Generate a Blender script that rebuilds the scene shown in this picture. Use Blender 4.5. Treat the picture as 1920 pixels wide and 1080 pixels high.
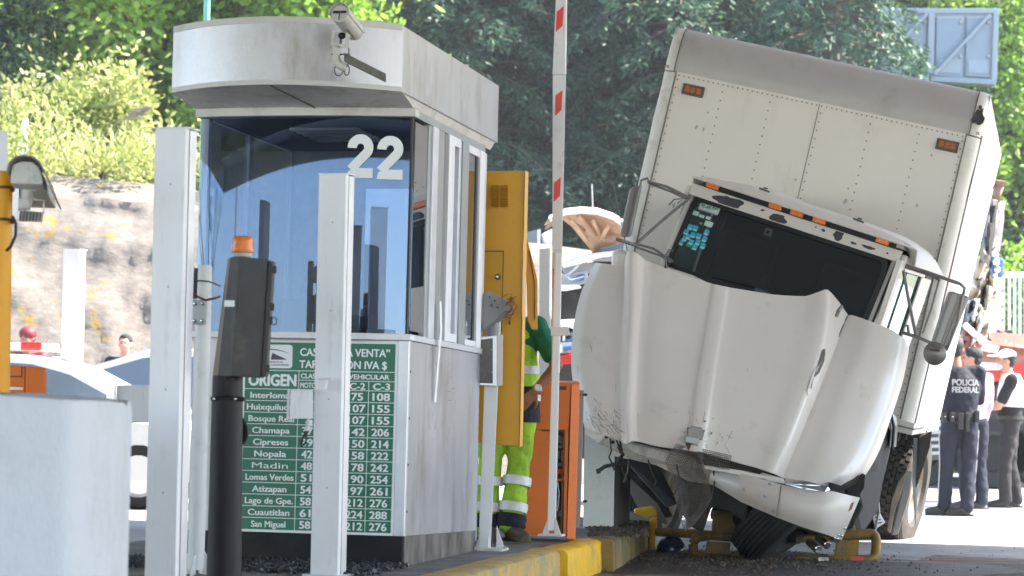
import bpy, bmesh, math, random
from mathutils import Matrix, Vector, noise
R = math.radians
random.seed(22)
for o in list(bpy.data.objects): bpy.data.objects.remove(o)
scene = bpy.context.scene
COL = scene.collection

# ------------------------------------------------------------------ camera, sky, sun, exposure
FPX = 5250.0; EYE = 1.12
pitch = math.atan(205/FPX); roll = R(1.1)
fwd = Vector((0, math.cos(pitch), math.sin(pitch)))
upp = Vector((0, -math.sin(pitch), math.cos(pitch)))
CX = math.cos(roll)*Vector((1,0,0)) + math.sin(roll)*upp
CY = -math.sin(roll)*Vector((1,0,0)) + math.cos(roll)*upp
CAMP = Vector((0, 0, EYE))
cam_d = bpy.data.cameras.new("camera"); cam = bpy.data.objects.new("camera", cam_d); COL.objects.link(cam)
m = Matrix((CX, CY, -fwd)).transposed().to_4x4(); m.translation = CAMP
cam.matrix_world = m
cam_d.lens = FPX/1920*36; cam_d.sensor_width = 36; cam_d.clip_end = 600; cam_d.clip_start = .1
cam_d.dof.use_dof = True; cam_d.dof.focus_distance = 18.2; cam_d.dof.aperture_fstop = 4.5
scene.camera = cam
SUN_EL, SUN_AZ = R(50), R(80)          # azimuth measured from +Y towards +X
world = bpy.data.worlds.new("World"); scene.world = world; world.use_nodes = True
wn = world.node_tree; bg = wn.nodes["Background"]
sky = wn.nodes.new("ShaderNodeTexSky"); sky.sky_type = 'NISHITA'; sky.sun_disc = False
sky.sun_elevation = SUN_EL; sky.sun_rotation = SUN_AZ; sky.air_density = 1.0; sky.dust_density = .6
wn.links.new(sky.outputs[0], bg.inputs[0]); bg.inputs[1].default_value = .15
sd = bpy.data.lights.new("sun", 'SUN'); sd.energy = 4.4; sd.angle = R(.5); sd.color = (1, .93, .84)
sun = bpy.data.objects.new("sun", sd); COL.objects.link(sun)
S = Vector((math.sin(SUN_AZ)*math.cos(SUN_EL), math.cos(SUN_AZ)*math.cos(SUN_EL), math.sin(SUN_EL)))
sun.rotation_euler = S.to_track_quat('Z', 'Y').to_euler()
vs = scene.view_settings; vs.view_transform = 'Standard'; vs.look = 'None'; vs.exposure = 2.5; vs.gamma = 1
vs.use_curve_mapping = False
scene.cycles.use_denoising = True
scene.cycles.max_bounces = 8; scene.cycles.transparent_max_bounces = 12
scene.cycles.sample_clamp_indirect = 8

def P(px, py, Y):                      # point of the place seen at a pixel, at a distance Y
    d = CX*((px-960)/FPX) + CY*((540-py)/FPX) + fwd
    return CAMP + d*(Y/d.y)
def PZ(px, py, z=0.0):                 # same on the plane at height z
    d = CX*((px-960)/FPX) + CY*((540-py)/FPX) + fwd
    return CAMP + d*((z-EYE)/d.z)

# ------------------------------------------------------------------ materials
def mat(name, col, rough=.5, metal=0., var=.12, scale=6., bump=0., bscale=80., dirt=None, damt=.0,
        dscale=3., stretch=(1,1,1), spec=.5, emit=None, coat=0., alpha=None):
    m = bpy.data.materials.new(name); m.use_nodes = True
    nt = m.node_tree; N = nt.nodes; L = nt.links; b = N["Principled BSDF"]
    b.inputs["Roughness"].default_value = rough; b.inputs["Metallic"].default_value = metal
    b.inputs["Specular IOR Level"].default_value = spec; b.inputs["Coat Weight"].default_value = coat
    tc = N.new("ShaderNodeTexCoord"); mp = N.new("ShaderNodeMapping"); L.new(tc.outputs["Object"], mp.inputs[0])
    mp.inputs["Scale"].default_value = stretch
    n1 = N.new("ShaderNodeTexNoise"); n1.inputs["Scale"].default_value = scale; n1.inputs["Detail"].default_value = 6
    n1.inputs["Roughness"].default_value = .65
    L.new(mp.outputs[0], n1.inputs[0])
    rp = N.new("ShaderNodeMapRange"); rp.inputs[1].default_value = .3; rp.inputs[2].default_value = .7
    rp.inputs[3].default_value = 1-var; rp.inputs[4].default_value = 1+var*.6
    L.new(n1.outputs[0], rp.inputs[0])
    mx = N.new("ShaderNodeVectorMath"); mx.operation = 'SCALE'; mx.inputs[0].default_value = col[:3]
    L.new(rp.outputs[0], mx.inputs["Scale"]); out = mx.outputs[0]
    if dirt:
        n2 = N.new("ShaderNodeTexNoise"); n2.inputs["Scale"].default_value = dscale; n2.inputs["Detail"].default_value = 9
        n2.inputs["Roughness"].default_value = .7
        L.new(mp.outputs[0], n2.inputs[0])
        r2 = N.new("ShaderNodeMapRange"); r2.inputs[1].default_value = .62-damt*.45; r2.inputs[2].default_value = .78-damt*.2
        L.new(n2.outputs[0], r2.inputs[0])
        m3 = N.new("ShaderNodeMix"); m3.data_type = 'RGBA'; L.new(r2.outputs[0], m3.inputs[0])
        L.new(out, m3.inputs[6]); m3.inputs[7].default_value = (*dirt, 1); out = m3.outputs[2]
    L.new(out, b.inputs["Base Color"])
    rr = N.new("ShaderNodeMapRange"); rr.inputs[3].default_value = max(.02, rough-.08); rr.inputs[4].default_value = min(1, rough+.12)
    L.new(n1.outputs[0], rr.inputs[0]); L.new(rr.outputs[0], b.inputs["Roughness"])
    if bump:
        n3 = N.new("ShaderNodeTexNoise"); n3.inputs["Scale"].default_value = bscale; n3.inputs["Detail"].default_value = 5
        L.new(mp.outputs[0], n3.inputs[0])
        bp = N.new("ShaderNodeBump"); bp.inputs["Strength"].default_value = bump; bp.inputs["Distance"].default_value = .02
        L.new(n3.outputs[0], bp.inputs["Height"]); L.new(bp.outputs[0], b.inputs["Normal"])
    if emit:
        b.inputs["Emission Color"].default_value = (*emit[0], 1); b.inputs["Emission Strength"].default_value = emit[1]
    return m

def glass(name, tint, refl, rtint=(1,1,1), rough=.0):
    m = bpy.data.materials.new(name); m.use_nodes = True
    nt = m.node_tree; N = nt.nodes; L = nt.links; N.remove(N["Principled BSDF"])
    t = N.new("ShaderNodeBsdfTransparent"); t.inputs[0].default_value = (*tint, 1)
    g = N.new("ShaderNodeBsdfGlossy"); g.inputs[0].default_value = (*rtint, 1); g.inputs["Roughness"].default_value = rough
    lw = N.new("ShaderNodeLayerWeight"); lw.inputs[0].default_value = .5
    mr = N.new("ShaderNodeMapRange"); mr.inputs[3].default_value = refl; mr.inputs[4].default_value = 1
    pw = N.new("ShaderNodeMath"); pw.operation = 'POWER'; pw.inputs[1].default_value = 3
    L.new(lw.outputs["Facing"], pw.inputs[0]); L.new(pw.outputs[0], mr.inputs[0])
    x = N.new("ShaderNodeMixShader"); L.new(mr.outputs[0], x.inputs[0]); L.new(t.outputs[0], x.inputs[1]); L.new(g.outputs[0], x.inputs[2])
    L.new(x.outputs[0], N["Material Output"].inputs[0])
    return m

def leafmat(name, c1, c2, c3, trans=.35, nscale=.5):
    m = bpy.data.materials.new(name); m.use_nodes = True
    nt = m.node_tree; N = nt.nodes; L = nt.links; N.remove(N["Principled BSDF"])
    geo = N.new("ShaderNodeNewGeometry"); tc = N.new("ShaderNodeTexCoord")
    n = N.new("ShaderNodeTexNoise"); n.inputs["Scale"].default_value = nscale; n.inputs["Detail"].default_value = 3
    L.new(tc.outputs["Object"], n.inputs[0])
    ad = N.new("ShaderNodeMath"); ad.operation = 'MULTIPLY_ADD'; ad.inputs[1].default_value = .45
    L.new(geo.outputs["Random Per Island"], ad.inputs[0])
    mm = N.new("ShaderNodeMapRange"); mm.inputs[1].default_value = .3; mm.inputs[2].default_value = .7; mm.inputs[3].default_value = 0; mm.inputs[4].default_value = .55
    L.new(n.outputs[0], mm.inputs[0]); L.new(mm.outputs[0], ad.inputs[2])
    cr = N.new("ShaderNodeValToRGB"); e = cr.color_ramp.elements
    e[0].position = .1; e[0].color = (*c1, 1); e[1].position = .95; e[1].color = (*c3, 1)
    k = cr.color_ramp.elements.new(.5); k.color = (*c2, 1)
    L.new(ad.outputs[0], cr.inputs[0])
    d = N.new("ShaderNodeBsdfPrincipled"); d.inputs["Roughness"].default_value = .55; L.new(cr.outputs[0], d.inputs["Base Color"])
    t = N.new("ShaderNodeBsdfTranslucent"); L.new(cr.outputs[0], t.inputs[0])
    x = N.new("ShaderNodeMixShader"); x.inputs[0].default_value = trans
    L.new(d.outputs[0], x.inputs[1]); L.new(t.outputs[0], x.inputs[2]); L.new(x.outputs[0], N["Material Output"].inputs[0])
    return m

M = {}
M['alu'] = mat('brushed_aluminium', (.52,.50,.53), .36, .65, .12, 2.2, .05, 60, (.30,.255,.22), .30, 1.8, (1.6,1.6,.55))
M['alu_side'] = mat('brushed_aluminium_side', (.52,.515,.55), .34, .65, .08, 3, .06, 90, (.30,.28,.27), .26, 2.2, (1,2,.6))
M['alu_plain'] = mat('anodised_aluminium', (.72,.72,.77), .35, .5, .08, 8)
M['alu_dark'] = mat('grey_aluminium', (.36,.37,.38), .4, .5, .1, 8)
M['steel_dirty'] = mat('stained_steel_plinth', (.36,.34,.31), .5, .45, .35, 4, .1, 40, (.06,.055,.045), .8, 2.6, (1.8,1.8,.55))
M['plinth_dark'] = mat('dark_painted_plinth', (.014,.015,.020), .62, 0, .3, 4, .1, 60, (.035,.032,.03), .3, 3, (1,1,1), .25)
M['trim_cream'] = mat('cream_painted_trim', (.66,.63,.60), .5, 0, .08, 4, 0, 80, (.4,.36,.32), .15)
M['soffit'] = mat('soffit_sheet', (.80,.75,.71), .5, .1, .12, 4, 0, 80, (.30,.27,.24), .3)
M['dark_metal'] = mat('weathered_dark_steel', (.10,.095,.09), .55, .3, .3, 10, .2, 60, (.22,.2,.18), .3, 8)
M['black_plastic'] = mat('black_plastic', (.018,.018,.02), .45, 0, .2, 10)
M['black_paint'] = mat('black_painted_steel', (.012,.012,.017), .5, .0, .2, 8, .05, 60, None, 0, 3, (1,1,1), .3)
M['grey_housing'] = mat('charcoal_housing', (.058,.057,.060), .6, 0, .2, 6, .1, 80, (.13,.115,.10), .25, 4)
M['brown_edge'] = mat('brown_housing_facet', (.15,.125,.10), .5, 0, .2, 6)  # tan tone of the narrow left facet on the signal housing
M['white_post'] = mat('white_powder_coat', (.88,.86,.90), .42, 0, .04, 3, .02, 60, (.62,.60,.59), .16, 4, (2,2,.5))
M['white_dirty'] = mat('white_paint_worn', (.78,.76,.77), .45, 0, .08, 4, .05, 50, (.42,.39,.37), .16, 3.5)
M['cam_white'] = mat('camera_cream', (.64,.61,.56), .45, 0, .1, 8, 0, 80, (.4,.37,.33), .2, 12)
M['yellow'] = mat('yellow_ochre_paint', (.72,.345,.002), .4, 0, .08, 3, .03, 40, (.66,.33,.015), .12, 3)
M['orange_yellow'] = mat('orange_yellow_pole_paint', (.92,.40,.006), .42, 0, .06, 3)
M['orange'] = mat('orange_cabinet_paint', (.78,.165,.006), .45, 0, .10, 3, .03, 40, (.40,.13,.04), .15, 6)
M['brown_rust'] = mat('rust_brown_steel', (.13,.07,.04), .7, .2, .3, 12, .3, 80)
M['red_tape'] = mat('red_reflective_tape', (.78,.045,.03), .35, 0, .08, 20)
M['green_sign'] = mat('green_sign_vinyl', (.01,.17,.095), .35, 0, .06, 2)
M['white_vinyl'] = mat('white_vinyl', (.92,.92,.94), .4, 0, .03, 4)
M['blue_ink'] = mat('blue_ink', (.05,.06,.35), .4)
M['navy_ink'] = mat('dark_ink', (.05,.045,.07), .4)
M['grey_ink'] = mat('grey_ink', (.15,.15,.16), .5)
M['glass_blue'] = glass('booth_window_glass', (.46,.49,.54), .10, (.50,.66,1.0))
M['glass_side'] = glass('booth_side_glass', (.40,.42,.44), .30, (.9,.92,1))
M['glass_truck'] = glass('windscreen_glass', (.36,.40,.38), .085, (.9,1,1))
M['glass_door'] = glass('door_glass', (.55,.66,.66), .22, (.85,1,1))
M['glass_car'] = glass('car_glass', (.25,.3,.36), .35, (.75,.88,1))
M['amber'] = mat('amber_lens', (.85,.20,.01), .25, 0, .15, 30)
M['amber_dim'] = mat('dusty_amber_lens', (.40,.11,.02), .4, 0, .3, 30)
M['red_lens'] = mat('red_lens', (.55,.02,.02), .25, 0, .15, 20)
M['truck_white'] = mat('truck_white_paint', (.71,.645,.60), .36, 0, .04, 2.0, .05, 4, (.56,.50,.45), .10, 4, (1,1,1), .5, None, .15)
M['box_white'] = mat('cargo_panel_white', (.76,.695,.645), .42, 0, .05, 1.4, .22, 2.2, (.60,.54,.48), .18, 2.0, (1,1,.45))
M['box_roof'] = mat('grey_wind_rounded_cap', (.46,.43,.42), .38, .15, .08, 3, .03, 20, (.36,.33,.31), .2, 3)
M['box_edge'] = mat('cream_corner_extrusion', (.68,.64,.59), .4, .1, .08, 5, .2, 8, (.40,.36,.31), .25, 5)
M['box_side'] = mat('side_panel_white', (.72,.70,.68), .4, 0, .05, 3, 0, 60, (.5,.46,.42), .2, 4)
M['rivet'] = mat('rivet_grey', (.20,.18,.16), .5, .4)
M['chip'] = mat('bare_primer', (.06,.055,.065), .7, 0, .3, 30)
M['stain'] = mat('oil_stain', (.045,.036,.03), .6, 0, .4, 5, .4, 30, (.10,.08,.065), .4, 4)
M['rubber'] = mat('tyre_rubber', (.014,.013,.013), .75, 0, .25, 12, .2, 60, (.05,.042,.036), .15, 6)
M['rubber_dusty'] = mat('dusty_tyre_rubber', (.045,.038,.033), .8, 0, .25, 12, .2, 60, (.09,.072,.06), .35, 6)
M['rim'] = mat('dusty_rim_steel', (.30,.25,.20), .6, .3, .25, 10, .1, 60, (.14,.10,.07), .4, 6)
M['chrome'] = mat('chrome', (.75,.76,.78), .12, 1.0, .05, 8)
M['mirror_steel'] = mat('stainless_mirror_back', (.33,.305,.30), .4, .5, .08, 8)
M['rod'] = mat('dull_rod_steel', (.24,.22,.21), .4, .6, .15, 12)
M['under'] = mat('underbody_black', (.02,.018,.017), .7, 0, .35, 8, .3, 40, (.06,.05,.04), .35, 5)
M['under_brown'] = mat('wheel_well_liner', (.045,.036,.032), .7, 0, .3, 5, .1, 30)
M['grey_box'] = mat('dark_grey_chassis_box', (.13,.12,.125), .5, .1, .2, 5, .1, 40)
M['wire'] = mat('grille_wire', (.17,.15,.14), .5, .5, .2, 20)
M['guard'] = mat('yellow_guard_paint', (.46,.24,.008), .5, .0, .3, 8, .15, 40, (.10,.075,.05), .62, 7)  # dirt amount holds real grime plus painted shade under the truck
M['kerb'] = mat('worn_yellow_kerb_paint', (.78,.46,.02), .7, 0, .25, 6, .5, 40, (.30,.27,.22), .62, 4)
M['kerb_dirty'] = mat('scraped_yellow_kerb_paint', (.50,.33,.05), .75, 0, .3, 6, .5, 40, (.11,.095,.08), .8, 3)
M['kerb_bright'] = mat('yellow_kerb_paint', (.85,.48,.01), .6, 0, .15, 6, .4, 40, (.34,.28,.2), .25, 5)
M['island'] = mat('island_concrete', (.25,.245,.235), .85, 0, .25, 4, .5, 50, (.09,.085,.08), .45, 3)
M['concrete'] = mat('bare_concrete', (.50,.49,.475), .85, 0, .12, 3, .25, 60, (.33,.31,.29), .35, 3)
M['barrier'] = mat('painted_concrete_barrier', (.76,.76,.81), .8, 0, .07, 2, .35, 70, (.56,.55,.56), .32, 2.0, (1.5,1.5,.6))
M['pedestal'] = mat('whitewashed_concrete', (.82,.81,.80), .85, 0, .08, 3, .3, 50, (.50,.47,.42), .2, 3)
M['pedestal_side'] = mat('dark_side_concrete', (.34,.33,.32), .85, 0, .3, 3, .4, 40, (.10,.09,.085), .6, 2.2, (1,1,.6))  # darker concrete for the right-hand face of the pedestal
M['skin'] = mat('skin', (.30,.145,.085), .55, 0, .08, 12)
M['skin_pale'] = mat('skin_light', (.52,.27,.18), .55, 0, .08, 12)
M['hivis'] = mat('hi_vis_yellow_green', (.42,.72,.03), .7, 0, .14, 9, .6, 22)
M['hivis_worn'] = mat('hi_vis_trouser_cloth', (.38,.62,.03), .75, 0, .25, 7, .8, 14, (.20,.33,.03), .35, 5)
M['reflect'] = mat('reflective_band', (.72,.72,.74), .4, .1, .12, 14, .4, 30)
M['green_shirt'] = mat('green_jersey', (.012,.17,.095), .8, 0, .15, 10, .4, 30)
M['navy'] = mat('navy_cloth', (.006,.008,.020), .8, 0, .2, 8, .7, 18)
M['navy_light'] = mat('faded_navy_cloth', (.009,.012,.026), .8, 0, .2, 6, .7, 14)
M['charcoal_cloth'] = mat('charcoal_cloth', (.026,.023,.025), .85, 0, .2, 6, .7, 14)
M['pink'] = mat('pink_shirt_cloth', (.75,.36,.46), .8, 0, .1, 8, .6, 14)
M['white_cloth'] = mat('white_cloth', (.75,.75,.76), .8, 0, .08, 8, .5, 14)
M['black_cloth'] = mat('black_cloth', (.012,.012,.013), .85, 0, .2, 8, .5, 16)
M['leather'] = mat('black_leather', (.02,.018,.018), .4, 0, .2, 10, .3, 40)
M['boot'] = mat('brown_work_boot', (.12,.085,.055), .7, 0, .3, 12, .4, 40)
M['hair'] = mat('black_hair', (.015,.013,.012), .6, 0, .3, 30, .6, 120)
M['hair_grey'] = mat('greying_hair', (.07,.06,.055), .6, 0, .3, 30, .6, 120)
M['cap_red'] = mat('dark_red_cap', (.20,.012,.025), .6, 0, .3, 10)
M['mask'] = mat('pale_blue_mask', (.50,.62,.72), .8)
M['car_white'] = mat('white_car_paint', (.76,.78,.80), .25, 0, .03, 2, 0, 80, None, 0, 1, (1,1,1), .5, None, .5)
M['rock'] = None
M['bark'] = mat('bark', (.09,.065,.045), .9, 0, .3, 5, .8, 30)
M['teal'] = mat('pale_green_pole_paint', (.16,.42,.36), .5, 0, .08, 4)
M['gantry'] = mat('pale_blue_grey_paint', (.23,.275,.32), .5, .1, .06, 3)
M['gantry_panel'] = mat('blue_grey_door_panel', (.19,.24,.29), .5, .1, .06, 3)
M['cream_wreck'] = mat('cream_car_panel', (.66,.60,.50), .4, 0, .12, 6, .3, 6, (.4,.33,.25), .3, 6)
M['tan_inner'] = mat('tan_bonnet_underside', (.48,.30,.18), .6, 0, .25, 6, .2, 20, (.62,.46,.34), .4, 9)
M['rust_red'] = mat('rusty_red_scrap', (.26,.08,.05), .6, .2, .4, 10, .4, 30)
M['red_body'] = mat('red_vehicle_paint', (.52,.03,.02), .35, 0, .08, 4)
M['blue_scrap'] = mat('blue_plastic_scrap', (.07,.16,.32), .4, 0, .3, 20)
M['sticker_cyan'] = mat('cyan_sticker', (.03,.42,.62), .5, 0, .3, 60)
M['sticker_mint'] = mat('mint_sticker', (.36,.62,.50), .5, 0, .2, 60)
M['sticker_green'] = mat('green_sticker', (.02,.30,.17), .5, 0, .2, 60)
M['plate_pale'] = mat('pale_plate', (.50,.66,.58), .5, 0, .1, 30)
M['lime_card'] = mat('lime_card', (.42,.50,.05), .6)
M['screen'] = mat('dark_screen', (.022,.016,.018), .25)
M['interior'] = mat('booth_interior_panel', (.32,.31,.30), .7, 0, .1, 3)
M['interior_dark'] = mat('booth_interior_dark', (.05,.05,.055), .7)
M['pc_grey'] = mat('office_equipment_grey', (.45,.46,.48), .6)
M['cab_interior'] = mat('cab_interior', (.03,.03,.03), .8)
M['copper'] = mat('copper_wire', (.35,.14,.06), .5, .3)
M['pipe_grey'] = mat('grey_conduit', (.26,.265,.28), .5, 0, .1, 8)
M['fence_white'] = mat('white_painted_steel', (.80,.80,.82), .45, 0, .04, 4)
M['canopy'] = mat('canopy_sheet', (.50,.50,.52), .6, 0, .06, 1)
M['debris'] = mat('dark_grit', (.11,.083,.065), .9, 0, .5, 20)
M['wood'] = mat('brown_board', (.30,.16,.09), .6, 0, .2, 10)

# ------------------------------------------------------------------ builders
WM = {}                                 # world matrices of the empties
class MB:
    def __init__(s): s.v = []; s.f = []; s.mi = []; s.cur = 0
    def add(s, vs, fs):
        n = len(s.v); s.v += [Vector(v) for v in vs]
        for f in fs: s.f.append([i+n for i in f]); s.mi.append(s.cur)
        return s
    def box(s, c, sz, rot=None):
        c = Vector(c); h = Vector(sz)*.5; vs = []
        for x in (-1,1):
            for y in (-1,1):
                for z in (-1,1):
                    p = Vector((x*h.x, y*h.y, z*h.z))
                    if rot is not None: p = rot @ p
                    vs.append(c+p)
        return s.add(vs, [(0,1,3,2),(4,6,7,5),(0,4,5,1),(2,3,7,6),(0,2,6,4),(1,5,7,3)])
    def span(s, a, b):                 # box between two corners
        a = Vector(a); b = Vector(b); return s.box((a+b)/2, [abs(b[i]-a[i]) for i in range(3)])
    def hexa(s, q0, q1):               # two quads (front, back), same winding
        return s.add(list(q0)+list(q1), [(0,1,2,3),(7,6,5,4),(0,4,5,1),(1,5,6,2),(2,6,7,3),(3,7,4,0)])
    def prism(s, poly, d):             # polygon in space, pushed along d
        n = len(poly); d = Vector(d); poly = [Vector(p) for p in poly]
        return s.add(poly+[p+d for p in poly], [list(range(n)), [n+i for i in reversed(range(n))]] +
                     [[i, i+n, (i+1)%n+n, (i+1)%n] for i in range(n)])
    def tube(s, pts, r, n=8, cap=True):
        pts = [Vector(p) for p in pts]; rs = r if isinstance(r, (list, tuple)) else [r]*len(pts)
        up = Vector((0.13,.21,1)).normalized(); rings = []
        for i, p in enumerate(pts):
            t = (pts[min(i+1, len(pts)-1)]-pts[max(i-1, 0)]).normalized()
            a = t.cross(up)
            if a.length < .05: a = t.cross(Vector((1,0,0)))
            a.normalize(); b = t.cross(a)
            rings.append([p+(a*math.cos(6.28318*k/n)+b*math.sin(6.28318*k/n))*rs[i] for k in range(n)])
        vs = [q for rg in rings for q in rg]; fs = []
        for i in range(len(pts)-1):
            for k in range(n): fs.append((i*n+k, i*n+(k+1)%n, (i+1)*n+(k+1)%n, (i+1)*n+k))
        if cap: fs += [list(range(n))[::-1], [len(vs)-n+k for k in range(n)]]
        return s.add(vs, fs)
    def lathe(s, c, axis, prof, n=24, cap=False):   # prof: (along, radius)
        c = Vector(c); ax = Vector(axis).normalized(); a = ax.cross(Vector((0.02,.05,1)))
        if a.length < .1: a = ax.cross(Vector((1,0,0)))
        a.normalize(); b = ax.cross(a); vs = []; fs = []
        for (h, r) in prof:
            for k in range(n):
                t = 6.28318530718*k/n; vs.append(c+ax*h+(a*math.cos(t)+b*math.sin(t))*r)
        for i in range(len(prof)-1):
            for k in range(n): fs.append((i*n+k, i*n+(k+1)%n, (i+1)*n+(k+1)%n, (i+1)*n+k))
        if cap: fs += [list(range(n))[::-1], [len(vs)-n+k for k in range(n)]]
        return s.add(vs, fs)
    def ball(s, c, r, n=10, m_=7, rot=None):
        c = Vector(c); r = Vector(r) if not isinstance(r, (int, float)) else Vector((r,r,r)); vs = [c+(Vector((0,0,r.z)) if rot is None else rot@Vector((0,0,r.z)))]; fs = []
        for i in range(1, m_):
            ph = math.pi*i/m_
            for k in range(n):
                t = 6.28318530718*k/n; q = Vector((r.x*math.sin(ph)*math.cos(t), r.y*math.sin(ph)*math.sin(t), r.z*math.cos(ph)))
                vs.append(c+(q if rot is None else rot@q))
        q = Vector((0,0,-r.z)); vs.append(c+(q if rot is None else rot@q)); last = len(vs)-1
        for k in range(n):
            fs.append((0, 1+k, 1+(k+1)%n)); fs.append((last, 1+(m_-2)*n+(k+1)%n, 1+(m_-2)*n+k))
            for i in range(m_-2): fs.append((1+i*n+k, 1+(i+1)*n+k, 1+(i+1)*n+(k+1)%n, 1+i*n+(k+1)%n))
        return s.add(vs, fs)
    def grid(s, rows):
        nr, nc = len(rows), len(rows[0])
        return s.add([p for r in rows for p in r], [(i*nc+j, i*nc+j+1, (i+1)*nc+j+1, (i+1)*nc+j) for i in range(nr-1) for j in range(nc-1)])

def obj(name, mb, material, parent=None, world=True, bev=0., sol=0., smooth=None, kind=None, fix=True, label=None):
    """one mesh object; vertices are given in the world unless world=False, then in the parent's frame"""
    me = bpy.data.meshes.new(name)
    vs = mb.v
    if parent is not None and world:
        inv = WM[parent.name].inverted(); vs = [inv @ v for v in vs]
    off = Vector((0,0,0))
    if parent is None:                  # top-level mesh: origin at its base
        xs = [min(v[i] for v in vs) for i in range(3)]; xe = [max(v[i] for v in vs) for i in range(3)]
        off = Vector(((xs[0]+xe[0])/2, (xs[1]+xe[1])/2, xs[2])); vs = [v-off for v in vs]
    me.from_pydata([tuple(v) for v in vs], [], mb.f)
    mats = material if isinstance(material, (list, tuple)) else [material]
    for q in mats: me.materials.append(M[q] if isinstance(q, str) else q)
    if len(mats) > 1: me.polygons.foreach_set('material_index', mb.mi)
    if fix:
        b = bmesh.new(); b.from_mesh(me); bmesh.ops.recalc_face_normals(b, faces=b.faces); b.to_mesh(me); b.free()
    if smooth is not None:
        me.polygons.foreach_set('use_smooth', [True]*len(me.polygons)); me.set_sharp_from_angle(angle=R(smooth))
    me.update()
    o = bpy.data.objects.new(name, me); COL.objects.link(o)
    o.location = off
    if parent is not None: o.parent = parent
    WM[o.name] = WM[parent.name].copy() if parent is not None else Matrix.Translation(off)
    if sol:
        q = o.modifiers.new('thick', 'SOLIDIFY'); q.thickness = sol; q.offset = 0
        if smooth is not None:
            q = o.modifiers.new('rim', 'EDGE_SPLIT'); q.split_angle = R(55)
    if bev:
        q = o.modifiers.new('edge', 'BEVEL'); q.width = bev; q.segments = 2; q.limit_method = 'ANGLE'; q.angle_limit = R(40)
    if kind: o['kind'] = kind
    if label: o['label'] = label
    return o

def thing(name, label, cat, loc=(0,0,0), rot=None, group=None):
    o = bpy.data.objects.new(name, None); COL.objects.link(o); o.empty_display_size = .2
    mw = Matrix.Translation(Vector(loc)) @ (rot.to_4x4() if rot is not None else Matrix.Identity(4))
    o.matrix_world = mw; WM[o.name] = mw
    o['label'] = label; o['category'] = cat
    if group: o['group'] = group
    return o
def tag(o, label, cat, group=None):
    o['label'] = label; o['category'] = cat
    if group: o['group'] = group
    return o
def struct(name, mb, material, **k): return obj(name, mb, material, kind='structure', **k)
def sub(root, parent_obj): pass

def rotz(deg): return Matrix.Rotation(R(-deg), 3, 'Z')
YAW = 12.4
Rroad = rotz(YAW); U = Rroad @ Vector((0,1,0)); V = Rroad @ Vector((1,0,0)); ZZ = Vector((0,0,1))

def text_mb(body, w=None, h=.1, bold=.02, depth=.001, align='C', sx=None):
    """lettering as a thin mesh in the XZ plane, fitted to the height h (capitals) and optionally the width w"""
    want = bold; bold = 0.
    cu = bpy.data.curves.new('t', 'FONT'); cu.body = body; cu.size = 1; cu.offset = bold; cu.extrude = .004; cu.resolution_u = 3
    ob = bpy.data.objects.new('t', cu); COL.objects.link(ob)
    me = bpy.data.meshes.new_from_object(ob)
    vs = [v.co.copy() for v in me.vertices]; fs = [list(p.vertices) for p in me.polygons]
    bpy.data.objects.remove(ob); bpy.data.curves.remove(cu); bpy.data.meshes.remove(me)
    x0 = min(v.x for v in vs); x1 = max(v.x for v in vs)
    cap = .73+2*bold; k = h/cap; kx = k if w is None else w/(x1-x0)
    if sx: kx = k*sx
    ax = {'C': (x0+x1)/2, 'L': x0, 'R': x1}[align]
    mb = MB(); b_ = want*1.6
    for i_, (dx, dz) in enumerate(((0,0),(-b_,0),(b_,0),(0,b_*.7),(0,-b_*.7),(-b_*.7,b_*.5),(b_*.7,-b_*.5)) if want > .005 else ((0,0),)):
        mb.add([Vector(((v.x-ax)*kx*(1-2*b_/(x1-x0))+dx*kx, -v.z/.004*depth*(.5+.04*i_), (v.y+bold)*k-h/2+dz*k)) for v in vs], fs)
    return mb
def place(mb, mtx):
    mb.v = [mtx @ v for v in mb.v]; return mb
def join(mbs):
    r = MB()
    for q in mbs:
        n = len(r.v); r.v += q.v; r.f += [[i+n for i in f] for f in q.f]; r.mi += q.mi
    return r
def rag(n, rx, ry, seed, jag=.25):
    rnd = random.Random(seed); ph = [rnd.uniform(0, 6.28) for _ in range(4)]; out = []
    for k in range(n):
        t = 6.28318*k/n
        r = 1+jag*(.5*math.sin(2*t+ph[0])+.35*math.sin(3*t+ph[1])+.3*math.sin(5*t+ph[2]))+rnd.uniform(-.08,.08)
        out.append((rx*r*math.cos(t), ry*r*math.sin(t)))
    return out
def pix(p):
    d = Vector(p)-CAMP; k = FPX/d.dot(fwd); return (960+d.dot(CX)*k, 540-d.dot(CY)*k)

# ------------------------------------------------------------------ ground, road, terrain
def build_terrain():
    def hz(x, y):
        base = 0
        if y > 50: base = (y-50)*.62*min(1, (y-50)/8)
        if x < -2 and y > 43: base = max(base, 3.2*min(1, (y-43)/3)+max(0, (y-46))*.6)
        n = noise.noise(Vector((x*.12, y*.12, 0)))*min(1, max(0, (y-45)/8))*1.6
        return base+n
    mb = MB(); rows = []
    ys = [-70, -30, 0, 20, 30, 36, 40, 42, 44]+[45+1.5*i for i in range(50)]
    for y in ys: rows.append([Vector((x, y, hz(x, y)-.02)) for x in [-90+3*i for i in range(61)]])
    mb.grid(rows)
    m = mat('hillside_earth', (.085,.085,.04), .95, 0, .35, .35, .6, 3, (.16,.13,.08), .5, .25)
    return struct('hillside_ground', mb, m, smooth=60)
build_terrain()
M['road'] = mat('grey_lane_concrete', (.36,.345,.33), .85, 0, .12, .8, .35, 30, (.20,.185,.165), .45, .7)
mb = MB(); mb.add([(-60,-60,.0),(60,-60,.0),(60,49,.0),(-60,49,.0)], [(0,1,2,3)])
struct('road', mb, 'road')
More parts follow.
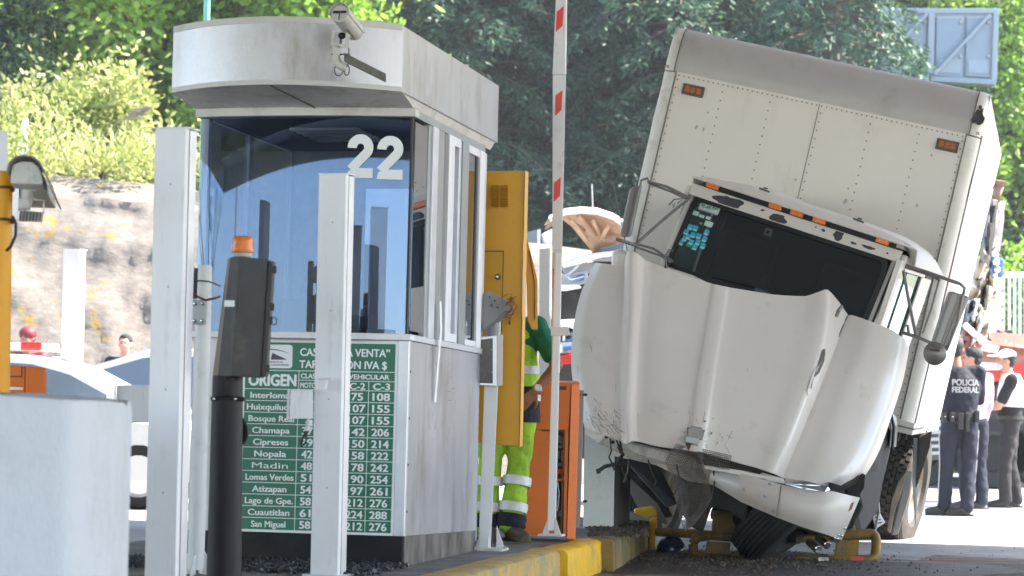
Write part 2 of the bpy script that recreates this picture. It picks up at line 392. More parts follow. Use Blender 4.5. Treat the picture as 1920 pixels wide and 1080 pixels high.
# dirty oil-soaked foreground strip of the lane, a worn sheet of its own
M['dirt'] = mat('brown_dirt_on_lane', (.33,.255,.20), .95, 0, .4, 3.2, .9, 35, (.11,.08,.06), .55, 1.5, (.8,2.8,1))
mb = MB(); pl = []
a = PZ(1010,1078); 
for k in range(25):
    x = .2+k*.25; pl.append((x, 20.6+.35*math.sin(k*1.1)+.25*math.sin(k*2.7), .004))
for k in range(25)[::-1]:
    x = .0+k*.25; pl.append((x, 15+.2*math.sin(k*1.9), .004))
mb.add(pl, [list(range(len(pl)))]); struct('dirt_patch', mb, 'dirt')
mb = MB(); pl = [Vector((1.75+a*1.5+.2*b, 19.3+b*1.6, .008)) for a, b in rag(44, 1, 1, 9, .35)]; mb.add(pl, [list(range(len(pl)))]); struct('oil_stain', mb, 'stain')
# painted line, far lanes
mb = MB()
M['line'] = mat('white_road_paint', (.72,.72,.70), .7, 0, .12, 5)
for (x0, y0, x1, y1) in ((1.5,30.2,9,30.4),(1.2,24.2,6.5,24.32)): mb.add([(x0,y0,.005),(x1,y0,.005),(x1,y1,.005),(x0,y1,.005)], [(0,1,2,3)])
struct('road_marking', mb, 'line')
mb = MB(); q0 = PZ(1500,990); q1 = PZ(1905,1012)
pass
# raised dark slab in place of the shadow strip behind the policemen
mb = MB(); mb.span((1.5,39.0,0), (12,41.2,.13)); k_ = struct('far_shadow_strip', mb, mat('shadow_strip_grey', (.20,.21,.235), .8, 0, .1, 2, .3, 30), bev=.02)

# island with yellow kerb
IZ = .205
e = [PZ(870,1080,.21)-U*5, PZ(1060,1028,.21), PZ(1064,1031,.21), PZ(1133,1011,.21), PZ(1150,1013,.21), PZ(1228,972,.21)]
def flat(p, z=0): return Vector((p.x, p.y, z))
mb = MB()
inner = [p-V*.16 for p in e]; left = [e[5]-V*2.1, e[0]-V*2.9]
mb.prism([flat(p) for p in inner+left], (0,0,IZ))
isl = struct('traffic_island', mb, 'island', bev=.01); WM[isl.name] = Matrix.Translation(isl.location)
def kerb(p0, p1, material, w=.2, seed=1):
    n = 14; rows = []; d = (p1-p0)
    prof = [(-w,0),(-w,.205),(-w*.5,.212),(-.03,.21),(-.006,.195),(0,.17),(.004,.09),(.006,0)]
    for i in range(n+1):
        c = flat(p0+d*(i/n)); rw = []
        for (a_, z) in prof:
            nn = noise.noise(Vector((i*.7+seed*9, a_*30, z*22)))*.012
            rw.append(c+V*(a_+nn)+ZZ*(z+(nn*.6 if z > .1 else 0)))
        rows.append(rw)
    mb = MB(); mb.grid(rows); m_ = len(prof); mb.f.append(list(range(m_))); mb.f.append([len(mb.v)-m_+k for k in range(m_)][::-1])
    return obj('kerb_stone', mb, material, isl, smooth=50)
kerb(e[0], e[0]+(e[1]-e[0])*.52, 'kerb', seed=1); kerb(e[0]+(e[1]-e[0])*.525, e[1], 'kerb', seed=5); kerb(e[2], e[3], 'kerb_bright', seed=2); kerb(e[4], e[5], 'kerb_dirty', seed=3)
# white concrete pedestal on the island's nose
mb = MB(); a = PZ(1093,990,IZ); b = PZ(1146,990,IZ); w = (b-a).length
ax = (b-a).normalized(); bk = ZZ.cross(ax)
ax = V; bk = U
pts = [a, a+V*w, a+V*w+U*.66, a+U*.66]
mb.cur = 0; top = 1.02
vs = [p for p in pts]+[p+ZZ*(top-.12*(i in (0,3))*0) for i, p in enumerate(pts)]
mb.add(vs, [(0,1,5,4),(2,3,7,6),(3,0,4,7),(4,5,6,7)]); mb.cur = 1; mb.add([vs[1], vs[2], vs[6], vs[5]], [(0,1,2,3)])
pd = thing('concrete_pedestal', 'whitewashed concrete block with a darker side under the truck bonnet', 'concrete block', a, Rroad)
obj('block', mb, ['pedestal', 'pedestal_side'], pd, bev=0)
# rubble heaps: countless
def rubble(name, n, area, rr, material, seed, lab, cat='debris'):
    rnd = random.Random(seed); mb = MB()
    for _ in range(n):
        c, k = area(rnd); r = rnd.uniform(*rr)*k
        rot = Matrix.Rotation(rnd.uniform(0, 6), 3, Vector((rnd.random(), rnd.random(), rnd.random()+.1)).normalized())
        h = [Vector((rnd.uniform(.5,1)*sx*r, rnd.uniform(.5,1)*sy*r, rnd.uniform(.4,.9)*sz*r*.7)) for sx, sy, sz in ((1,1,1),(-1,1,1),(-1,-1,1),(1,-1,1),(0,0,-1))]
        mb.add([c+rot@q for q in h], [(0,1,2,3),(0,4,1),(1,4,2),(2,4,3),(3,4,0)])
    o = obj(name, mb, material, kind='stuff'); tag(o, lab, cat); return o
def ar1(r):
    t = r.random(); c = PZ(r.uniform(1100,1215), r.uniform(958,1005), IZ+.01); return c, 1
rubble('debris', 1100, ar1, (.004,.02), 'debris', 4, 'dark grit and rubble piled on the nose of the island')
def ar2(r):
    x = r.gauss(0,.32); y = r.gauss(0,.7); k = 1
    c = Vector((1.2+x+abs(r.gauss(0,.5)), 19.6+y, .012)); return c, k
rubble('debris', 1800, ar2, (.003,.014), 'debris', 5, 'dark soil and small fragments spilled on the lane under the truck')
def ar3(r): return Vector((r.uniform(.1,6), r.uniform(15,25), .006)), r.random()
rubble('gravel', 1300, ar3, (.002,.008), 'debris', 6, 'loose grit scattered across the lane in front of the truck', 'gravel')
def ar4(r):
    c = P(0,0,1)*0+OB+(-V*r.uniform(-.05,1.6))-U*r.uniform(.02,.9); c.z = IZ+.006+abs(r.gauss(0,.010)); return c, 1
OB = P(756,1065,15.0)
rubble('debris', 3500, ar4, (.004,.015), mat('wet_black_rubble', (.035,.036,.045), .4, 0, .4, 20), 7, 'glossy black rubble heaped in front of the toll booth plinth')

# toll plaza canopy overhead (throws the shade; outside the picture)
cn = thing('plaza_canopy', 'long grey sheet roof over the toll lanes shading booth and truck', 'canopy', (14,7,6.6), Rroad)
mb = MB(); O = Vector((8.5,8.6,6.6)); Lc = [(-31.5,-24),(11,-24),(11,14.6),(-30,14.6)]
q = [O+V*x+U*y for x, y in Lc]; mb.prism(q, (0,0,.25)); obj('roof_deck', mb, 'canopy', cn)
mb = MB()
for k in range(9):
    y = -20.5+k*4.35; a = O+V*-29.8+U*y; b = O+V*10.8+U*y; mb.prism([a, a+U*.16, b+U*.16, b], (0,0,-.34))
obj('beam', mb, 'alu_dark', cn)
mb = MB()
for i in range(4):
    a, b = q[i], q[(i+1)%4]; nrm = (b-a).cross(ZZ).normalized()*.08
    mb.prism([a+ZZ*.55, b+ZZ*.55, b-ZZ*.42, a-ZZ*.42], nrm)
obj('fascia', mb, 'canopy', cn)
for (x, y) in ((9.5,-8),(9.5,8),(9.5,-18)):
    mb = MB(); c = O+V*(x)+U*y; mb.tube([flat(c,0), flat(c,6.6)], .2, 12); obj('column', mb, 'concrete', cn, smooth=40)

# ------------------------------------------------------------------ toll booth
Rb = Rroad @ Matrix.Rotation(R(-1.4), 3, 'X')
booth = thing('toll_booth', 'silver toll booth with blue reflecting front window numbered 22', 'toll booth', OB, Rb)
WB = 1.215; DB = 1.70; T = WM[booth.name]
def loc(x, y, z): return T @ Vector((x, y, z))
def bow(x, s): return -s*max(0, 1-((x+WB/2)/(WB/2))**2)
def bobj(name, mb, m, **k): return obj(name, mb, m, booth, world=False, **k)
# plinth
mb = MB(); mb.cur = 0; mb.span((-WB+.01, .012, .0), (-.012, .03, .168)); mb.cur = 1; mb.span((-.03,.03,.0), (-.004,DB-.01,.168)); mb.cur = 0
mb.span((-WB+.01,.03,.0), (-WB+.03,DB-.01,.168)); mb.span((-WB+.03,DB-.03,0), (-.03,DB-.01,.168))
bobj('plinth', mb, ['plinth_dark', 'steel_dirty'])
for (x, y) in ((-.06,.06),(-.06,DB-.1),(-WB+.06,.06),(-WB+.06,DB-.1),(-.6,.08)):
    mb = MB(); mb.span((x-.03,y-.03,-.06), (x+.03,y+.03,.0)); bobj('foot', mb, 'alu_dark')
# lower walls
mb = MB(); mb.span((-WB, 0, .168), (-.062, .02, 1.215)); bobj('front_panel', mb, 'white_dirty', bev=.002)
mb = MB(); mb.span((-.060, -.003, .168), (.0, .02, 1.215)); bobj('corner_panel', mb, 'alu_plain', bev=.003)
mb = MB(); mb.span((-.02,.022,.168), (.0,DB,1.215)); bobj('side_panel', mb, 'alu_side', bev=.003)
mb = MB(); mb.span((-WB,.022,.168), (-WB+.02,DB,1.215)); mb.span((-WB+.021,DB-.02,.168), (-.021,DB,2.44)); bobj('rear_panel', mb, 'alu_side')
mb = MB()
for z in (.3,.55,.8,1.05): mb.ball((.0015,.04,z), (.004,.008,.008), 8, 5)
for (y, z) in ((.9,.97),(.93,.92),(1.0,.99)): mb.span((0,y,z), (.0012,y+.05,z+.003))
bobj('screw', mb, 'dark_metal')
# scratches and tape residue on the side wall
mb = MB(); rnd = random.Random(5)
for _ in range(26):
    y = rnd.uniform(.5,1.1); z = rnd.uniform(.65,1.12); l = rnd.uniform(.01,.05); mb.span((0,y,z), (.0009,y+rnd.uniform(.002,.006),z+l))
bobj('scratch', mb, 'alu_dark')
mb = MB()
pts = [(.030,.55,1.46),(.034,.57,1.3),(.022,.56,1.1),(.012,.56,.9)]; w_ = [.035,.042,.03,.03]
mb.grid([[Vector((p[0], p[1]-w_[i]/2, p[2])), Vector((p[0]+.006, p[1], p[2])), Vector((p[0], p[1]+w_[i]/2, p[2]))] for i, p in enumerate(pts)])
bobj('tape_strip', mb, 'white_vinyl', sol=.002)
# sill
mb = MB(); N_ = 16
out = [Vector((-WB-.01+(WB+.02)*i/N_, bow(-WB+WB*i/N_, .07)-.02, 1.216)) for i in range(N_+1)]
mb.prism(out+[Vector((.01,.06,1.216)), Vector((-WB-.01,.06,1.216))], (0,0,.034)); bobj('sill', mb, 'white_post', bev=.003)
mb = MB(); mb.span((-.03,.062,1.216), (.012,DB,1.25)); mb.span((-WB-.012,.062,1.216), (-WB+.03,DB,1.25)); bobj('side_sill', mb, 'alu_plain', bev=.003)
# front bowed glass
gl = [[Vector((-WB+.005+(WB-.03)*i/24, bow(-WB+WB*i/24, .06), z)) for i in range(25)] for z in (1.25, 2.42)]
mb = MB(); mb.grid(gl); bobj('front_window', mb, 'glass_blue', smooth=60)
# sliding front sash lines seen through the glass
mb = MB(); mb.span((-.024,-.004,1.25), (-.012,.03,2.42)); bobj('glass_edge', mb, 'black_plastic')
mb = MB()
lint = [Vector((-WB-.02+(WB+.03)*i/N_, bow(-WB+WB*i/N_, .065)-.03, 2.422)) for i in range(N_+1)]
mb.prism(lint+[Vector((.01,.05,2.422)), Vector((-WB-.02,.05,2.422))], (0,0,.045)); bobj('lintel', mb, 'trim_cream', bev=.003)
# side glazing: mullions measured along the wall
def tpx(px, z=2.0):
    a, b = -.2, 3.
    for _ in range(40):
        c = (a+b)/2
        if pix(loc(0, c, z))[0] < px: a = c
        else: b = c
    return a
def mull(p0, p1, m, x0=-.03, x1=.004, z0=1.25, z1=2.42, name='mullion'):
    mb = MB(); mb.span((x0, tpx(p0), z0), (x1, tpx(p1), z1)); return bobj(name, mb, m, bev=.0015)
mull(801,806,'alu_dark', x1=.001); mull(806.5,816,'alu_plain', x1=.012); mull(816.5,829,'alu_dark', x1=.006)
mull(829.5,835,'black_plastic', x1=-.012); mull(835.5,846,'white_post', x1=.014)
mull(858,862,'alu_plain', x1=.002); mull(862.5,874,'alu_dark', x1=.01); mull(891,894,'black_plastic', x1=.0); mull(894.5,903,'white_post', x1=.012); mull(903.5,909,'alu_plain', x1=.004)
def pane(p0, p1, x): 
    mb = MB(); mb.span((x-.005, tpx(p0), 1.27), (x, tpx(p1), 2.40)); bobj('side_window', mb, 'glass_side')
pane(777,801,-.004); pane(829.6,857.5,-.024); pane(874.5,890.5,-.006)
for q in (((-.02,tpx(846.5),2.37),(.012,tpx(857.5),2.42)),((-.02,tpx(846.5),1.252),(.012,tpx(857.5),1.30)),((-.02,tpx(874.5),1.252),(.01,tpx(894),1.285)),((-.02,tpx(874.5),2.375),(.008,tpx(894),2.42))):
    mb = MB(); mb.span(*q); bobj('window_rail', mb, 'white_post', bev=.001)
mb = MB(); mb.span((-WB,.03,1.25),(-WB+.04,.09,2.42)); mb.span((-WB,.8,1.25),(-WB+.03,.86,2.42)); mb.span((-WB,DB-.06,1.25),(-WB+.03,DB-.02,2.42)); bobj('left_mullion', mb, 'alu_plain')
mb = MB(); mb.span((-WB+.01,.09,1.25),(-WB+.015,.8,2.42)); mb.span((-WB+.01,.86,1.25),(-WB+.015,DB-.06,2.42)); bobj('left_window', mb, 'glass_side')
# roof: soffit, curved fascia, side fascia, cap lip
RX0, RX1, RY0, RY1, RZ0, RZ1 = -WB-.045, .012, -.36, 1.97, 2.515, 2.865
def rb(x): return RY0-.30*max(0, 1-((x-(RX0+RX1)/2)/((RX1-RX0)/2))**2)
NX = 28; xs = [RX0+(RX1-RX0)*i/NX for i in range(NX+1)]
def fas(x0, z0, z1, i0, i1, name, m, off=0., th=.012):
    mb = MB(); seg = xs[i0:i1+1]
    mb.prism([Vector((x, rb(x)-off, z0)) for x in seg]+[Vector((x, rb(x)-off+th, z0)) for x in seg[::-1]], (0,0,z1-z0)); return bobj(name, mb, m, smooth=30)
fas(0, RZ0, RZ1-.028, 0, NX, 'front_fascia', 'alu')
fas(0, RZ1-.028, RZ1+.004, 0, NX, 'roof_lip', 'trim_cream', .006, .02); fas(0, RZ0-.004, RZ0+.022, 0, NX, 'drip_edge', 'trim_cream', .004, .016)
mb = MB(); mb.span((RX1-.012,RY0+.013,RZ0),(RX1,RY1,RZ1)); bobj('side_fascia', mb, 'alu_side', bev=.004)
mb = MB(); mb.span((RX0,RY0+.013,RZ0),(RX0+.012,RY1,RZ1)); mb.span((RX0+.013,RY1-.012,RZ0),(RX1-.013,RY1,RZ1)); bobj('rear_fascia', mb, 'alu_side')
mb = MB(); mb.prism([Vector((x, rb(x)+.016, RZ1-.012)) for x in xs]+[Vector((RX1-.013,RY1-.014,RZ1-.012)), Vector((RX0+.013,RY1-.014,RZ1-.012))], (0,0,.01)); bobj('roof_sheet', mb, 'alu_side')
# sloped soffit from the fascia down to the lintel
def soff(i0, i1):
    mb = MB(); rows = [[Vector((x, rb(x)+.014, RZ0+.004)) for x in xs[i0:i1+1]], [Vector((max(-WB-.02, min(.0, x)), -.03+bow(max(-WB, min(0, x)), .065), 2.469)) for x in xs[i0:i1+1]]]
    mb.grid(rows); return bobj('soffit', mb, 'soffit', sol=.004)
soff(0, 14); soff(14, NX)
mb = MB(); a = Vector((xs[14], rb(xs[14])+.02, RZ0-.004)); b = Vector((xs[16], -.1, 2.462)); mb.tube([a,b], .004, 6); bobj('soffit_seam', mb, 'dark_metal')
mb = MB(); mb.add([(RX1-.013, RY0+.05, RZ0+.003), (RX1-.013, RY1-.02, RZ0+.003), (-.03, RY1-.02, 2.47), (-.03, -.03, 2.47)], [(0,1,2,3)]); bobj('side_soffit', mb, 'soffit', sol=.004)
mb = MB(); mb.add([(RX0+.013, RY0+.05, RZ0+.003), (RX0+.013, RY1-.02, RZ0+.003), (-WB+.03, RY1-.02, 2.47), (-WB-.01, -.03, 2.47)], [(0,1,2,3)]); bobj('left_soffit', mb, 'dark_metal', sol=.004)
mb = MB(); mb.span((-.035,DB-.1,2.422),(.0,DB,2.465)); mb.span((-.03,.06,2.422),(.004,DB-.1,2.462)); bobj('side_lintel', mb, 'alu_dark')
mb = MB(); mb.span((-WB+.001,.055,2.422),(-WB+.03,DB,2.468)); bobj('left_lintel', mb, 'alu_dark')
# inside: floor, ceiling, back wall, desk
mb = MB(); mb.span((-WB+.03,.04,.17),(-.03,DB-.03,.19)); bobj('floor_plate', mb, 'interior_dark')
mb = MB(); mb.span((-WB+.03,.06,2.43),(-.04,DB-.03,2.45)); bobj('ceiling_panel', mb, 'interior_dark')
mb = MB(); mb.span((-WB+.04,.10,1.05),(-.04,.62,1.09)); bobj('counter', mb, 'interior', bev=.004)
mb = MB(); mb.span((-.72,DB-.05,1.1),(-.36,DB-.03,2.2)); bobj('back_window', mb, 'glass_side')
mb = MB()
for k in range(5): mb.span((-.86+.0,.5+k*.13,2.415),(-.46,.56+k*.13,2.428))
bobj('ceiling_louver', mb, 'white_post')
# the number on the glass
def two(cx, cz, h, seed):
    w = h*.60; t = h*.215
    c = []; r = w/2-t/2; cz0 = h/2-w/2
    for k in range(19):
        a = math.pi*(1.02-k/18*1.22); c.append((r*math.cos(a), cz0+r*1.02*math.sin(a)))
    c.append((-w*.36, -h/2+t*.9)); mb = MB()
    n = len(c); L_, Rr = [], []
    for i, (x, z) in enumerate(c):
        dx = c[min(i+1,n-1)][0]-c[max(i-1,0)][0]; dz = c[min(i+1,n-1)][1]-c[max(i-1,0)][1]; l = math.hypot(dx, dz)
        L_.append((x-dz/l*t/2, z+dx/l*t/2)); Rr.append((x+dz/l*t/2, z-dx/l*t/2))
    for i in range(n-1):
        q = [L_[i], L_[i+1], Rr[i+1], Rr[i]]; mb.add([(x,0,z) for x, z in q], [(0,1,2,3)])
    mb.add([(-w*.5,-.0003,-h/2+t*.02),(w*.5,-.0003,-h/2-.001),(w*.5,-.0003,-h/2+t*1.05),(-w*.12,-.0003,-h/2+t*1.05),(-w*.44,-.0003,-h/2+t*.75)], [(0,1,2,3,4)])
    s = (bow(cx+.02,.06)-bow(cx-.02,.06))/.04
    mt = Matrix.Translation((cx, bow(cx,.06)-.0065, cz)) @ Matrix.Rotation(math.atan(s), 4, 'Z')
    place(mb, mt); return mb
for (px, py) in ((675,293),(731,296)):
    # local x on the glass under that pixel
    a, b = -1.2, 0.
    for _ in range(40):
        c = (a+b)/2
        if pix(loc(c, bow(c,.06)-.006, 2.15))[0] < px: a = c
        else: b = c
    z0, z1 = 1.3, 2.42
    for _ in range(40):
        z = (z0+z1)/2
        if pix(loc(a, bow(a,.06), z))[1] > py: z0 = z
        else: z1 = z
    bobj('number_decal', two(a, z0, .236, 1), 'white_vinyl', fix=False)

# things inside the booth
mb = MB(); mb.span((-.30,.30,1.10),(-.22,.55,1.11)); 
def inbooth(name, lab, cat, boxes, m):
    mb = MB()
    for b in boxes: mb.span(*b)
    o = obj(name, place(mb, T), m, bev=.006); tag(o, lab, cat)
inbooth('computer_monitor', 'grey computer monitor standing on the booth counter behind the blue glass', 'monitor', [((-.80,.25,1.16),(-.46,.30,1.44)),((-.66,.27,1.095),(-.6,.33,1.16)),((-.72,.22,1.092),(-.54,.38,1.10))], 'pc_grey')
inbooth('receipt_printer', 'small boxy receipt printer near the right side of the booth counter', 'printer', [((-.32,.2,1.092),(-.14,.36,1.26)),((-.30,.21,1.26),(-.16,.33,1.285))], 'pc_grey')
inbooth('filing_box', 'pale carton on the booth counter beside the monitor', 'box', [((-.44,.2,1.092),(-.34,.42,1.36))], 'interior')

# ------------------------------------------------------------------ fare sign on the booth front
sg = thing('fare_sign', 'green toll fare board with white place names and prices on the booth', 'sign', loc(-.49,-.006,.165), Rb)
SX0, SX1, SZ0, SZ1 = -.925, -.060, .170, 1.208
def sobj(name, mb, m, off, **k): return obj(name, place(mb, T @ Matrix.Translation((0,off,0))), m, sg, **k)
mb = MB(); mb.span((SX0,0,SZ0),(SX1,.004,SZ1)); sobj('backing', mb, 'white_vinyl', -.0065)
g = .013; mb = MB(); mb.span((SX0+g,0,SZ0+g),(SX1-g,.001,SZ1-g)); sobj('green_field', mb, 'green_sign', -.0082)
def fx(f): return SX0+g+(SX1-SX0-2*g)*f
def fz(f): return SZ1-g-(SZ1-SZ0-2*g)*f
HD, OR = .150, .250; rh = (1-OR)/12
mb = MB(); lw = .0035
def hl(f, a=0, b=1): mb.span((fx(a),0,fz(f)-lw/2),(fx(b),.0008,fz(f)+lw/2))
def vl(f, a, b): mb.span((fx(f)-lw/2,.0001,fz(b)),(fx(f)+lw/2,.0007,fz(a)))
hl(HD); hl(.20,.36,1); 
for i in range(12): hl(OR+i*rh)
vl(.362,HD,1); vl(.50,.20,1); vl(.68,.20,1); vl(.83,.20,1)
sobj('ruling', mb, 'white_vinyl', -.0092)
def line(s, xc, zc, h, w, m='white_vinyl', bold=.018):
    t = text_mb(s, w, h, bold, .0008); place(t, Matrix.Translation((fx(xc), 0, fz(zc)))); sobj('lettering', t, m, -.0092)
W_ = SX1-SX0-2*g
line('CASETA “LA VENTA”', .665, .048, .043, .60*W_); line('TARIFAS CON IVA $', .655, .113, .043, .585*W_)
line('ORIGEN', .185, .200, .064, .325*W_, bold=.03); line('CLASE', .435, .176, .027, .12*W_); line('VEHICULAR', .83, .176, .027, .27*W_)
line('MOTO', .425, .226, .030, .105*W_); line('C-2', .755, .226, .036, .105*W_); line('C-3', .915, .226, .036, .115*W_)
rows = [('Interlomas',.27,'','75','108'),('Huixquilucan',.31,'','107','155'),('Bosque Real',.285,'2','107','155'),('Chamapa',.235,'37','142','206'),
        ('Cipreses',.22,'39','150','214'),('Nopala',.20,'42','158','222'),('Madin',.225,'48','178','242'),('Lomas Verdes',.30,'51','190','254'),
        ('Atizapan',.215,'54','197','261'),('Lago de Gpe.',.30,'58','212','276'),('Cuautitlan',.26,'61','224','288'),('San Miguel',.215,'58','212','276')]
for i, (nm, w, a, b, c) in enumerate(rows):
    zc = OR+rh*(i+.5)
    line(nm, .185, zc+.001, .034, w*W_*1.08, bold=.016 if nm != 'Madin' else .004)
    if a: line(a, .43, zc, .042, (.075 if len(a) > 1 else .037)*W_)
    line(b, .755, zc, .042, (.115 if len(b) > 2 else .08)*W_); line(c, .915, zc, .042, .118*W_)
mb = MB(); x0, x1, z0, z1 = fx(.025), fx(.315), fz(.138), fz(.012); rr = .018; pl = []
for (cx_, cz_, a0) in ((x1-rr,z1-rr,0),(x0+rr,z1-rr,90),(x0+rr,z0+rr,180),(x1-rr,z0+rr,270)):
    for k in range(6): pl.append(Vector((cx_+rr*math.cos(R(a0+18*k)), 0, cz_+rr*math.sin(R(a0+18*k)))))
mb.prism(pl, (0,.0008,0)); sobj('logo_plate', mb, 'white_vinyl', -.0092)
mb = MB(); w = x1-x0; cxm = (x0+x1)/2
mb.add([(x0+w*.50,0,z0+.045),(x0+w*.53,0,z0+.083),(x0+w*.88,0,z0+.047)], [(0,1,2)]); mb.add([(x0+w*.12,0,z0+.045),(x0+w*.47,0,z0+.083),(x0+w*.46,0,z0+.045)], [(0,1,2)])
sobj('logo_triangle', mb, 'navy_ink', -.0098)
mb = MB(); pa = []; pb = []
for k in range(13):
    t = k/12; x = x0+w*(.10+.82*t); z = z0+.078+.026*math.sin(math.pi*(t*.9+.05)); pa.append(Vector((x,0,z))); pb.append(Vector((x,0,z-.0045*math.sin(math.pi*t)-.001)))
mb.grid([pa,pb]); sobj('logo_arc', mb, 'blue_ink', -.0098)
t = text_mb('AUTOPISTA', w*.62, .010, .02, .0005); place(t, Matrix.Translation((x0+w*.48,0,z0+.033))); sobj('logo_lettering', t, 'grey_ink', -.0098)
t = text_mb('LA VENTA-CHAMAPA', w*.86, .010, .02, .0005); place(t, Matrix.Translation((x0+w*.5,0,z0+.018))); sobj('logo_lettering', t, 'grey_ink', -.0098)

# ------------------------------------------------------------------ CCTV camera over the booth front
Y0 = 14.25
cc = thing('security_camera', 'cream security camera on a curved arm bolted over the booth fascia', 'security camera', P(640,140,Y0), Rroad)
def co(name, mb, m, **k): return obj(name, mb, m, cc, **k)
mb = MB(); a = P(646,108,Y0-.05); b = P(724,147,Y0+.02)
d = (b-a).normalized(); s_ = d.cross(fwd).normalized()*.028
b2 = P(722,146,14.62); mb = MB(); q0 = [a+ZZ*.022+fwd*-.0, a-ZZ*.022, a-ZZ*.022-fwd*.045, a+ZZ*.022-fwd*.045]; q1 = [b+ZZ*.022, b-ZZ*.022, b-ZZ*.022-fwd*.045, b+ZZ*.022-fwd*.045]
mb.hexa(q0, q1); co('bracket_arm', mb, 'dark_metal', bev=.003)
mb = MB(); mb.tube([P(621,102,Y0), P(656,102,Y0)], .004, 6); mb.tube([P(654,90,Y0), P(654,106,Y0)], .004, 6); co('bracket_bolt', mb, 'dark_metal')
mb = MB(); mb.tube([P(632,84,Y0-.06), P(631,98,Y0-.06), P(631,110,Y0-.06), P(634,119,Y0-.06), P(641,125,Y0-.06), P(649,127,Y0-.06)], [.019,.019,.0205,.022,.022,.018], 14); co('curved_arm', mb, 'cam_white', smooth=50)
mb = MB(); mb.add([],[])
for (dx, w) in ((0,1),): 
    mb.hexa([P(622,60,Y0-.10), P(628,58,Y0-.10), P(626,84,Y0-.10), P(620,81,Y0-.10)], [P(622,60,Y0-.02), P(628,58,Y0-.02), P(626,84,Y0-.02), P(620,81,Y0-.02)])
    mb.hexa([P(648,60,Y0-.10), P(657,66,Y0-.10), P(655,90,Y0-.10), P(647,88,Y0-.10)], [P(648,60,Y0-.02), P(657,66,Y0-.02), P(655,90,Y0-.02), P(647,88,Y0-.02)])
    mb.hexa([P(620,80,Y0-.11), P(655,87,Y0-.11), P(655,91,Y0-.11), P(620,84,Y0-.11)], [P(620,80,Y0-.01), P(655,87,Y0-.01), P(655,91,Y0-.01), P(620,84,Y0-.01)])
    mb.hexa([P(622,57,Y0-.10), P(650,57,Y0-.10), P(650,61,Y0-.10), P(622,61,Y0-.10)], [P(622,57,Y0-.02), P(650,57,Y0-.02), P(650,61,Y0-.02), P(622,61,Y0-.02)])
co('pan_bracket', mb, 'cam_white', bev=.003)
mb = MB(); mb.ball(P(641,67,Y0-.07), (.02,.02,.018), 10, 6); mb.tube([P(638,72,Y0-.08), P(637,82,Y0-.07)], .003, 5); mb.tube([P(640,72,Y0-.08), P(640,82,Y0-.07)], .003, 5); co('pivot', mb, 'black_plastic', smooth=50)
h0 = P(637,25,Y0-.22); h1 = P(667,62,Y0+.02); ax = (h1-h0).normalized()
mb = MB(); mb.lathe(h0, ax, [(0,.001),(.0,.046),(.006,.0475),((h1-h0).length-.02,.0475),((h1-h0).length,.040),((h1-h0).length+.002,.001)], 24); co('housing', mb, 'cam_white', smooth=40)
sx = ax.cross(ZZ).normalized(); sz = sx.cross(ax).normalized()
mb = MB()
for s in (-1,1): mb.box(h0+sx*s*.020+sz*.006-ax*.003, (.030,.006,.013), Matrix((sx,ax,sz)).transposed())
co('front_slot', mb, 'black_plastic', bev=.002)
mb = MB(); mb.lathe(h0-ax*.012, ax, [(0,.047),(0,.052),((h1-h0).length*.96,.052),((h1-h0).length*.96,.0485),(.0,.047)], 24)
keep = [i for i, v in enumerate(mb.v)]
mb2 = MB(); rows_ = []
for h in (-.014, (h1-h0).length*.97):
    rows_.append([h0+ax*h+(sx*math.cos(t)+sz*math.sin(t))*.0515 for t in [R(-8+196*k/18) for k in range(19)]])
mb2.grid(rows_); co('sun_hood', mb2, 'cam_white', sol=.003, smooth=50)
mb = MB(); mb.box(h0+(h1-h0)*.62-sz*.047+sx*.012, (.004,.12,.003), Matrix((sx,ax,sz)).transposed()); mb.box(h0-ax*.004-sz*.012, (.004,.004,.05), Matrix((sx,ax,sz)).transposed()); co('housing_seam', mb, 'black_plastic')
mb = MB()
def loop(c, rx, rz, y, a0=0, a1=360, n=16): return [P(c[0]+rx*math.cos(R(a0+(a1-a0)*k/n)), c[1]+rz*math.sin(R(a0+(a1-a0)*k/n)), y) for k in range(n+1)]
mb.tube(loop((635,131),8,11,Y0-.06,-60,250), .003, 5); mb.tube(loop((650,131),5,10,Y0-.05,-120,200), .003, 5); mb.tube([P(654,106,Y0-.05), P(654,118,Y0-.05), P(650,126,Y0-.05)], .003, 5)
co('cable', mb, 'black_plastic')

# ------------------------------------------------------------------ light-curtain posts
def sensor_post(pxl, pytop, d, w, lab, bottom=None, extras=None):
    top = P(pxl, pytop, d); base = Vector((top.x, top.y, IZ if bottom is None else bottom)); h = top.z-base.z
    t = thing('sensor_post', lab, 'post', base, rotz(18), 'white square posts along the toll lane')
    mb = MB(); mb.span((0,0,0), (w,w*.28,h)); obj('front_cover', mb, 'white_post', t, world=False, bev=.003)
    mb = MB(); mb.span((.002,w*.285,0), (w-.012,w*.9,h-.004)); mb.span((w-.011,w*.42,0),(w-.004,w*.88,h-.004)); obj('channel', mb, 'alu_plain', t, world=False, bev=.002)
    mb = MB(); mb.span((w-.010,w*.29,0),(w-.006,w*.41,h-.01)); obj('seal_strip', mb, 'brown_rust', t, world=False)
    mb = MB(); mb.span((-.003,-.003,h), (w+.006,w*.95,h+.006)); obj('end_cap', mb, 'white_post', t, world=False, bev=.001)
    mb = MB()
    for k in range(4): mb.lathe((w*.55,-.0005,h*(.22+.22*k)), (0,-1,0), [(0,.0045),(.0012,.0045),(.0013,.0001)], 8)
    obj('screw', mb, 'alu_dark', t, world=False)
    mb = MB(); mb.span((-.03,-.03,0),(w+.03,w+.03,.01)); obj('base_plate', mb, 'alu_plain', t, world=False, bev=.001)
    return t, h
sensor_post(291,241,12.55,.150,'tall white square post nearest on the left, in front of the rock slope')
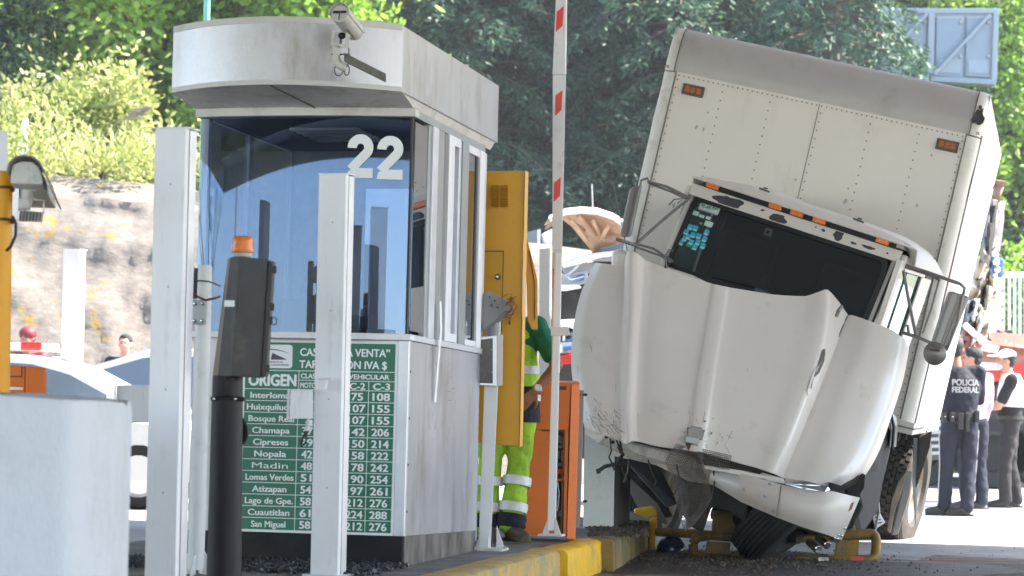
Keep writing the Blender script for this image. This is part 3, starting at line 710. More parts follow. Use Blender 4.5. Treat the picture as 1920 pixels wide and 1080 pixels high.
p2, h2 = sensor_post(598,327,14.1,.147,'white square post standing before the green fare board with a small box')
sensor_post(119,468,27.2,.172,'distant white square post standing between the white cars and orange cabinet', bottom=.0)
# small box clipped on the second post
jb = thing('junction_box', 'small white square box on the left side of the middle post', 'junction box', P(562,757,14.05), rotz(8))
mb = MB(); mb.hexa([P(545,731,14.02),P(587,731,14.02),P(587,785,14.02),P(543,785,14.02)],[P(545,731,14.08),P(587,731,14.08),P(587,785,14.08),P(543,785,14.08)]); obj('cover', mb, 'white_post', jb, bev=.002)
mb = MB(); mb.hexa([P(539,730,14.03),P(544,730,14.03),P(542,786,14.03),P(537,786,14.03)],[P(539,730,14.09),P(544,730,14.09),P(542,786,14.09),P(537,786,14.09)]); obj('hinge_side', mb, 'white_dirty', jb, bev=.001)
mb = MB(); mb.tube([P(580,787,14.05),P(580,799,14.05)], .016, 10); mb.tube([P(577,799,14.05),P(577,808,14.05)], .012, 10); obj('cable_gland', mb, 'white_dirty', jb, smooth=50)
mb = MB(); mb.tube([P(577,806,14.05),P(571,815,14.05),P(564,828,14.04),P(566,838,14.04),P(572,832,14.04),P(574,818,14.05),P(571,808,14.05)], .0065, 6); obj('cable', mb, 'black_plastic', jb, smooth=50)
sn = thing('small_sensor', 'little white sensor cube on a shelf bracket on the middle post', 'sensor', P(602,722,14.0), rotz(8))
mb = MB(); mb.hexa([P(594,712,13.95),P(613,713,13.95),P(611,731,13.95),P(592,730,13.95)],[P(596,711,14.04),P(615,712,14.04),P(613,730,14.04),P(594,729,14.04)]); obj('sensor_body', mb, 'white_post', sn, bev=.002)
mb = MB(); mb.hexa([P(598,709,13.96),P(622,711,13.96),P(622,713,13.96),P(598,711,13.96)],[P(602,708,14.06),P(626,709,14.06),P(626,711,14.06),P(602,710,14.06)]); obj('bracket', mb, 'white_post', sn)

# ------------------------------------------------------------------ traffic signal housing on black pole
D = 12.9
ts = thing('lane_signal', 'charcoal signal housing with an orange beacon on a black pole', 'traffic signal', flat(P(420,1000,D), IZ), rotz(0))
oc = [(400,424,0.10),(425,.0,0),(452,0,0)]
def hexpoly(y0s, dy):
    return None
topy = {'a':(427,484,D+.12),'b':(432,482,D+.02),'c':(450,481,D-.04),'d':(504,487,D-.02),'e':(517,491,D+.10),'f':(470,484,D+.20)}
bot = {'a':(398,704,D+.12),'b':(408,706,D+.02),'c':(435,706,D-.04),'d':(490,709,D-.02),'e':(504,706,D+.10),'f':(455,704,D+.20)}
k_ = ['a','b','c','d','e','f']; tp = [P(*topy[i]) for i in k_]; bt = [P(*bot[i]) for i in k_]
mb = MB(); mb.add(tp+bt, [])
mb.f = [(0,1,2,3,4,5),(11,10,9,8,7,6),(1,2,8,7),(2,3,9,8),(3,4,10,9),(4,5,11,10),(5,0,6,11),(0,1,7,6)]; mb.mi = [0,0,0,0,0,0,0,1]
obj('housing', mb, ['grey_housing','brown_edge'], ts, bev=.006)
mb = MB(); 
for (x, y) in ((510,505),(506,575),(503,600),(497,690)): mb.hexa([P(x-4,y-8,D-.02),P(x+9,y-6,D-.02),P(x+8,y+8,D-.02),P(x-5,y+7,D-.02)],[P(x-4,y-8,D+.03),P(x+9,y-6,D+.03),P(x+8,y+8,D+.03),P(x-5,y+7,D+.03)])
obj('hinge', mb, 'black_plastic', ts, bev=.002)
mb = MB(); mb.hexa([P(504,489,D-.03),P(512,491,D-.03),P(499,704,D-.03),P(490,707,D-.03)],[P(504,489,D+.0),P(512,491,D+.0),P(499,704,D+.0),P(490,707,D+.0)]); obj('door_edge', mb, 'black_plastic', ts, bev=.003)
mb = MB(); mb.tube(loop((513,602),6,7,D-.02,-110,110,10), .0025, 5); obj('latch_wire', mb, 'black_plastic', ts)
mb = MB(); mb.hexa([P(421,563,D-.012),P(440,563,D-.045),P(440,575,D-.045),P(420,575,D-.012)],[P(421,563,D-.006),P(440,563,D-.038),P(440,575,D-.038),P(420,575,D-.006)]); obj('label_sticker', mb, 'white_vinyl', ts)
mb = MB(); c = P(455,481,D+.07); mb.lathe(c, ZZ, [(0,.040),(.016,.046),(.018,.054),(.02,.001)], 20); obj('beacon_base', mb, 'cam_white', ts, smooth=40)
mb = MB(); mb.lathe(c+ZZ*.019, ZZ, [(0,.053),(.022,.050),(.03,.0505),(.05,.047),(.062,.048),(.072,.043),(.076,.03),(.078,.001)], 24); obj('beacon_lens', mb, 'amber', ts, smooth=40)
pb = flat(P(420,1080,D+.05), IZ); pt = P(427,705,D+.07)
mb = MB(); mb.lathe(pb, pt-pb, [(0,.082),((pt-pb).length*.35,.078),((pt-pb).length*.9,.072),((pt-pb).length,.07)], 28, True); obj('pole', mb, 'black_paint', ts, smooth=40)
mb = MB(); ax = (pt-pb).normalized()
mb.lathe(P(427,750,D+.06), ax, [(0,.001),(0,.074),(.012,.076),(.02,.064),(.09,.062),(.1,.068),(.105,.001)], 8); obj('collar', mb, 'black_paint', ts, bev=.003)
mb = MB(); mb.box(P(428,748,D+.06), (.155,.10,.02)); obj('clamp', mb, 'black_paint', ts, bev=.006)
mb = MB(); mb.ball(P(401,748,D-.01), .008, 8, 6); mb.ball(P(441,748,D-.02), .007, 8, 6); obj('clamp_bolt', mb, 'chrome', ts, smooth=60)
mb = MB(); c = P(431,809,D+.18); mb.lathe(c, (0.1,1,0), [(-.012,.001),(-.012,.086),(.0,.090),(.012,.086),(.012,.001)], 32); obj('round_flange', mb, 'black_paint', ts, smooth=40)

# thin white pole with clamp plate behind it
wp = thing('thin_white_pole', 'thin round white pole with a grey clamp plate beside the signal', 'pole', flat(P(370,1060,14.0), IZ), Rroad)
a = P(367,1068,14.0); b = P(385,497,14.0)
mb = MB(); mb.lathe(a, b-a, [(0,.042),((b-a).length*.6,.040),((b-a).length-.01,.036),((b-a).length,.03)], 20, True); obj('tube', mb, 'white_dirty', wp, smooth=40)
mb = MB(); c = P(368,1076,14.0)
for s in ((1,0),(-1,0),(0,1),(0,-1)):
    d = V*s[0]+U*s[1]; mb.prism([c+d*.03, c+d*.10-ZZ*.01, c+d*.10+ZZ*.02, c+d*.03+ZZ*.13], (V if s[0] == 0 else U)*.008)
mb.box(c-ZZ*.02, (.22,.22,.014), Rroad); obj('flange', mb, 'white_dirty', wp, bev=.002)
mb = MB(); mb.hexa([P(357,564,13.93),P(388,562,13.93),P(386,608,13.93),P(355,608,13.93)],[P(357,564,13.955),P(388,562,13.955),P(386,608,13.955),P(355,608,13.955)]); obj('clamp_plate', mb, 'alu_dark', wp, bev=.004)
mb = MB()
for (x, y) in ((366,570),(380,570),(365,602),(379,602)): mb.lathe(P(x,y,13.925), -fwd, [(0,.009),(.006,.009),(.008,.001)], 8)
obj('bolt', mb, 'chrome', wp)
mb = MB(); mb.hexa([P(364,502,14.0),P(375,503,14.0),P(371,560,14.0),P(360,560,14.0)],[P(364,502,14.04),P(375,503,14.04),P(371,560,14.04),P(360,560,14.04)]); obj('antenna_bracket', mb, 'black_plastic', wp)
mb = MB(); mb.tube([P(362,548,13.95),P(370,556,13.94),P(385,563,13.93),P(400,560,13.9),P(412,556,13.0)], .006, 6); obj('red_cable', mb, mat('red_cable_sheath', (.16,.03,.03), .5), wp, smooth=60)
mb = MB(); mb.tube([P(360,530,13.95),P(375,526,13.94),P(392,528,13.93),P(412,536,13.0)], .004, 6); obj('black_cable', mb, 'black_plastic', wp, smooth=60)
def slab(mb, pts, d, th):              # an outline in the picture plane at distance d (or one per point), given thickness away from the camera
    ds = d if isinstance(d, (list, tuple)) else [d]*len(pts)
    q = [P(x, y, dd) for (x, y), dd in zip(pts, ds)]
    return mb.prism(q, fwd*th)
# ------------------------------------------------------------------ yellow toll machine with its door swung open
D = 17.0
ym = thing('toll_machine', 'tall ochre yellow machine with louvred door swung open behind the booth', 'toll machine', flat(P(900,1000,17.3), IZ), rotz(5))
mb = MB(); slab(mb, [(868,321),(984,320),(974,838),(860,826)], [16.98,16.95,16.95,17.0], .035); obj('open_door', mb, 'yellow', ym, bev=.004)
mb = MB(); slab(mb, [(984.5,320),(991,322),(980,836),(974.5,838)], [16.93,16.96,16.96,16.93], .07); obj('door_flange', mb, 'yellow', ym, bev=.002)
mb = MB()
for c0 in (922, 939):
    for k in range(9): 
        y = 349+k*4.7; slab(mb, [(c0,y),(c0+13,y),(c0+13,y+2.0),(c0,y+2.0)], 16.94, .012)
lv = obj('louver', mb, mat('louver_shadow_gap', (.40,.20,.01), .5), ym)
for c0 in (922, 939):
    for k in range(9):
        y = 349+k*4.7; m1 = MB(); m1.hexa([P(c0,y-1.8,16.945),P(c0+13,y-1.8,16.945),P(c0+13,y+.6,16.925),P(c0,y+.6,16.925)],[P(c0,y-2,16.96),P(c0+13,y-2,16.96),P(c0+13,y+.6,16.96),P(c0,y+.6,16.96)])
        obj('louver_blade', m1, 'yellow', ym)
mb = MB(); 
for q in ([(906,470),(944.5,470),(944.5,471.6),(906,471.6)],[(943.2,471),(944.8,471),(940.8,622),(939.2,622)]): slab(mb, q, 16.93, .01)
obj('hatch_gap', mb, 'brown_rust', ym)
mb = MB(); mb.lathe(P(933,519,16.935), -fwd, [(0,.017),(.004,.018),(.006,.012)], 16); obj('lock_ring', mb, 'black_plastic', ym)
mb = MB(); mb.ball(P(931.5,519,16.93), (.009,.004,.010)); obj('lock_core', mb, 'chrome', ym, smooth=60)
mb = MB(); slab(mb, [(985,452),(990,452),(1008,524),(1008,618),(997,618),(989,600)], 17.12, .03); obj('side_door', mb, 'yellow', ym, bev=.003)
mb = MB(); slab(mb, [(991,470),(993,470),(1003,530),(1003,600),(1001,600),(1001,530)], 17.112, .006); obj('door_groove', mb, 'brown_rust', ym)
mb = MB(); slab(mb, [(866,335),(905,335),(900,826),(862,820)], 17.06, .5); obj('cabinet_body', mb, 'yellow', ym, bev=.005)
mb = MB(); slab(mb, [(866,826),(896,826),(893,1015),(862,1012)], 17.2, .3); obj('pedestal', mb, 'alu_dark', ym, bev=.005)
mb = MB(); slab(mb, [(955,595),(958,595),(957,610),(953,607)], 16.92, .01); obj('hook', mb, 'brown_rust', ym)

# card reader on its own white post in front of it
D = 16.75
rd = thing('card_reader', 'white post carrying a dark screened reader and tilted grey keypad', 'card reader', flat(P(915,1035,D), IZ), rotz(12))
mb = MB(); mb.hexa([P(908,720,D),P(934,720,D),P(920,1030,D),P(897,1030,D)],[P(908,720,D+.08),P(934,720,D+.08),P(920,1030,D+.08),P(897,1030,D+.08)]); obj('post', mb, 'white_dirty', rd, bev=.004)
mb = MB()
b0 = flat(P(918,1034,D), IZ+.008); mb.box(b0+ZZ*.0, (.19,.19,.014), rotz(12))
for s in (-1,1): mb.prism([b0+V*s*.04+ZZ*.008, b0+V*s*.09+ZZ*.008, b0+V*s*.04+ZZ*.14], U*.008)
mb.prism([b0-U*.04+ZZ*.008, b0-U*.09+ZZ*.008, b0-U*.04+ZZ*.12], V*.008)
obj('base_plate', mb, 'white_dirty', rd, bev=.001)
for (x, y) in ((893,1037),(937,1040),(946,1030)):
    mb = MB(); mb.lathe(P(x,y,D-.08), ZZ, [(0,.012),(.012,.012),(.018,.006),(.024,.001)], 8); obj('anchor_bolt', mb, 'chrome', rd)
mb = MB(); slab(mb, [(895,632),(931,629),(931,724),(895,722)], D-.06, .05); obj('reader_body', mb, 'alu_plain', rd, bev=.003)
mb = MB(); slab(mb, [(899,637),(924,634),(924,719),(899,718)], D-.066, .006); obj('dark_face', mb, 'screen', rd, bev=.001)
mb = MB(); slab(mb, [(931.5,629),(943,628),(942,723),(931.5,724)], D-.04, .10); obj('reader_side', mb, 'trim_cream', rd, bev=.003)
mb = MB(); mb.ball(P(921,656,D-.068), .003, 6, 5); mb.ball(P(922,698,D-.068), .003, 6, 5); obj('reader_screw', mb, 'chrome', rd)
mb = MB(); mb.tube([P(923,640,D), P(924,620,D), P(926,604,D)], [.035,.033,.030], 14); mb.tube([P(924,630,D),P(925,612,D)], .038, 14); obj('swivel_neck', mb, 'pipe_grey', rd, smooth=50)
mb = MB(); slab(mb, [(936,603),(939,602),(938,640),(935,640)], D, .04); obj('neck_bracket', mb, 'alu_plain', rd)
mb = MB(); mb.prism([P(905,550,D-.10),P(917,545,D-.08),P(962,570,D+.02),P(954,582,D+.0),P(904,618,D-.10)], (U*.8-ZZ*.5)*.05); obj('keypad', mb, mat('keypad_grey', (.16,.165,.17), .55, 0, .15, 10), rd, bev=.003)
mb = MB()
for (x, y) in ((917,557),(928,564),(933,576),(912,568),(922,572)): mb.box(P(x,y,D-.075+.0*x), (.014,.008,.010), rotz(0))
obj('keypad_slot', mb, 'brown_rust', rd)
mb = MB()
rnd = random.Random(3)
for k in range(7):
    a = (952+rnd.uniform(-4,4), 566+rnd.uniform(-5,6)); c = (965+rnd.uniform(-8,6), 575+rnd.uniform(-22,22)); b = (943+rnd.uniform(-4,8), 588+rnd.uniform(-6,8))
    mb.tube([P(a[0],a[1],D-.03),P((a[0]+c[0])/2+3,(a[1]+c[1])/2-5,D-.06),P(c[0],c[1],D-.05),P((c[0]+b[0])/2+3,(c[1]+b[1])/2+4,D-.05),P(b[0],b[1],D-.03)], .0035, 5)
mb.tube([P(938,560,D-.02),P(950,553,D-.04),P(959,551,D-.05),P(955,565,D-.04),P(948,575,D-.03)], .003, 5); mb.tube([P(953,585,D),P(955,597,D),P(958,606,D)], .003, 5)
obj('loose_wires', mb, 'copper', rd, smooth=60, kind='stuff')

# ------------------------------------------------------------------ raised barrier arm, its support and the orange gate cabinet
D = 17.5
ba = thing('barrier_arm', 'raised white barrier arm with red reflective patches in front of dark trees', 'barrier arm', flat(P(1040,1005,D), IZ), Rroad)
mb = MB(); mb.hexa([P(1043,-25,D),P(1062,-25,D),P(1060,140,D),P(1036,140,D)],[P(1043,-25,D+.04),P(1064,-25,D+.05),P(1062,140,D+.05),P(1036,140,D+.04)]); obj('upper_sleeve', mb, 'white_dirty', ba, bev=.004)
mb = MB(); mb.hexa([P(1036.5,140.5,D),P(1061,140.5,D),P(1054,470,D),P(1035.5,470,D)],[P(1036.5,140.5,D+.05),P(1061,140.5,D+.05),P(1054,470,D+.05),P(1035.5,470,D+.05)])
mb.hexa([P(1035.5,470,D),P(1054,470,D),P(1042,700,D),P(1035,700,D)],[P(1035.5,470,D+.05),P(1054,470,D+.05),P(1050,700,D+.05),P(1034,700,D+.05)]); obj('arm', mb, 'white_dirty', ba, bev=.004)
for q in ([(1044,22),(1057,11),(1055,48),(1042,60)],[(1041.5,179),(1054.5,169),(1053,206),(1040.5,218)],[(1039,343),(1051.5,332),(1050,367),(1038,379)],[(1036.5,503),(1038.5,503),(1037,540),(1035.5,540)]):
    mb = MB(); slab(mb, q, D-.003, .0015); obj('red_patch', mb, 'red_tape', ba)
mb = MB(); mb.hexa([P(1040,474,D-.02),P(1054,474,D-.02),P(1042,995,D-.02),P(1026,995,D-.02)],[P(1040,474,D-.004),P(1054,474,D-.004),P(1042,995,D+.03),P(1026,995,D+.03)]); obj('support_tube', mb, 'white_post', ba, bev=.006)
mb = MB(); a = P(1034,1003,D-.02)
for s in (-1,1): mb.prism([a+V*s*.018+ZZ*.005, a+V*s*.06+ZZ*.005, a+V*s*.018+ZZ*.12], U*.008)
mb.box(a, (.15,.12,.012), Rroad); obj('foot_flange', mb, 'white_dirty', ba, bev=.001)
mb = MB(); slab(mb, [(1033,613),(1066,613),(1066,629),(1033,630)], D-.03, .05); slab(mb, [(1064,617),(1068,617),(1068,628),(1064,628)], D-.035, .06); obj('clamp', mb, 'white_dirty', ba, bev=.003)
mb = MB(); mb.tube([P(1066,619,D-.02), P(1074,619,D-.02)], .010, 8); mb.tube([P(1067,619,D-.02), P(1070,619,D-.02)], .016, 8); obj('clamp_bolt', mb, 'black_plastic', ba)

D = 17.9
og = thing('gate_cabinet', 'orange barrier cabinet with its narrow door open beside the concrete block', 'cabinet', flat(P(1030,1010,D), IZ), rotz(14))
mb = MB(); mb.hexa([P(988,719,D+.05),P(1087,720,D),P(1080,1010,D),P(966,1001,D+.05)],[P(988,719,D+.4),P(1087,720,D+.35),P(1080,1002,D+.35),P(966,996,D+.4)])
# front wall with the opening left out
fr = MB()
def fq(a, b, c, d, y0=D, th=.012): fr.hexa([P(*a, y0),P(*b, y0),P(*c, y0),P(*d, y0)],[p+fwd*th for p in (P(*a, y0),P(*b, y0),P(*c, y0),P(*d, y0))])
fq((985,719),(1071,719),(1066,806),(981,805)); fq((981,806),(1043,806),(1041,1006),(966,1002)); fq((1059,806.5),(1066,806.5),(1062,1008),(1056,1008))
obj('front_panel', fr, 'orange', og, bev=.002)
mb = MB(); mb.hexa([P(1071.5,719,D-.01),P(1087,721,D+.02),P(1079,1011,D+.02),P(1062.5,1010,D-.01)],[P(1071.5,719,D+.02),P(1087,721,D+.40),P(1079,1002,D+.40),P(1062.5,1008,D+.02)]); obj('side_panel', mb, 'orange', og, bev=.004)
mb = MB(); slab(mb, [(985,717),(1087,718),(1087,720.5),(985,719.5)], D-.005, .42); obj('lid', mb, 'orange', og, bev=.002)
mb = MB(); slab(mb, [(1042,724),(1062,724),(1062,731),(1042,731)], D-.004, .003); slab(mb, [(1016,806),(1059,806.5),(1059,809),(1016,808.5)], D-.006, .008); slab(mb, [(1056.5,809),(1059,809),(1053,1006),(1050.5,1006)], D-.02, .03); obj('door_edge', mb, 'brown_rust', og)
mb = MB(); slab(mb, [(984,719),(1080,719),(1074,1004),(968,1000)], D+.22, .16); obj('rear_shell', mb, 'brown_rust', og)
mb = MB(); rnd = random.Random(8)
for (x, y, w, h) in ((1046,818,6,12),(1052,822,4,16),(1047,836,9,4),(1046,846,4,14),(1053,845,3,20),(1047,868,8,6),(1046,880,4,5),(1048,925,5,16),(1046,935,3,12),(1051,950,3,14),(1047,960,5,8)):
    slab(mb, [(x,y),(x+w,y),(x+w-.5,y+h),(x-.5,y+h)], D+.08+rnd.uniform(0,.05), .05)
obj('relay', mb, 'pipe_grey', og, bev=.002)
mb = MB(); slab(mb, [(1041,897),(1058,898),(1058,903),(1041,902)], D+.02, .18); obj('inner_shelf', mb, 'orange', og)
mb = MB()
for k in range(4): mb.tube([P(1046+k*2.5,905,D+.06),P(1047+k*2,930,D+.04),P(1044+k*2.6,958,D+.05)], .004, 5)
obj('inner_wires', mb, 'black_plastic', og)
mb = MB(); mb.tube([P(1046,905,D+.04),P(1049,925,D+.02),P(1045,958,D+.03)], .004, 5); obj('white_wire', mb, 'white_vinyl', og)
mb = MB(); mb.lathe(P(1048,888,D+.06), ZZ, [(0,.022),(.03,.022)], 12, True); obj('amber_drum', mb, 'orange', og)
gp = thing('grey_conduit', 'slim grey square conduit rising between orange cabinet and concrete block', 'conduit', flat(P(1088,1000,17.95), IZ), Rroad)
mb = MB(); mb.hexa([P(1084,731,18.0),P(1095,732,18.0),P(1088,990,18.0),P(1078,990,18.0)],[P(1084,731,18.04),P(1095,732,18.04),P(1088,990,18.04),P(1078,990,18.04)]); obj('duct', mb, 'pipe_grey', gp, bev=.003)
for y in (740, 940):
    mb = MB(); mb.tube([P(1093,y,17.99),P(1101,y,17.99)], .007, 6); mb.tube([P(1096,y,17.99),P(1099,y,17.99)], .011, 6); obj('duct_bolt', mb, 'black_plastic', gp)

# pale post and panel farther back between yellow machine and barrier
bp = thing('beige_post', 'broad beige square post behind the yellow machine door', 'post', flat(P(1022,900,26), 0), Rroad)
mb = MB(); mb.hexa([P(1011,465,26),P(1033,463,26),P(1030,860,26),P(1008,860,26)],[P(1011,465,26.2),P(1033,463,26.2),P(1030,860,26.2),P(1008,860,26.2)]); obj('post_body', mb, 'trim_cream', bp, bev=.01)
fb = thing('far_booth', 'pale greenish far booth wall behind the beige post', 'booth', flat(P(1000,850,44), 0), Rroad)
mb = MB(); mb.hexa([P(930,452,44),P(1014,428,42.5),P(1012,860,42.5),P(930,850,44)],[P(930,452,46),P(1014,428,44.5),P(1012,850,44.5),P(930,850,46)]); obj('wall', mb, 'far_wall' if 'far_wall' in M else 'gantry', fb)
mb = MB(); mb.hexa([P(1008,432,42.3),P(1013,430,42.3),P(1011,850,42.3),P(1006,850,42.3)],[P(1008,432,42.5),P(1013,430,42.5),P(1011,850,42.5),P(1006,850,42.5)]); obj('edge_post', mb, 'white_post', fb)
mb = MB(); mb.hexa([P(1014.5,440,42.6),P(1036,428,42.2),P(1034,860,42.2),P(1012.5,860,42.6)],[P(1014.5,440,42.8),P(1036,428,42.4),P(1034,860,42.4),P(1012.5,860,42.8)]); obj('side_wall', mb, 'white_dirty', fb)

# ------------------------------------------------------------------ yellow tubular guards under the truck
def guard(lab, loops, plates, red, d):
    t = thing('tube_guard', lab, 'guard rail', flat(P(*loops[0][0][0][:2], d), 0), Rroad, 'bent yellow tube guards under the wrecked truck')
    for (pts, r) in loops:
        mb = MB(); mb.tube([P(x, y, dd) for x, y, dd in pts], r, 12); obj('tube_rail', mb, 'guard', t, smooth=50)
    for q, dd, th in plates:
        mb = MB(); slab(mb, q, dd, th); obj('plate', mb, 'guard', t, bev=.005)
    for q, dd in red:
        mb = MB(); slab(mb, q, dd, .003); obj('reflector', mb, 'red_tape', t)
    return t
D = 20.3
def rc(pts, n=5):                      # rounded polyline
    out = [pts[0]]
    for i in range(1, len(pts)-1):
        a, b, c = (Vector(pts[i-1]), Vector(pts[i]), Vector(pts[i+1]))
        la = min(14, (a-b).length*.45); lc = min(14, (c-b).length*.45)
        p0 = b+(a-b).normalized()*la; p2 = b+(c-b).normalized()*lc
        for k in range(n+1):
            t = k/n; out.append(tuple(p0*(1-t)**2+b*2*t*(1-t)+p2*t*t))
    return out+[pts[-1]]
guard('yellow tube guard with an upright plate left of the lying front wheel',
      [(rc([(1232,997,D+.3),(1310,1001,D+.1),(1400,1011,D),(1420,1012,D)]), .034), (rc([(1330,1004,D),(1300,1008,D-.02),(1300,1040,D-.05),(1330,1049,D-.1),(1385,1046,D-.1)]), .036)],
      [([(1338,958),(1381,962),(1378,1003),(1334,999)], D+.05, .05),([(1326,1015),(1371,1018),(1367,1042),(1322,1038)], D+.08, .04)], [([(1328,1042),(1350,1044),(1350,1049),(1328,1047)], D-.155)], D)
guard('yellow tube guard with a red patch right of the lying front wheel',
      [(rc([(1490,1052,D-.2),(1560,1050,D-.2),(1640,1050,D-.2),(1644,1020,D-.15),(1640,1000,D-.1),(1600,1003,D-.1),(1540,1008,D-.05),(1470,1008,D-.05)]), .036)],
      [([(1570,1008),(1612,1004),(1609,1044),(1565,1046)], D-.1, .05),([(1560,965),(1600,975),(1606,1000),(1556,1000)], D-.08, .05)], [([(1594,1044),(1620,1043),(1620,1052),(1596,1053)], D-.245)], D-.2)
# cap pillar at the kerb's end
yb = thing('kerb_pillar', 'stubby yellow steel pillar at the tip of the kerb', 'bollard', flat(P(1215,1040,21.0), 0), Rroad)
mb = MB(); slab(mb, [(1190,956),(1225,950),(1233,957),(1232,975),(1200,985),(1190,975)], 20.95, .12); obj('head', mb, 'kerb_bright', yb, bev=.01)
mb = MB(); slab(mb, [(1220,972),(1233,968),(1228,1035),(1216,1040)], 20.9, .12); obj('stem', mb, 'kerb_bright', yb, bev=.01)
mb = MB(); slab(mb, [(1178,958),(1210,972),(1226,965),(1224,974),(1206,984),(1180,978)], 20.93, .10); obj('scuffed_cap', mb, 'pipe_grey', yb, bev=.004)
# striped metal grating and grey chassis boxes fallen under the bonnet
mg = thing('metal_grating', 'tilted ribbed metal grating leaning behind the kerb tip', 'grating', flat(P(1190,975,21.4), IZ), Rroad)
for k in range(6):
    x = 1160+k*8; mb = MB(); mb.hexa([P(x,880+k*3,21.3),P(x+6.5,880+k*3,21.3),P(x+53,972+k*2,21.15),P(x+46,973+k*2,21.15)],[P(x,880+k*3,21.36),P(x+6.5,880+k*3,21.36),P(x+53,972+k*2,21.21),P(x+46,973+k*2,21.21)]); obj('bar', mb, 'mirror_steel', mg)
mb = MB(); slab(mb, [(1155,868),(1212,886),(1262,968),(1206,980)], 21.42, .02); obj('backing', mb, 'under', mg)
hc = thing('dark_dome', 'small glossy dark blue dome lying in the spilled dirt', 'debris cap', flat(P(1262,1028,20.6), 0), Rroad)
mb = MB(); mb.lathe(P(1258,1028,20.6), (-.35,-.2,1), [(-.02,.105),(.01,.105),(.05,.09),(.08,.055),(.095,.001)], 20); obj('shell', mb, mat('glossy_dark_blue', (.01,.015,.06), .12), hc, smooth=50)
for k, (x, y, w) in enumerate(((1130,1003,10),(1150,1000,14))):
    pass

# ------------------------------------------------------------------ left foreground: barrier block, yellow pole, camera, orange cabinet
mb = MB(); prof = []
pl = [(-2.9,8.95),(-1.41,9.0),(-1.325,9.3),(-1.30,9.6),(-1.34,9.95),(-1.9,11.2),(-2.9,11.4)]
def rndpoly(pl, n=5, r=.12):
    out = []
    for i in range(len(pl)):
        a, b, c = Vector(pl[i-1]), Vector(pl[i]), Vector(pl[(i+1)%len(pl)]); la = min(r, (a-b).length*.45); lc = min(r, (c-b).length*.45)
        p0 = b+(a-b).normalized()*la; p2 = b+(c-b).normalized()*lc
        for k in range(n+1): t = k/n; out.append(p0*(1-t)**2+b*2*t*(1-t)+p2*t*t)
    return out
i_z = lambda h: h >= .999
pp = rndpoly(pl, 5, .055)
pp = [pp[i].lerp(pp[(i+1)%len(pp)], k/6) for i in range(len(pp)) for k in (range(6) if (pp[i]-pp[(i+1)%len(pp)]).length > .2 else (0,))]; cxx = sum(p.x for p in pp)/len(pp); cyy = sum(p.y for p in pp)/len(pp)
def zt(p): return 1.100-.045*max(0, (p.x+1.75))
lv_ = [(0,1.0,0),(.3,1.0,0),(.95,1.0,0),(1.0,.997,1),(1,.985,2)]
vs = []; n = len(pp)
for (h, s, k) in lv_:
    for p in pp:
        z = h*zt(p) if k == 0 else (zt(p)-.02 if k == 1 else zt(p))
        if k == 0 and h > .9: z = zt(p)-.045
        q = Vector((cxx+(p.x-cxx)*s, cyy+(p.y-cyy)*s, z)); q += Vector((1,1,.3))*noise.noise(q*5)*.005+Vector((0,0,1))*(min(0, noise.noise(q*9)+.12)*.05 if i_z(h) else 0); vs.append(q)
mb.add(vs, [(i*n+k, i*n+(k+1)%n, (i+1)*n+(k+1)%n, (i+1)*n+k) for i in range(len(lv_)-1) for k in range(n)]+[[len(vs)-n+k for k in range(n)]])
jb_ = obj('concrete_barrier', mb, 'barrier', smooth=45); tag(jb_, 'thick rounded pale concrete barrier end in the left foreground', 'barrier')
D = 12.6
yp = thing('orange_pole', 'thick orange yellow round pole behind the concrete barrier', 'pole', flat(P(2,725,D), 0), Rroad)
a = flat(P(-2,900,D), 0); b = P(3,321,D)
mb = MB(); mb.lathe(a, b-a, [(0,.052),((b-a).length-.001,.050),((b-a).length,.001)], 28); obj('tube', mb, 'orange_yellow', yp, smooth=40)
for y in (352, 412):
    mb = MB(); c = P(2,y,D); mb.lathe(c, b-a, [(-.006,.053),(.006,.053)], 28); mb.ball(P(24,y+3,D-.02), .013, 8, 6); obj('hose_clamp', mb, 'brown_rust', yp, smooth=40)
gpst = thing('grey_panel_post', 'pale grey square post standing right behind the orange pole', 'post', flat(P(0,500,D+1), 0), Rroad)
mb = MB(); mb.hexa([P(-20,243,D+1),P(15,246,D+1),P(12,900,D+1),P(-24,900,D+1)],[P(-20,243,D+1.1),P(15,246,D+1.1),P(12,900,D+1.1),P(-24,900,D+1.1)]); obj('post_body', mb, 'white_post', gpst, bev=.004)
D = 12.5
hcm = thing('hooded_camera', 'cream hooded camera housing with infrared lamp clamped to the orange pole', 'security camera', P(55,370,D), rotz(0))
def ho(name, mb, m, **k): return obj(name, mb, m, hcm, **k)
mb = MB(); f0 = [(20,320),(24,308),(40,302),(60,303),(72,312),(79,330),(80,346),(20,344)]
mb.prism([P(x, y, D-.1) for x, y in f0], P(96,388,D+.12)-P(79,346,D-.1)+Vector((0,.12,0))); ho('housing', mb, 'cam_white', bev=.006)
mb = MB(); ar = [(13,322),(16,306),(28,294),(45,291),(60,293),(74,303),(85,325),(94,350),(103,371)]
dv = P(96,388,D+.12)-P(79,346,D-.1)+Vector((0,.10,0))
mb.grid([[P(x, y, D-.13) for x, y in ar], [P(x, y, D-.13)+dv*.5 for x, y in ar]]); ho('sun_hood', mb, mat('grey_brown_hood', (.30,.27,.245), .5, .1, .12, 8), sol=.006, smooth=50)
mb = MB(); mb.tube([P(50,355,D),P(50,372,D),P(48,385,D)], [.028,.03,.026], 14); mb.tube([P(34,383,D),P(56,381,D)], .03, 14); mb.hexa([P(28,348,D-.02),P(67,354,D-.02),P(67,358,D-.02),P(28,352,D-.02)],[P(28,348,D+.05),P(67,354,D+.05),P(67,358,D+.05),P(28,352,D+.05)]); ho('swivel_mount', mb, 'cam_white', smooth=40)
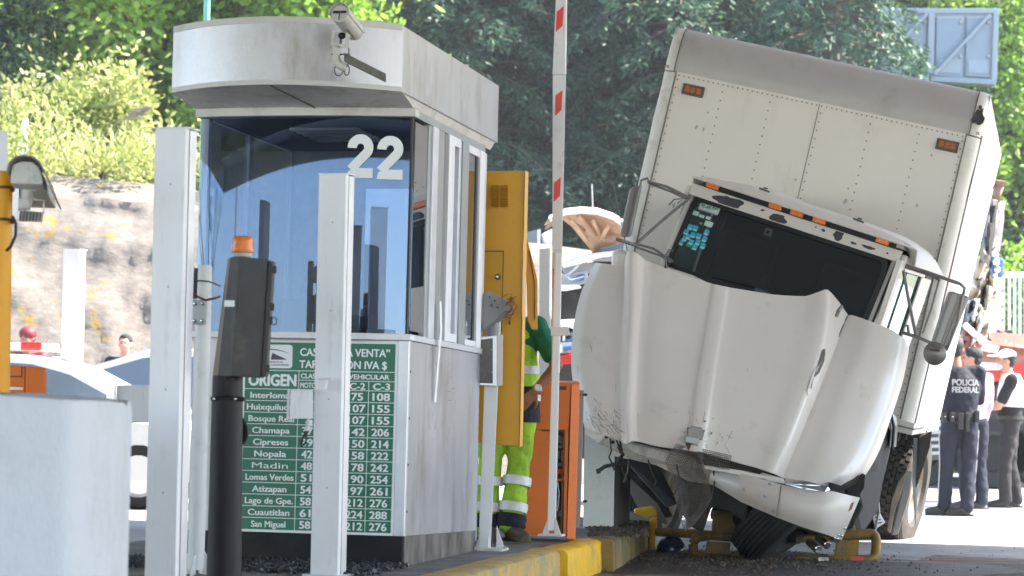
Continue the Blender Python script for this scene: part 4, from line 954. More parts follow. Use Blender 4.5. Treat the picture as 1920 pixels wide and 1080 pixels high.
mb = MB(); mb.hexa([P(28,350,D-.03),P(36,349,D-.03),P(33,412,D-.03),P(25,411,D-.03)],[P(28,350,D+.02),P(36,349,D+.02),P(33,412,D+.02),P(25,411,D+.02)]); ho('wall_plate', mb, 'alu_plain', bev=.002)
mb = MB(); mb.hexa([P(37,393,D-.05),P(82,398,D-.05),P(80,417,D-.05),P(34,415,D-.05)],[P(37,393,D+.05),P(82,398,D+.05),P(80,417,D+.05),P(34,415,D+.05)]); ho('lamp_body', mb, 'soffit', bev=.003)
for k in range(7):
    x = 38+k*6.2; mb = MB(); mb.hexa([P(x,395+k*.5,D-.068),P(x+2.5,395+k*.5,D-.068),P(x+.5,414,D-.068),P(x-2,414,D-.068)],[P(x,395+k*.5,D-.055),P(x+2.5,395+k*.5,D-.055),P(x+.5,414,D-.055),P(x-2,414,D-.055)]); ho('cooling_fin', mb, 'dark_metal')
mb = MB(); mb.tube([P(62,374,D-.05),P(82,376,D-.05),P(82,400,D-.05)], .004, 6); ho('lamp_bracket', mb, 'cam_white')
mb = MB(); mb.tube([P(23,405,D-.03),P(30,420,D-.03),P(29,442,D-.03),P(20,462,D-.03),P(12,470,D-.02)], .007, 8); ho('cable', mb, 'black_plastic', smooth=60)
D = 14.5
oc_ = thing('gate_cabinet', 'low orange gate cabinet just above the pale barrier in the next lane', 'cabinet', flat(P(50,735,D), 0), rotz(10))
mb = MB(); mb.hexa([P(-20,684,D),P(46,686,D),P(46,900,D),P(-20,900,D)],[P(-20,684,D+.3),P(50,688,D+.3),P(50,880,D+.3),P(-20,880,D+.3)]); obj('front_panel', mb, 'orange', oc_, bev=.006)
mb = MB(); mb.hexa([P(46.5,686,D+.0),P(87,690,D+.02),P(87,900,D+.02),P(46.5,900,D)],[P(46.5,686,D+.3),P(84,691,D+.3),P(84,880,D+.3),P(46.5,880,D+.3)]); obj('side_panel', mb, 'orange', oc_, bev=.012)
mb = MB(); slab(mb, [(-20,704),(40,705),(40,687),(41.5,687),(41.5,707),(-20,706)], D-.004, .004); obj('door_gap', mb, 'brown_rust', oc_)
mb = MB(); slab(mb, [(5,724),(43,727),(43,731),(5,731)], D-.008, .005); obj('name_plate', mb, 'white_vinyl', oc_)
lb = thing('lavender_box', 'pale lavender concrete box beside the police car door', 'equipment box', flat(P(245,850,20), 0), rotz(0))
mb = MB(); mb.hexa([P(219,722,20),P(300,722,20),P(300,792,20),P(219,792,20)],[P(219,722,20.4),P(300,722,20.4),P(300,792,20.4),P(219,792,20.4)]); obj('box_body', mb, 'white_post', lb, bev=.01)
mb = MB(); mb.hexa([P(214,722,19.98),P(218,722,19.98),P(218,786,19.98),P(214,786,19.98)],[P(214,722,20.2),P(218,722,20.2),P(218,786,20.2),P(214,786,20.2)]); obj('box_flange', mb, 'alu_plain', lb)
mb = MB(); mb.hexa([P(230,793,20.05),P(300,793,20.05),P(300,1000,20.05),P(230,1000,20.05)],[P(230,793,20.35),P(300,793,20.35),P(300,1000,20.35),P(230,1000,20.35)])
p_ = MB(); p_.tube([flat(P(290,800,20.2), 0), P(290,793,20.2)], .04, 10); obj('box_leg', p_, 'alu_dark', lb)

# ------------------------------------------------------------------ cars
def car(lab, cat, base, yaw, L_, H_, roof, W_=1.72, name='parked_car', lightbar=False, bodym='car_white'):
    """side profile: body belt + greenhouse; local x forward, y left, z up"""
    rt = Matrix.Rotation(yaw, 3, 'Z'); t = thing(name, lab, cat, base, rt); o = lambda n, mb, m, **k: obj(n, mb, m, t, world=False, **k)
    hb = .92; h2 = H_
    prof = [(-L_/2,.35),(-L_/2+.02,.62),(-L_/2+.12,.86),(-L_/2+.5,hb),(L_/2-1.3,hb),(L_/2-.5,.82),(L_/2-.08,.66),(L_/2,.45),(L_/2-.05,.26),(-L_/2+.05,.28)]
    secs = [(-.5,.86,.05),(-.46,.97,.0),(-.2,1.0,0),(.2,1.0,0),(.46,.97,0),(.5,.86,.05)]
    mb = MB(); rows = []
    for (yy, s, dz) in secs: rows.append([Vector((x*s, yy*W_, z+(dz*(.4-z)*1.2))) for x, z in prof+[prof[0]]])
    mb.grid(rows); n = len(prof)+1; mb.f.append(list(range(n-1))); mb.f.append([len(mb.v)-n+k for k in range(n-1)][::-1]); o('body', mb, bodym, smooth=35)
    g0 = roof; yt, yb_ = W_*.36, W_*.455
    mb = MB(); top = [(x, z) for x, z in g0]
    rows = [[Vector((x, s*(yb_+(yt-yb_)*((z-hb)/(h2-hb))), z)) for x, z in top] for s in (-1, 1)]
    cr = [[Vector((x, s*(yt-.06), z+.015*(z > hb+.1))) for x, z in top] for s in (-1, 1)]
    mb.grid([rows[0], cr[0], cr[1], rows[1]]); o('roof', mb, bodym, smooth=50)
    # side glass, set in
    for s in (-1, 1):
        mb = MB(); q = [Vector((x, s*(yb_+(yt-yb_)*((z-hb)/(h2-hb)))*1.0, z)) for x, z in top]
        cxm = sum(p.x for p in q)/len(q)
        mb.add(q, [list(range(len(q)))]); o('side_wall', mb, bodym)
        # windows: two panes just proud of the wall
        for (f0_, f1_) in ((.14,.47),(.53,.86)):
            xs0 = min(p.x for p in q); xs1 = max(p.x for p in q); n_ = 8; up = []; lo = []
            def topz(x):
                for i in range(len(top)-1):
                    (xa, za), (xb, zb) = top[i], top[i+1]
                    if min(xa, xb) <= x <= max(xa, xb) and abs(xb-xa) > 1e-6: return za+(zb-za)*(x-xa)/(xb-xa)
                return hb
            for i in range(n_+1):
                x = xs0+(xs1-xs0)*(f0_+(f1_-f0_)*i/n_); zz = max(hb+.05, topz(x)-.07)
                up.append(Vector((x, s*(yb_+(yt-yb_)*((zz-hb)/(h2-hb))+.006), zz))); lo.append(Vector((x, s*(yb_+.006), hb+.03)))
            mw = MB(); mw.grid([up, lo]); o('window', mw, 'glass_car_dark', sol=.004)
    xs_ = sorted(top); 
    for (i0, i1, nm) in ((0,1,'rear_window'),(len(top)-2,len(top)-1,'windscreen')):
        a, b = top[i0], top[i1]
        mw = MB(); A = Vector((a[0], 0, a[1])); B = Vector((b[0], 0, b[1])); nrm = Vector((-(B-A).z, 0, (B-A).x)).normalized()*.02
        if nrm.z < 0: nrm = -nrm
        def e_(p, s, f): 
            z = p.z; return Vector((p.x, s*(yb_+(yt-yb_)*((z-hb)/(h2-hb)))*f, z))+nrm
        p0 = A.lerp(B, .06); p1 = A.lerp(B, .94)
        mw.add([e_(p0,-1,.9), e_(p0,1,.9), e_(p1,1,.9), e_(p1,-1,.9)], [(0,1,2,3)]); o(nm, mw, 'glass_car_dark', sol=.004)
    for (x, s) in ((-L_/2+.78,1),(-L_/2+.78,-1),(L_/2-.85,1),(L_/2-.85,-1)):
        mb = MB(); c = Vector((x, s*(W_/2-.09), .31)); mb.lathe(c, (0,s,0), [(-.1,.2),(-.1,.29),(-.07,.31),(.07,.31),(.10,.29),(.10,.2)], 22); o('wheel', mb, 'rubber', smooth=40)
        mb = MB(); mb.lathe(c, (0,s,0), [(.08,.2),(.06,.17),(.085,.05),(.09,.001)], 14); o('hubcap', mb, 'alu_plain', smooth=40)
    for s in (-1, 1):
        mb = MB(); mb.ball((L_/2-.14, s*W_*.36, .66), (.12,.14,.07)); o('headlight', mb, 'glass_car', smooth=60)
        mb = MB(); mb.ball((-L_/2+.08, s*W_*.38, .76), (.06,.12,.08)); o('tail_light', mb, 'red_lens', smooth=60)
        mb = MB(); mb.ball((L_*.17, s*(W_/2+.06), .98), (.07,.09,.06)); o('mirror', mb, bodym, smooth=60)
    return t, o
M['glass_car_dark'] = mat('dark_car_glass', (.13,.18,.24), .06, 0, .05, 1, spec=.9)
base1 = flat(P(35,900,27.3), 0)
t, o = car('white police patrol car with a roof light bar behind the barrier', 'police car', base1, R(-4), 4.4, 1.44, [(-1.55,.92),(-.95,1.40),(-.4,1.44),(.25,1.42),(.62,1.33),(1.2,1.04),(1.42,.92)], name='police_car')
mb = MB(); mb.span((-.62,-.28,1.475),(.40,.20,1.555)); o('light_bar', mb, 'cam_white', bev=.02)
mb = MB(); mb.span((.05,-.285,1.478),(.26,.05,1.562)); 
mb.v = [v+Vector((0,-.005,.003)) for v in mb.v]
o('red_beacon', mb, 'red_lens', bev=.02)
mb = MB(); mb.span((-.40,-.5,1.44),(-.36,-.4,1.48)); mb.span((-.40,.4,1.44),(-.36,.5,1.48)); o('bar_foot', mb, 'black_plastic')
# the bar as seen runs along the roof
for ch in t.children: pass
base2 = flat(P(328,900,30.4), 0)
car('white hatchback parked behind the police car by the rock slope', 'car', base2, R(180-6), 4.0, 1.56, [(-1.6,.92),(-1.25,1.48),(-.6,1.56),(.2,1.54),(.72,1.38),(1.15,1.10),(1.38,.92)])
# ------------------------------------------------------------------ the wrecked box truck
def basis(o_, xdir, yaw):
    x = xdir.normalized(); y = Vector((math.sin(R(yaw)), math.cos(R(yaw)), 0)); y = (y-x*y.dot(x)).normalized(); z = x.cross(y)
    return Matrix((x, y, z)).transposed()
o_ = P(1264,44,21.6); tr = P(1858,170,21.6-2.46*math.sin(R(10.7)))
RB = basis(o_, tr-o_, 10.7); BW = (tr-o_).length; BT = Matrix.Translation(o_) @ RB.to_4x4(); BH = 2.66; BL = 5.2
truck = thing('box_truck', 'wrecked white box truck leaning to the right with its bonnet thrown forward', 'truck', flat(P(1500,1040,21), 0), rotz(10.7))
def to(name, mb, m, par=None, **k): return obj(name, mb, m, par or truck, **k)
def bm(mb): return place(mb, BT)
# cargo box
mb = MB(); mb.span((.10,.0,-BH+.06),(BW-.10,BL,-.36)); cb = to('cargo_box', bm(mb), 'box_white')
mb = MB(); mb.span((.0,.105,-BH+.06),(.0985,BL,-.06)); mb.span((BW-.0985,.105,-BH+.06),(BW,BL,-.36)); to('side_panel', bm(mb), 'box_side', cb)
def quarter(cx, cy, r, a0, a1, n=7): return [(cx+r*math.cos(R(a0+(a1-a0)*k/n)), cy+r*math.sin(R(a0+(a1-a0)*k/n))) for k in range(n+1)]
for (cx, a0, a1, zz) in ((.10,180,270,-.0),(BW-.10,270,360,-.36)):   # rounded corner extrusions
    ins = quarter(cx, .10, .10, a0, a1); mb = MB()
    for zt_, zb_ in ((-.37,-BH+.06),):
        pl = ins+[(cx, .10)]
        rnd = random.Random(int(a0)); rows = []; nz = 22
        for i in range(nz+1):
            z = zt_+(zb_-zt_)*i/nz; w = .006*math.sin(i*1.3)*(i < 6); rows.append([Vector((x+w*.5, y-w*.4, z)) for x, y in ins])
        mb.grid(rows); 
    to('corner_extrusion', bm(mb), 'box_edge', cb, sol=.006, smooth=50)
for s in (0, 1):                         # seam strips beside the corners
    mb = MB(); x = .103 if s == 0 else BW-.103; mb.span((x-.006,-.006,-BH+.08),(x+.006,.0,-.36)); to('corner_seam', bm(mb), 'rivet', cb)
mb = MB(); mb.span((BW+.0005,.112,-BH+.06),(BW+.012,.124,-.34)); mb.span((BW-.004,.10,-BH+.06),(BW+.004,.108,-.34)); to('side_seam', bm(mb), 'rivet', cb)
# rounded front roof cap
capz = [(0,-.36),(-.004,-.30),(.004,-.20),(.03,-.11),(.075,-.045),(.14,-.01),(.24,.0)]
mb = MB(); mb.grid([[Vector((x, y, z)) for x in [.085+(BW-.17)*i/20 for i in range(21)]] for (y, z) in capz]); to('wind_cap', bm(mb), 'box_roof', cb, smooth=60)
mb = MB(); mb.span((0.0,.24,-.34),(BW,BL,-.002)); to('roof', bm(mb), 'box_side', cb, bev=.02)
for s in (0, 1):                         # cast corner caps
    rows = []
    for (y, z) in capz:
        a = [(.085-.085*math.sin(R(t)), (1-math.cos(R(t)))*.10) for t in range(0, 91, 15)]
        rows.append([Vector(((x if s == 0 else BW-x), y+dy*(1 if y < .1 else .6), z-(dy*.15 if z > -.1 else 0))) for x, dy in a])
    mb = MB(); mb.grid(rows); mb.grid([[Vector((0 if s == 0 else BW, .10, -.36)), Vector((0 if s == 0 else BW, .24, -.36))],[Vector((0 if s == 0 else BW, .13, -.02)), Vector((0 if s == 0 else BW, .24, -.015))]])
    cc_ = to('corner_cap', bm(mb), 'box_edge' if s else 'box_edge', cb, sol=.006, smooth=50)
    mb = MB(); x = .085 if s == 0 else BW-.085
    mb.grid([[Vector((x-.005, y-.007, z+.002)), Vector((x+.005, y-.007, z+.002))] for (y, z) in capz]); to('cap_seam', bm(mb), 'rivet', cc_, sol=.003)
mb = MB(); mb.grid([[Vector((BW-.083+.065*u, -.012, -.30+.17*v)) for u in (0,.5,1)] for v in (0,.5,1)])
pl = rag(18, .036, .075, 3, .5); mb = MB(); mb.prism([Vector((BW-.045+a, .012+.02*(b > .02), -.215+b)) for a, b in pl], (0,-.022,0)); to('torn_hole', bm(mb), 'chip', cb)
pl = rag(12, .012, .018, 7, .3); mb = MB(); mb.prism([Vector((BW-.05+a, -.006, -.14+b)) for a, b in pl], (0,.01,0)); to('scrape', bm(mb), 'chip', cb)
for s in (0, 1):                         # maker's plate lettering on the corner castings
    x = .035 if s == 0 else BW-.045
    t = text_mb('UTILIZA' if 0 else 'STRICK', .075, .022, .02, .002); place(t, Matrix.Translation((x, -.004+ .018, -.335)) ); to('cast_lettering', bm(t), 'rivet', cb)
# lower rail
mb = MB(); mb.span((.0,-.012,-BH-.02),(BW+.012,.04,-BH+.075)); mb.span((BW-.03,.0405,-BH-.02),(BW+.012,BL,-BH+.075)); to('bottom_rail', bm(mb), 'box_edge', cb, bev=.006)
mb = MB(); mb.span((.0,-.018,-BH+.022),(BW+.018,-.0125,-BH+.034)); mb.span((BW+.0125,-.01,-BH+.022),(BW+.018,BL,-BH+.034)); to('rail_groove', bm(mb), 'rivet', cb)
# panel joints and rivets
for f in (.5,):
    mb = MB(); x = .10+(BW-.2)*f; mb.span((x-.0025,-.003,-BH+.08),(x+.0025,-.0003,-.37)); to('panel_joint', bm(mb), 'rivet', cb)
mb = MB()
def riv(x, z): mb.ball((x, -.0035, z), (.0060,.004,.0060), 6, 4)
for k in range(58): riv(.13+k*(BW-.26)/57, -.385)
for x in (.125, BW-.125):
    for k in range(36): riv(x, -.42-k*.061)
for f in (.17,.335,.51,.68,.845):
    x = .1+(BW-.2)*f
    for k in range(33): riv(x, -.44-k*.067)
for k in range(12): mb.ball((BW-.05, .03, -.45-k*.18), .006, 6, 4)
to('rivets', bm(mb), 'rivet', cb, kind='stuff')
mb = MB(); mb.span((1.55,-.003,-1.93),(BW-.12,-.0004,-1.926)); to('hairline_joint', bm(mb), 'rivet', cb)
for x in (.265, BW-.225):
    mb = MB(); mb.span((x-.085,-.02,-.52),(x+.085,.0,-.435)); ml = to('marker_lamp', bm(mb), 'dark_metal', cb, bev=.004)
    for k in (-1,0,1):
        m2 = MB(); m2.span((x+k*.044-.020,-.031,-.503),(x+k*.044+.020,-.0205,-.452)); to('lens', bm(m2), 'amber_dim', ml, bev=.004)
# small scuffs
rnd = random.Random(12)
for _ in range(16):
    x = rnd.uniform(.3, BW-.3); z = rnd.uniform(-1.9,-.5); pl = rag(8, rnd.uniform(.006,.02), rnd.uniform(.004,.03), _, .4)
    mb = MB(); mb.add([Vector((x+a, -.0012, z+b)) for a, b in pl], [list(range(8))]); to('scuff', bm(mb), mat('scuff_grey', (.45,.42,.38), .6), cb) if _ == 0 else to('scuff', bm(mb), 'scuffm', cb)
    if _ == 0: M['scuffm'] = bpy.data.materials['scuff_grey']
# faded pink reflective strip down the side
mb = MB(); mb.span((BW+.0005,.16,-1.7),(BW+.002,.5,-1.2)); to('faded_tape', bm(mb), mat('faded_pink_tape', (.72,.40,.42), .5), cb)

# ---- chassis
mb = MB()
for x in (.62, BW-.85): mb.span((x,-1.2,-BH-.32),(x+.09,BL,-BH-.08))
for y in (.4,1.6,2.8,4.0): mb.span((.2,y,-BH-.10),(BW-.1,y+.08,-BH-.025))
to('chassis_frame', bm(mb), 'under')
mb = MB(); slab(mb, [(1170,862),(1232,866),(1272,945),(1250,952)], [20.9,20.9,20.6,20.6], .5); ch_ = to('chassis_box', mb, 'grey_box', bev=.01)
mb = MB(); slab(mb, [(1168,868),(1183,880),(1256,955),(1252,962),(1174,890)], [20.85]*5, .04); to('box_lip', mb, 'under', ch_, bev=.006)
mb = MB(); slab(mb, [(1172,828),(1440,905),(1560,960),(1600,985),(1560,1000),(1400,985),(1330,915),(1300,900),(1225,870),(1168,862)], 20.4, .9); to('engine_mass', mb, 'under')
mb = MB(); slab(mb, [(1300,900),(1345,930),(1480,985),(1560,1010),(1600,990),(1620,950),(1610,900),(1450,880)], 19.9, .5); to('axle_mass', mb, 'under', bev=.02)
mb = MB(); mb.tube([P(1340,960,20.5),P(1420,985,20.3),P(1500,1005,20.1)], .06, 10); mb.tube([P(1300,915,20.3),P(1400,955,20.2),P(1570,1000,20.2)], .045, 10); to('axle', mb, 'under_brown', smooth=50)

def wheel(par, c, ax, r, w, tread='rubber', tyre_lab=None, hub=True):
    ax = Vector(ax).normalized(); e0 = thing_part('wheel', par, c, ax)
    mb = MB(); h = w/2; prof = [(-h*.75,r*.56),(-h*.98,r*.62),(-h,r*.8),(-h*.92,r*.93),(-h*.78,r*.975)]
    nb = 7; g_ = r*.965
    for k in range(nb):
        a = -h*.78+2*h*.78*k/nb; b = -h*.78+2*h*.78*(k+1)/nb; gap = (b-a)*.12
        prof += [(a+gap,g_),(a+gap,r),(b-gap,r),(b-gap,g_)]
    prof += [(h*.78,r*.975),(h*.92,r*.93),(h,r*.8),(h*.98,r*.62),(h*.75,r*.56)]
    mb.lathe(c, ax, prof, 48); obj('tyre', mb, tread, e0, smooth=30)
    if tread == 'rubber_dusty':            # tread blocks
        mb = MB(); a1 = ax.cross(ZZ).normalized(); b1 = ax.cross(a1)
        for i in range(44):
            for j in range(5):
                t = 6.2832*(i+.5*(j % 2))/44; rad = a1*math.cos(t)+b1*math.sin(t); tang = ax.cross(rad)
                cc = c+rad*(r+.004)+ax*(-h*.62+h*.31*j); Rm = Matrix((ax, tang, rad)).transposed()
                mb.box(cc, (h*.26, r*.095, .018), Rm)
        obj('tread_blocks', mb, tread, e0, kind='stuff')
    mb = MB(); mb.lathe(c, ax, [(-h*.75,r*.56),(-h*.5,r*.5),(-h*.2,r*.46),(h*.05,r*.30),(h*.5,r*.26),(h*.55,r*.12),(h*.55,.001)], 28); mb.lathe(c, ax, [(h*.75,r*.56),(h*.5,r*.5),(h*.15,r*.47),(h*.05,r*.3)], 28)
    obj('rim', mb, hub if isinstance(hub, str) else 'rim', e0, smooth=35)
    for k in range(8):
        t = 6.2832*k/8; a1 = ax.cross(ZZ).normalized(); b1 = ax.cross(a1); m3 = MB(); m3.lathe(c+(a1*math.cos(t)+b1*math.sin(t))*r*.34+ax*h*.1, ax, [(0,.014),(.03,.014),(.032,.001)], 6); obj('wheel_nut', m3, 'dark_metal', e0)
    return e0
def thing_part(name, par, c, ax):
    o = bpy.data.objects.new(name, None); COL.objects.link(o); o.parent = par; o.empty_display_size = .1
    mw = Matrix.Translation(Vector(c)); WM[o.name] = mw; o.matrix_local = WM[par.name].inverted() @ mw
    return o
axr = RB @ Vector((1,0,0))
wheel(truck, P(1497,950,19.95), (.62,-.22,-.74), .53, .30, 'rubber', None, 'under')
wax = rotz(-14) @ Vector((.985,0,-.17))
wheel(truck, P(1693,915,23.6), (.93,-.33,-.17), .50, .27, 'rubber_dusty')
wheel(truck, P(1640,905,23.9), (.93,-.33,-.17), .50, .27, 'rubber_dusty')
wheel(truck, P(1236,925,23.9), (-.93,.33,.17), .50, .27, 'rubber')
# bright studs beneath the front wheel
for k, (x, y) in enumerate(((1524,1022),(1541,1014),(1560,1003))):
    mb = MB(); a = P(x,y,19.65); d = (P(x+22,y+19,19.5)-a).normalized(); mb.lathe(a-d*.05, d, [(0,.03),(.13,.03),(.135,.024),(.135,.001)], 14); to('chrome_stud', mb, 'chrome', smooth=40)
mb = MB(); slab(mb, [(1534,1045),(1553,1044),(1554,1051),(1535,1052)], 19.55, .04); to('valve_bracket', mb, 'chrome')
# mudguards, liners, steps on the right
mb = MB(); slab(mb, [(1660,778),(1672,815),(1668,850),(1655,905),(1645,960),(1618,1000),(1590,985),(1598,930),(1612,900),(1640,850)], [20.6,20.9,20.9,20.7,20.6,20.3,20.2,20.2,20.2,20.4], .06); to('wheel_well_liner', mb, 'under_brown', bev=.01)
mb = MB(); pts = [P(1661,770,20.7),P(1672,782,20.7),P(1675,805,20.75),P(1672,838,20.75)]
mb.grid([[p-fwd*.02-V*.02 for p in pts],[p+fwd*.02+V*.03 for p in pts],[p+fwd*.35+V*.05 for p in pts]]); to('wing_edge', mb, 'mirror_steel', sol=.012, smooth=50)
mb = MB(); mb.tube([P(1661,768,20.66),P(1671,778,20.66),P(1676,800,20.7),P(1673,842,20.7)], .012, 8); to('wing_bead', mb, 'black_plastic', smooth=50)
mb = MB(); slab(mb, [(1699,880),(1712,885),(1706,930),(1684,1002),(1672,1003),(1688,935)], [22.9]*6, .025); to('chrome_flap', mb, 'rod', bev=.008)
mb = MB(); slab(mb, [(1684,905),(1700,882),(1696,905),(1678,960),(1670,1000),(1664,995),(1672,940)], [22.88]*7, .02); to('brown_flap', mb, 'rim', bev=.006)
mb = MB(); slab(mb, [(1723,822),(1748,808),(1744,838),(1722,905),(1718,915)], 22.6, .06); to('mud_flap_bracket', mb, 'under_brown', bev=.006)
mb = MB(); slab(mb, [(1714,822),(1722,822),(1722,915),(1717,985),(1712,900)], 22.7, .05); to('rail_strip', mb, 'alu_dark', bev=.004)
mb = MB(); slab(mb, [(1636,968),(1650,962),(1660,980),(1642,992)], 20.9, .03); st = to('step_plate', mb, 'alu_plain', bev=.003)
for k in range(3):
    m2 = MB(); slab(m2, [(1640+k*.5,970+k*6),(1649+k*2,966+k*6),(1650+k*2,968+k*6),(1641+k*.5,972+k*6)], 20.895, .004); to('step_slot', m2, 'under', st)
mb = MB(); mb.tube([P(1652,905,20.8),P(1646,935,20.8),P(1648,960,20.8),P(1640,1000,20.8)], .010, 6); mb.tube([P(1648,905,20.8),P(1634,960,20.8),P(1622,990,20.8)], .006, 6); to('hanging_cable', mb, 'alu_dark', smooth=60)

# ---- cab
oc2 = P(1303,367,20.15); cr2 = P(1676,489,20.15-1.56*math.sin(R(17)))
RC = basis(oc2, cr2-oc2, 17); CW = (cr2-oc2).length; CT = Matrix.Translation(oc2) @ RC.to_4x4()
cab = thing_part('cab', truck, oc2, None)
def cm(mb): return place(mb, CT)
def ca(name, mb, m, par=None, **k): return obj(name, cm(mb), m, par or cab, **k)
WH = .60
def fy(z): return z*.30            # windscreen leans: lower is nearer
def ap(x, z, off=0): return Vector((x, fy(z)+off+(x/CW-.5)**2*.10, z))
# roof with rounded edges
rows = []
for (y, k) in ((-.055,.0),(-.02,.6),(.08,.9),(.5,1.0),(1.0,1.0),(1.25,.8),(1.3,.2)):
    rw = []
    for i in range(25):
        t = i/24; x = -.055+(CW+.19)*t; ed = 1-abs(2*t-1)**7
        rw.append(Vector((x, y+(t-.5)**2*.10, .122+.075*k*ed-.12*(1-ed)*(y > 0))))
    rows.append(rw)
mb = MB(); mb.grid(rows); ca('roof', mb, 'truck_white', sol=.01, smooth=60)
mb = MB(); mb.grid([[Vector((CW+.135, y, z)) for y in (.05,.6,1.2)] for z in (.0,-.05)]) ; 
# header with chips and black light strip
def hdr(x0, x1, z0, z1, off, m, name, par=None, n=16, **k):
    mb = MB(); mb.grid([[ap(x0+(x1-x0)*i/n, z, off) for i in range(n+1)] for z in (z0, z1)]); return ca(name, mb, m, par, **k)
hd = hdr(-.04, CW+.04, .0, .080, -.055, 'truck_white', 'header_panel', sol=.012, smooth=60)
mb = MB(); mb.grid([[ap(-.055+(CW+.11)*i/16, .0, o2) for i in range(17)] for o2 in (-.055, .0)]); ca('header_return', mb, 'truck_white', sol=.004)
hdr(.045, CW-.015, .081, .126, -.064, 'black_plastic', 'light_strip', sol=.012)
for x in (.11, .60, .765, .935, 1.41):
    mb = MB(); c = ap(x, .105, -.075); mb.box(c, (.098,.024,.040)); ca('marker_light', mb, 'amber', bev=.008)
for (x, z, rx, ry, sd_) in ((.26,.035,.105,.040,1),(.52,.052,.014,.008,2),(.65,.030,.058,.034,3),(.925,.055,.006,.006,4),(.985,.05,.016,.009,5),(1.10,.050,.040,.034,6),(1.22,.030,.022,.010,7),(1.33,.034,.044,.013,8),(1.47,.036,.008,.007,9)):
    pl = rag(20, rx, ry, sd_, .28); mb = MB(); mb.prism([ap(x+a, max(.004, min(.076, z+b)), -.0625) for a, b in pl], (0,.002,0)); ca('paint_chip', mb, 'chip', hd)
for x in (.47, 1.19):
    mb = MB(); c = Vector((x, .02, .195)); mb.tube([c+Vector((-.04,0,0)), c+Vector((.04,0,-.004))], .007, 6); mb.tube([c+Vector((-.01,0,.012)), c+Vector((.02,0,.014))], .006, 6); ca('roof_fitting', mb, 'dark_metal')
mb = MB(); rows = []
for k in range(6):
    t = k/5; rows.append([Vector((.0+.25+.5*u, .12+.6*t, .19+.03*math.sin(math.pi*t)*math.sin(math.pi*u))) for u in [i/8 for i in range(9)]])
mb.grid(rows); ca('roof_bulge', mb, 'truck_white', smooth=60)
# windscreen, gasket, pillars
n = 14; wx0, wx1, wz0, wz1 = .005, CW-.035, -WH, -.012
def wsp(u, v):
    x = wx0+(wx1-wx0)*u; z = wz0+(wz1-wz0)*v; return ap(x, z, -.010)
mb = MB(); mb.grid([[wsp(i/n, j/4) for i in range(n+1)] for j in range(5)]); ca('windscreen', mb, 'glass_truck', smooth=60)
def ring(mb, x0, x1, z0, z1, rr, w, off, th):
    def rp(x0, x1, z0, z1, r):
        out = []
        for (cx, cz, a0) in ((x1-r,z1-r,0),(x0+r,z1-r,90),(x0+r,z0+r,180),(x1-r,z0+r,270)):
            for k in range(7): out.append((cx+r*math.cos(R(a0+15*k)), cz+r*math.sin(R(a0+15*k))))
        dense = []
        for i in range(len(out)):
            a, b = out[i], out[(i+1)%len(out)]; m_ = 6 if math.hypot(a[0]-b[0], a[1]-b[1]) > .2 else 1
            for k in range(m_): dense.append((a[0]+(b[0]-a[0])*k/m_, a[1]+(b[1]-a[1])*k/m_))
        return dense
    a = rp(x0, x1, z0, z1, rr); b = rp(x0+w, x1-w, z0+w, z1-w, rr*.85); n = len(a)
    vs = [ap(x, z, off) for x, z in a]+[ap(x, z, off) for x, z in b]+[ap(x, z, off+th) for x, z in a]+[ap(x, z, off+th) for x, z in b]
    fs = []
    for i in range(n):
        j = (i+1) % n; fs += [(i, j, n+j, n+i), (2*n+i, 3*n+i, 3*n+j, 2*n+j), (i, 2*n+i, 2*n+j, j), (n+i, n+j, 3*n+j, 3*n+i)]
    return mb.add(vs, fs)
mb = MB(); ring(mb, wx0-.012, wx1+.012, wz0-.01, wz1+.010, .07, .030, -.026, .03); ca('gasket', mb, 'black_plastic', smooth=40)
mb = MB(); mb.prism([ap(-.055, .0), ap(-.012, .0), ap(-.012, -WH-.1), ap(-.055, -WH-.1)], (0,.09,0)); mb.prism([ap(CW-.02, .0), ap(CW+.045, .0), ap(CW+.045, -WH-.1), ap(CW-.02, -WH-.1)], (0,.09,0)); 
a_ = MB(); a_.prism([ap(-.055, .0), ap(-.012, .0), ap(-.012, -WH-.1), ap(-.055, -WH-.1)], (0,.09,0)); ca('pillar', a_, 'truck_white', bev=.008)
a_ = MB(); a_.prism([ap(CW-.02, .0), ap(CW+.045, .0), ap(CW+.045, -WH-.1), ap(CW-.02, -WH-.1)], (0,.09,0)); ca('pillar', a_, 'truck_white', bev=.008)
a_ = MB(); a_.prism([ap(CW+.010, -.01, -.012), ap(CW+.026, -.01, -.012), ap(CW+.026, -WH-.05, -.012), ap(CW+.010, -WH-.05, -.012)], (0,.01,0)); ca('pillar_trim', a_, 'black_plastic')
# right side: door frame and glass, set on the flank
mb = MB(); X = CW+.055
def dq(y0, z0, y1, z1): mb.span((X-.02, y0, z0), (X+.02, y1, z1))
dq(-.10,-.62,.02,.02); dq(.02,-.05,.95,.06); dq(.85,-1.3,1.25,-.05); dq(-.12,-1.3,.85,-.62)
ca('door', mb, 'truck_white', bev=.006)
mb = MB(); mb.span((X-.004,.03,-.615),(X+.002,.84,-.055)); ca('door_window', mb, 'glass_door')
mb = MB(); mb.span((X+.003,.03,-.615),(X+.012,.045,-.055)); mb.span((X+.003,.825,-.615),(X+.012,.84,-.055)); mb.span((X+.003,.28,-.615),(X+.010,.292,-.055)); ca('window_seal', mb, 'black_plastic')
mb = MB(); mb.span((-.075,-.1,-1.3),(-.045,1.25,-.62)); mb.span((-.075,-.02,-.05),(-.045,1.25,.06)); mb.span((-.075,.85,-.62),(-.045,1.25,-.05)); ca('left_door', mb, 'truck_white', bev=.006)
mb = MB(); mb.span((-.062,.0,-.615),(-.058,.84,-.055)); ca('left_window', mb, 'glass_door')
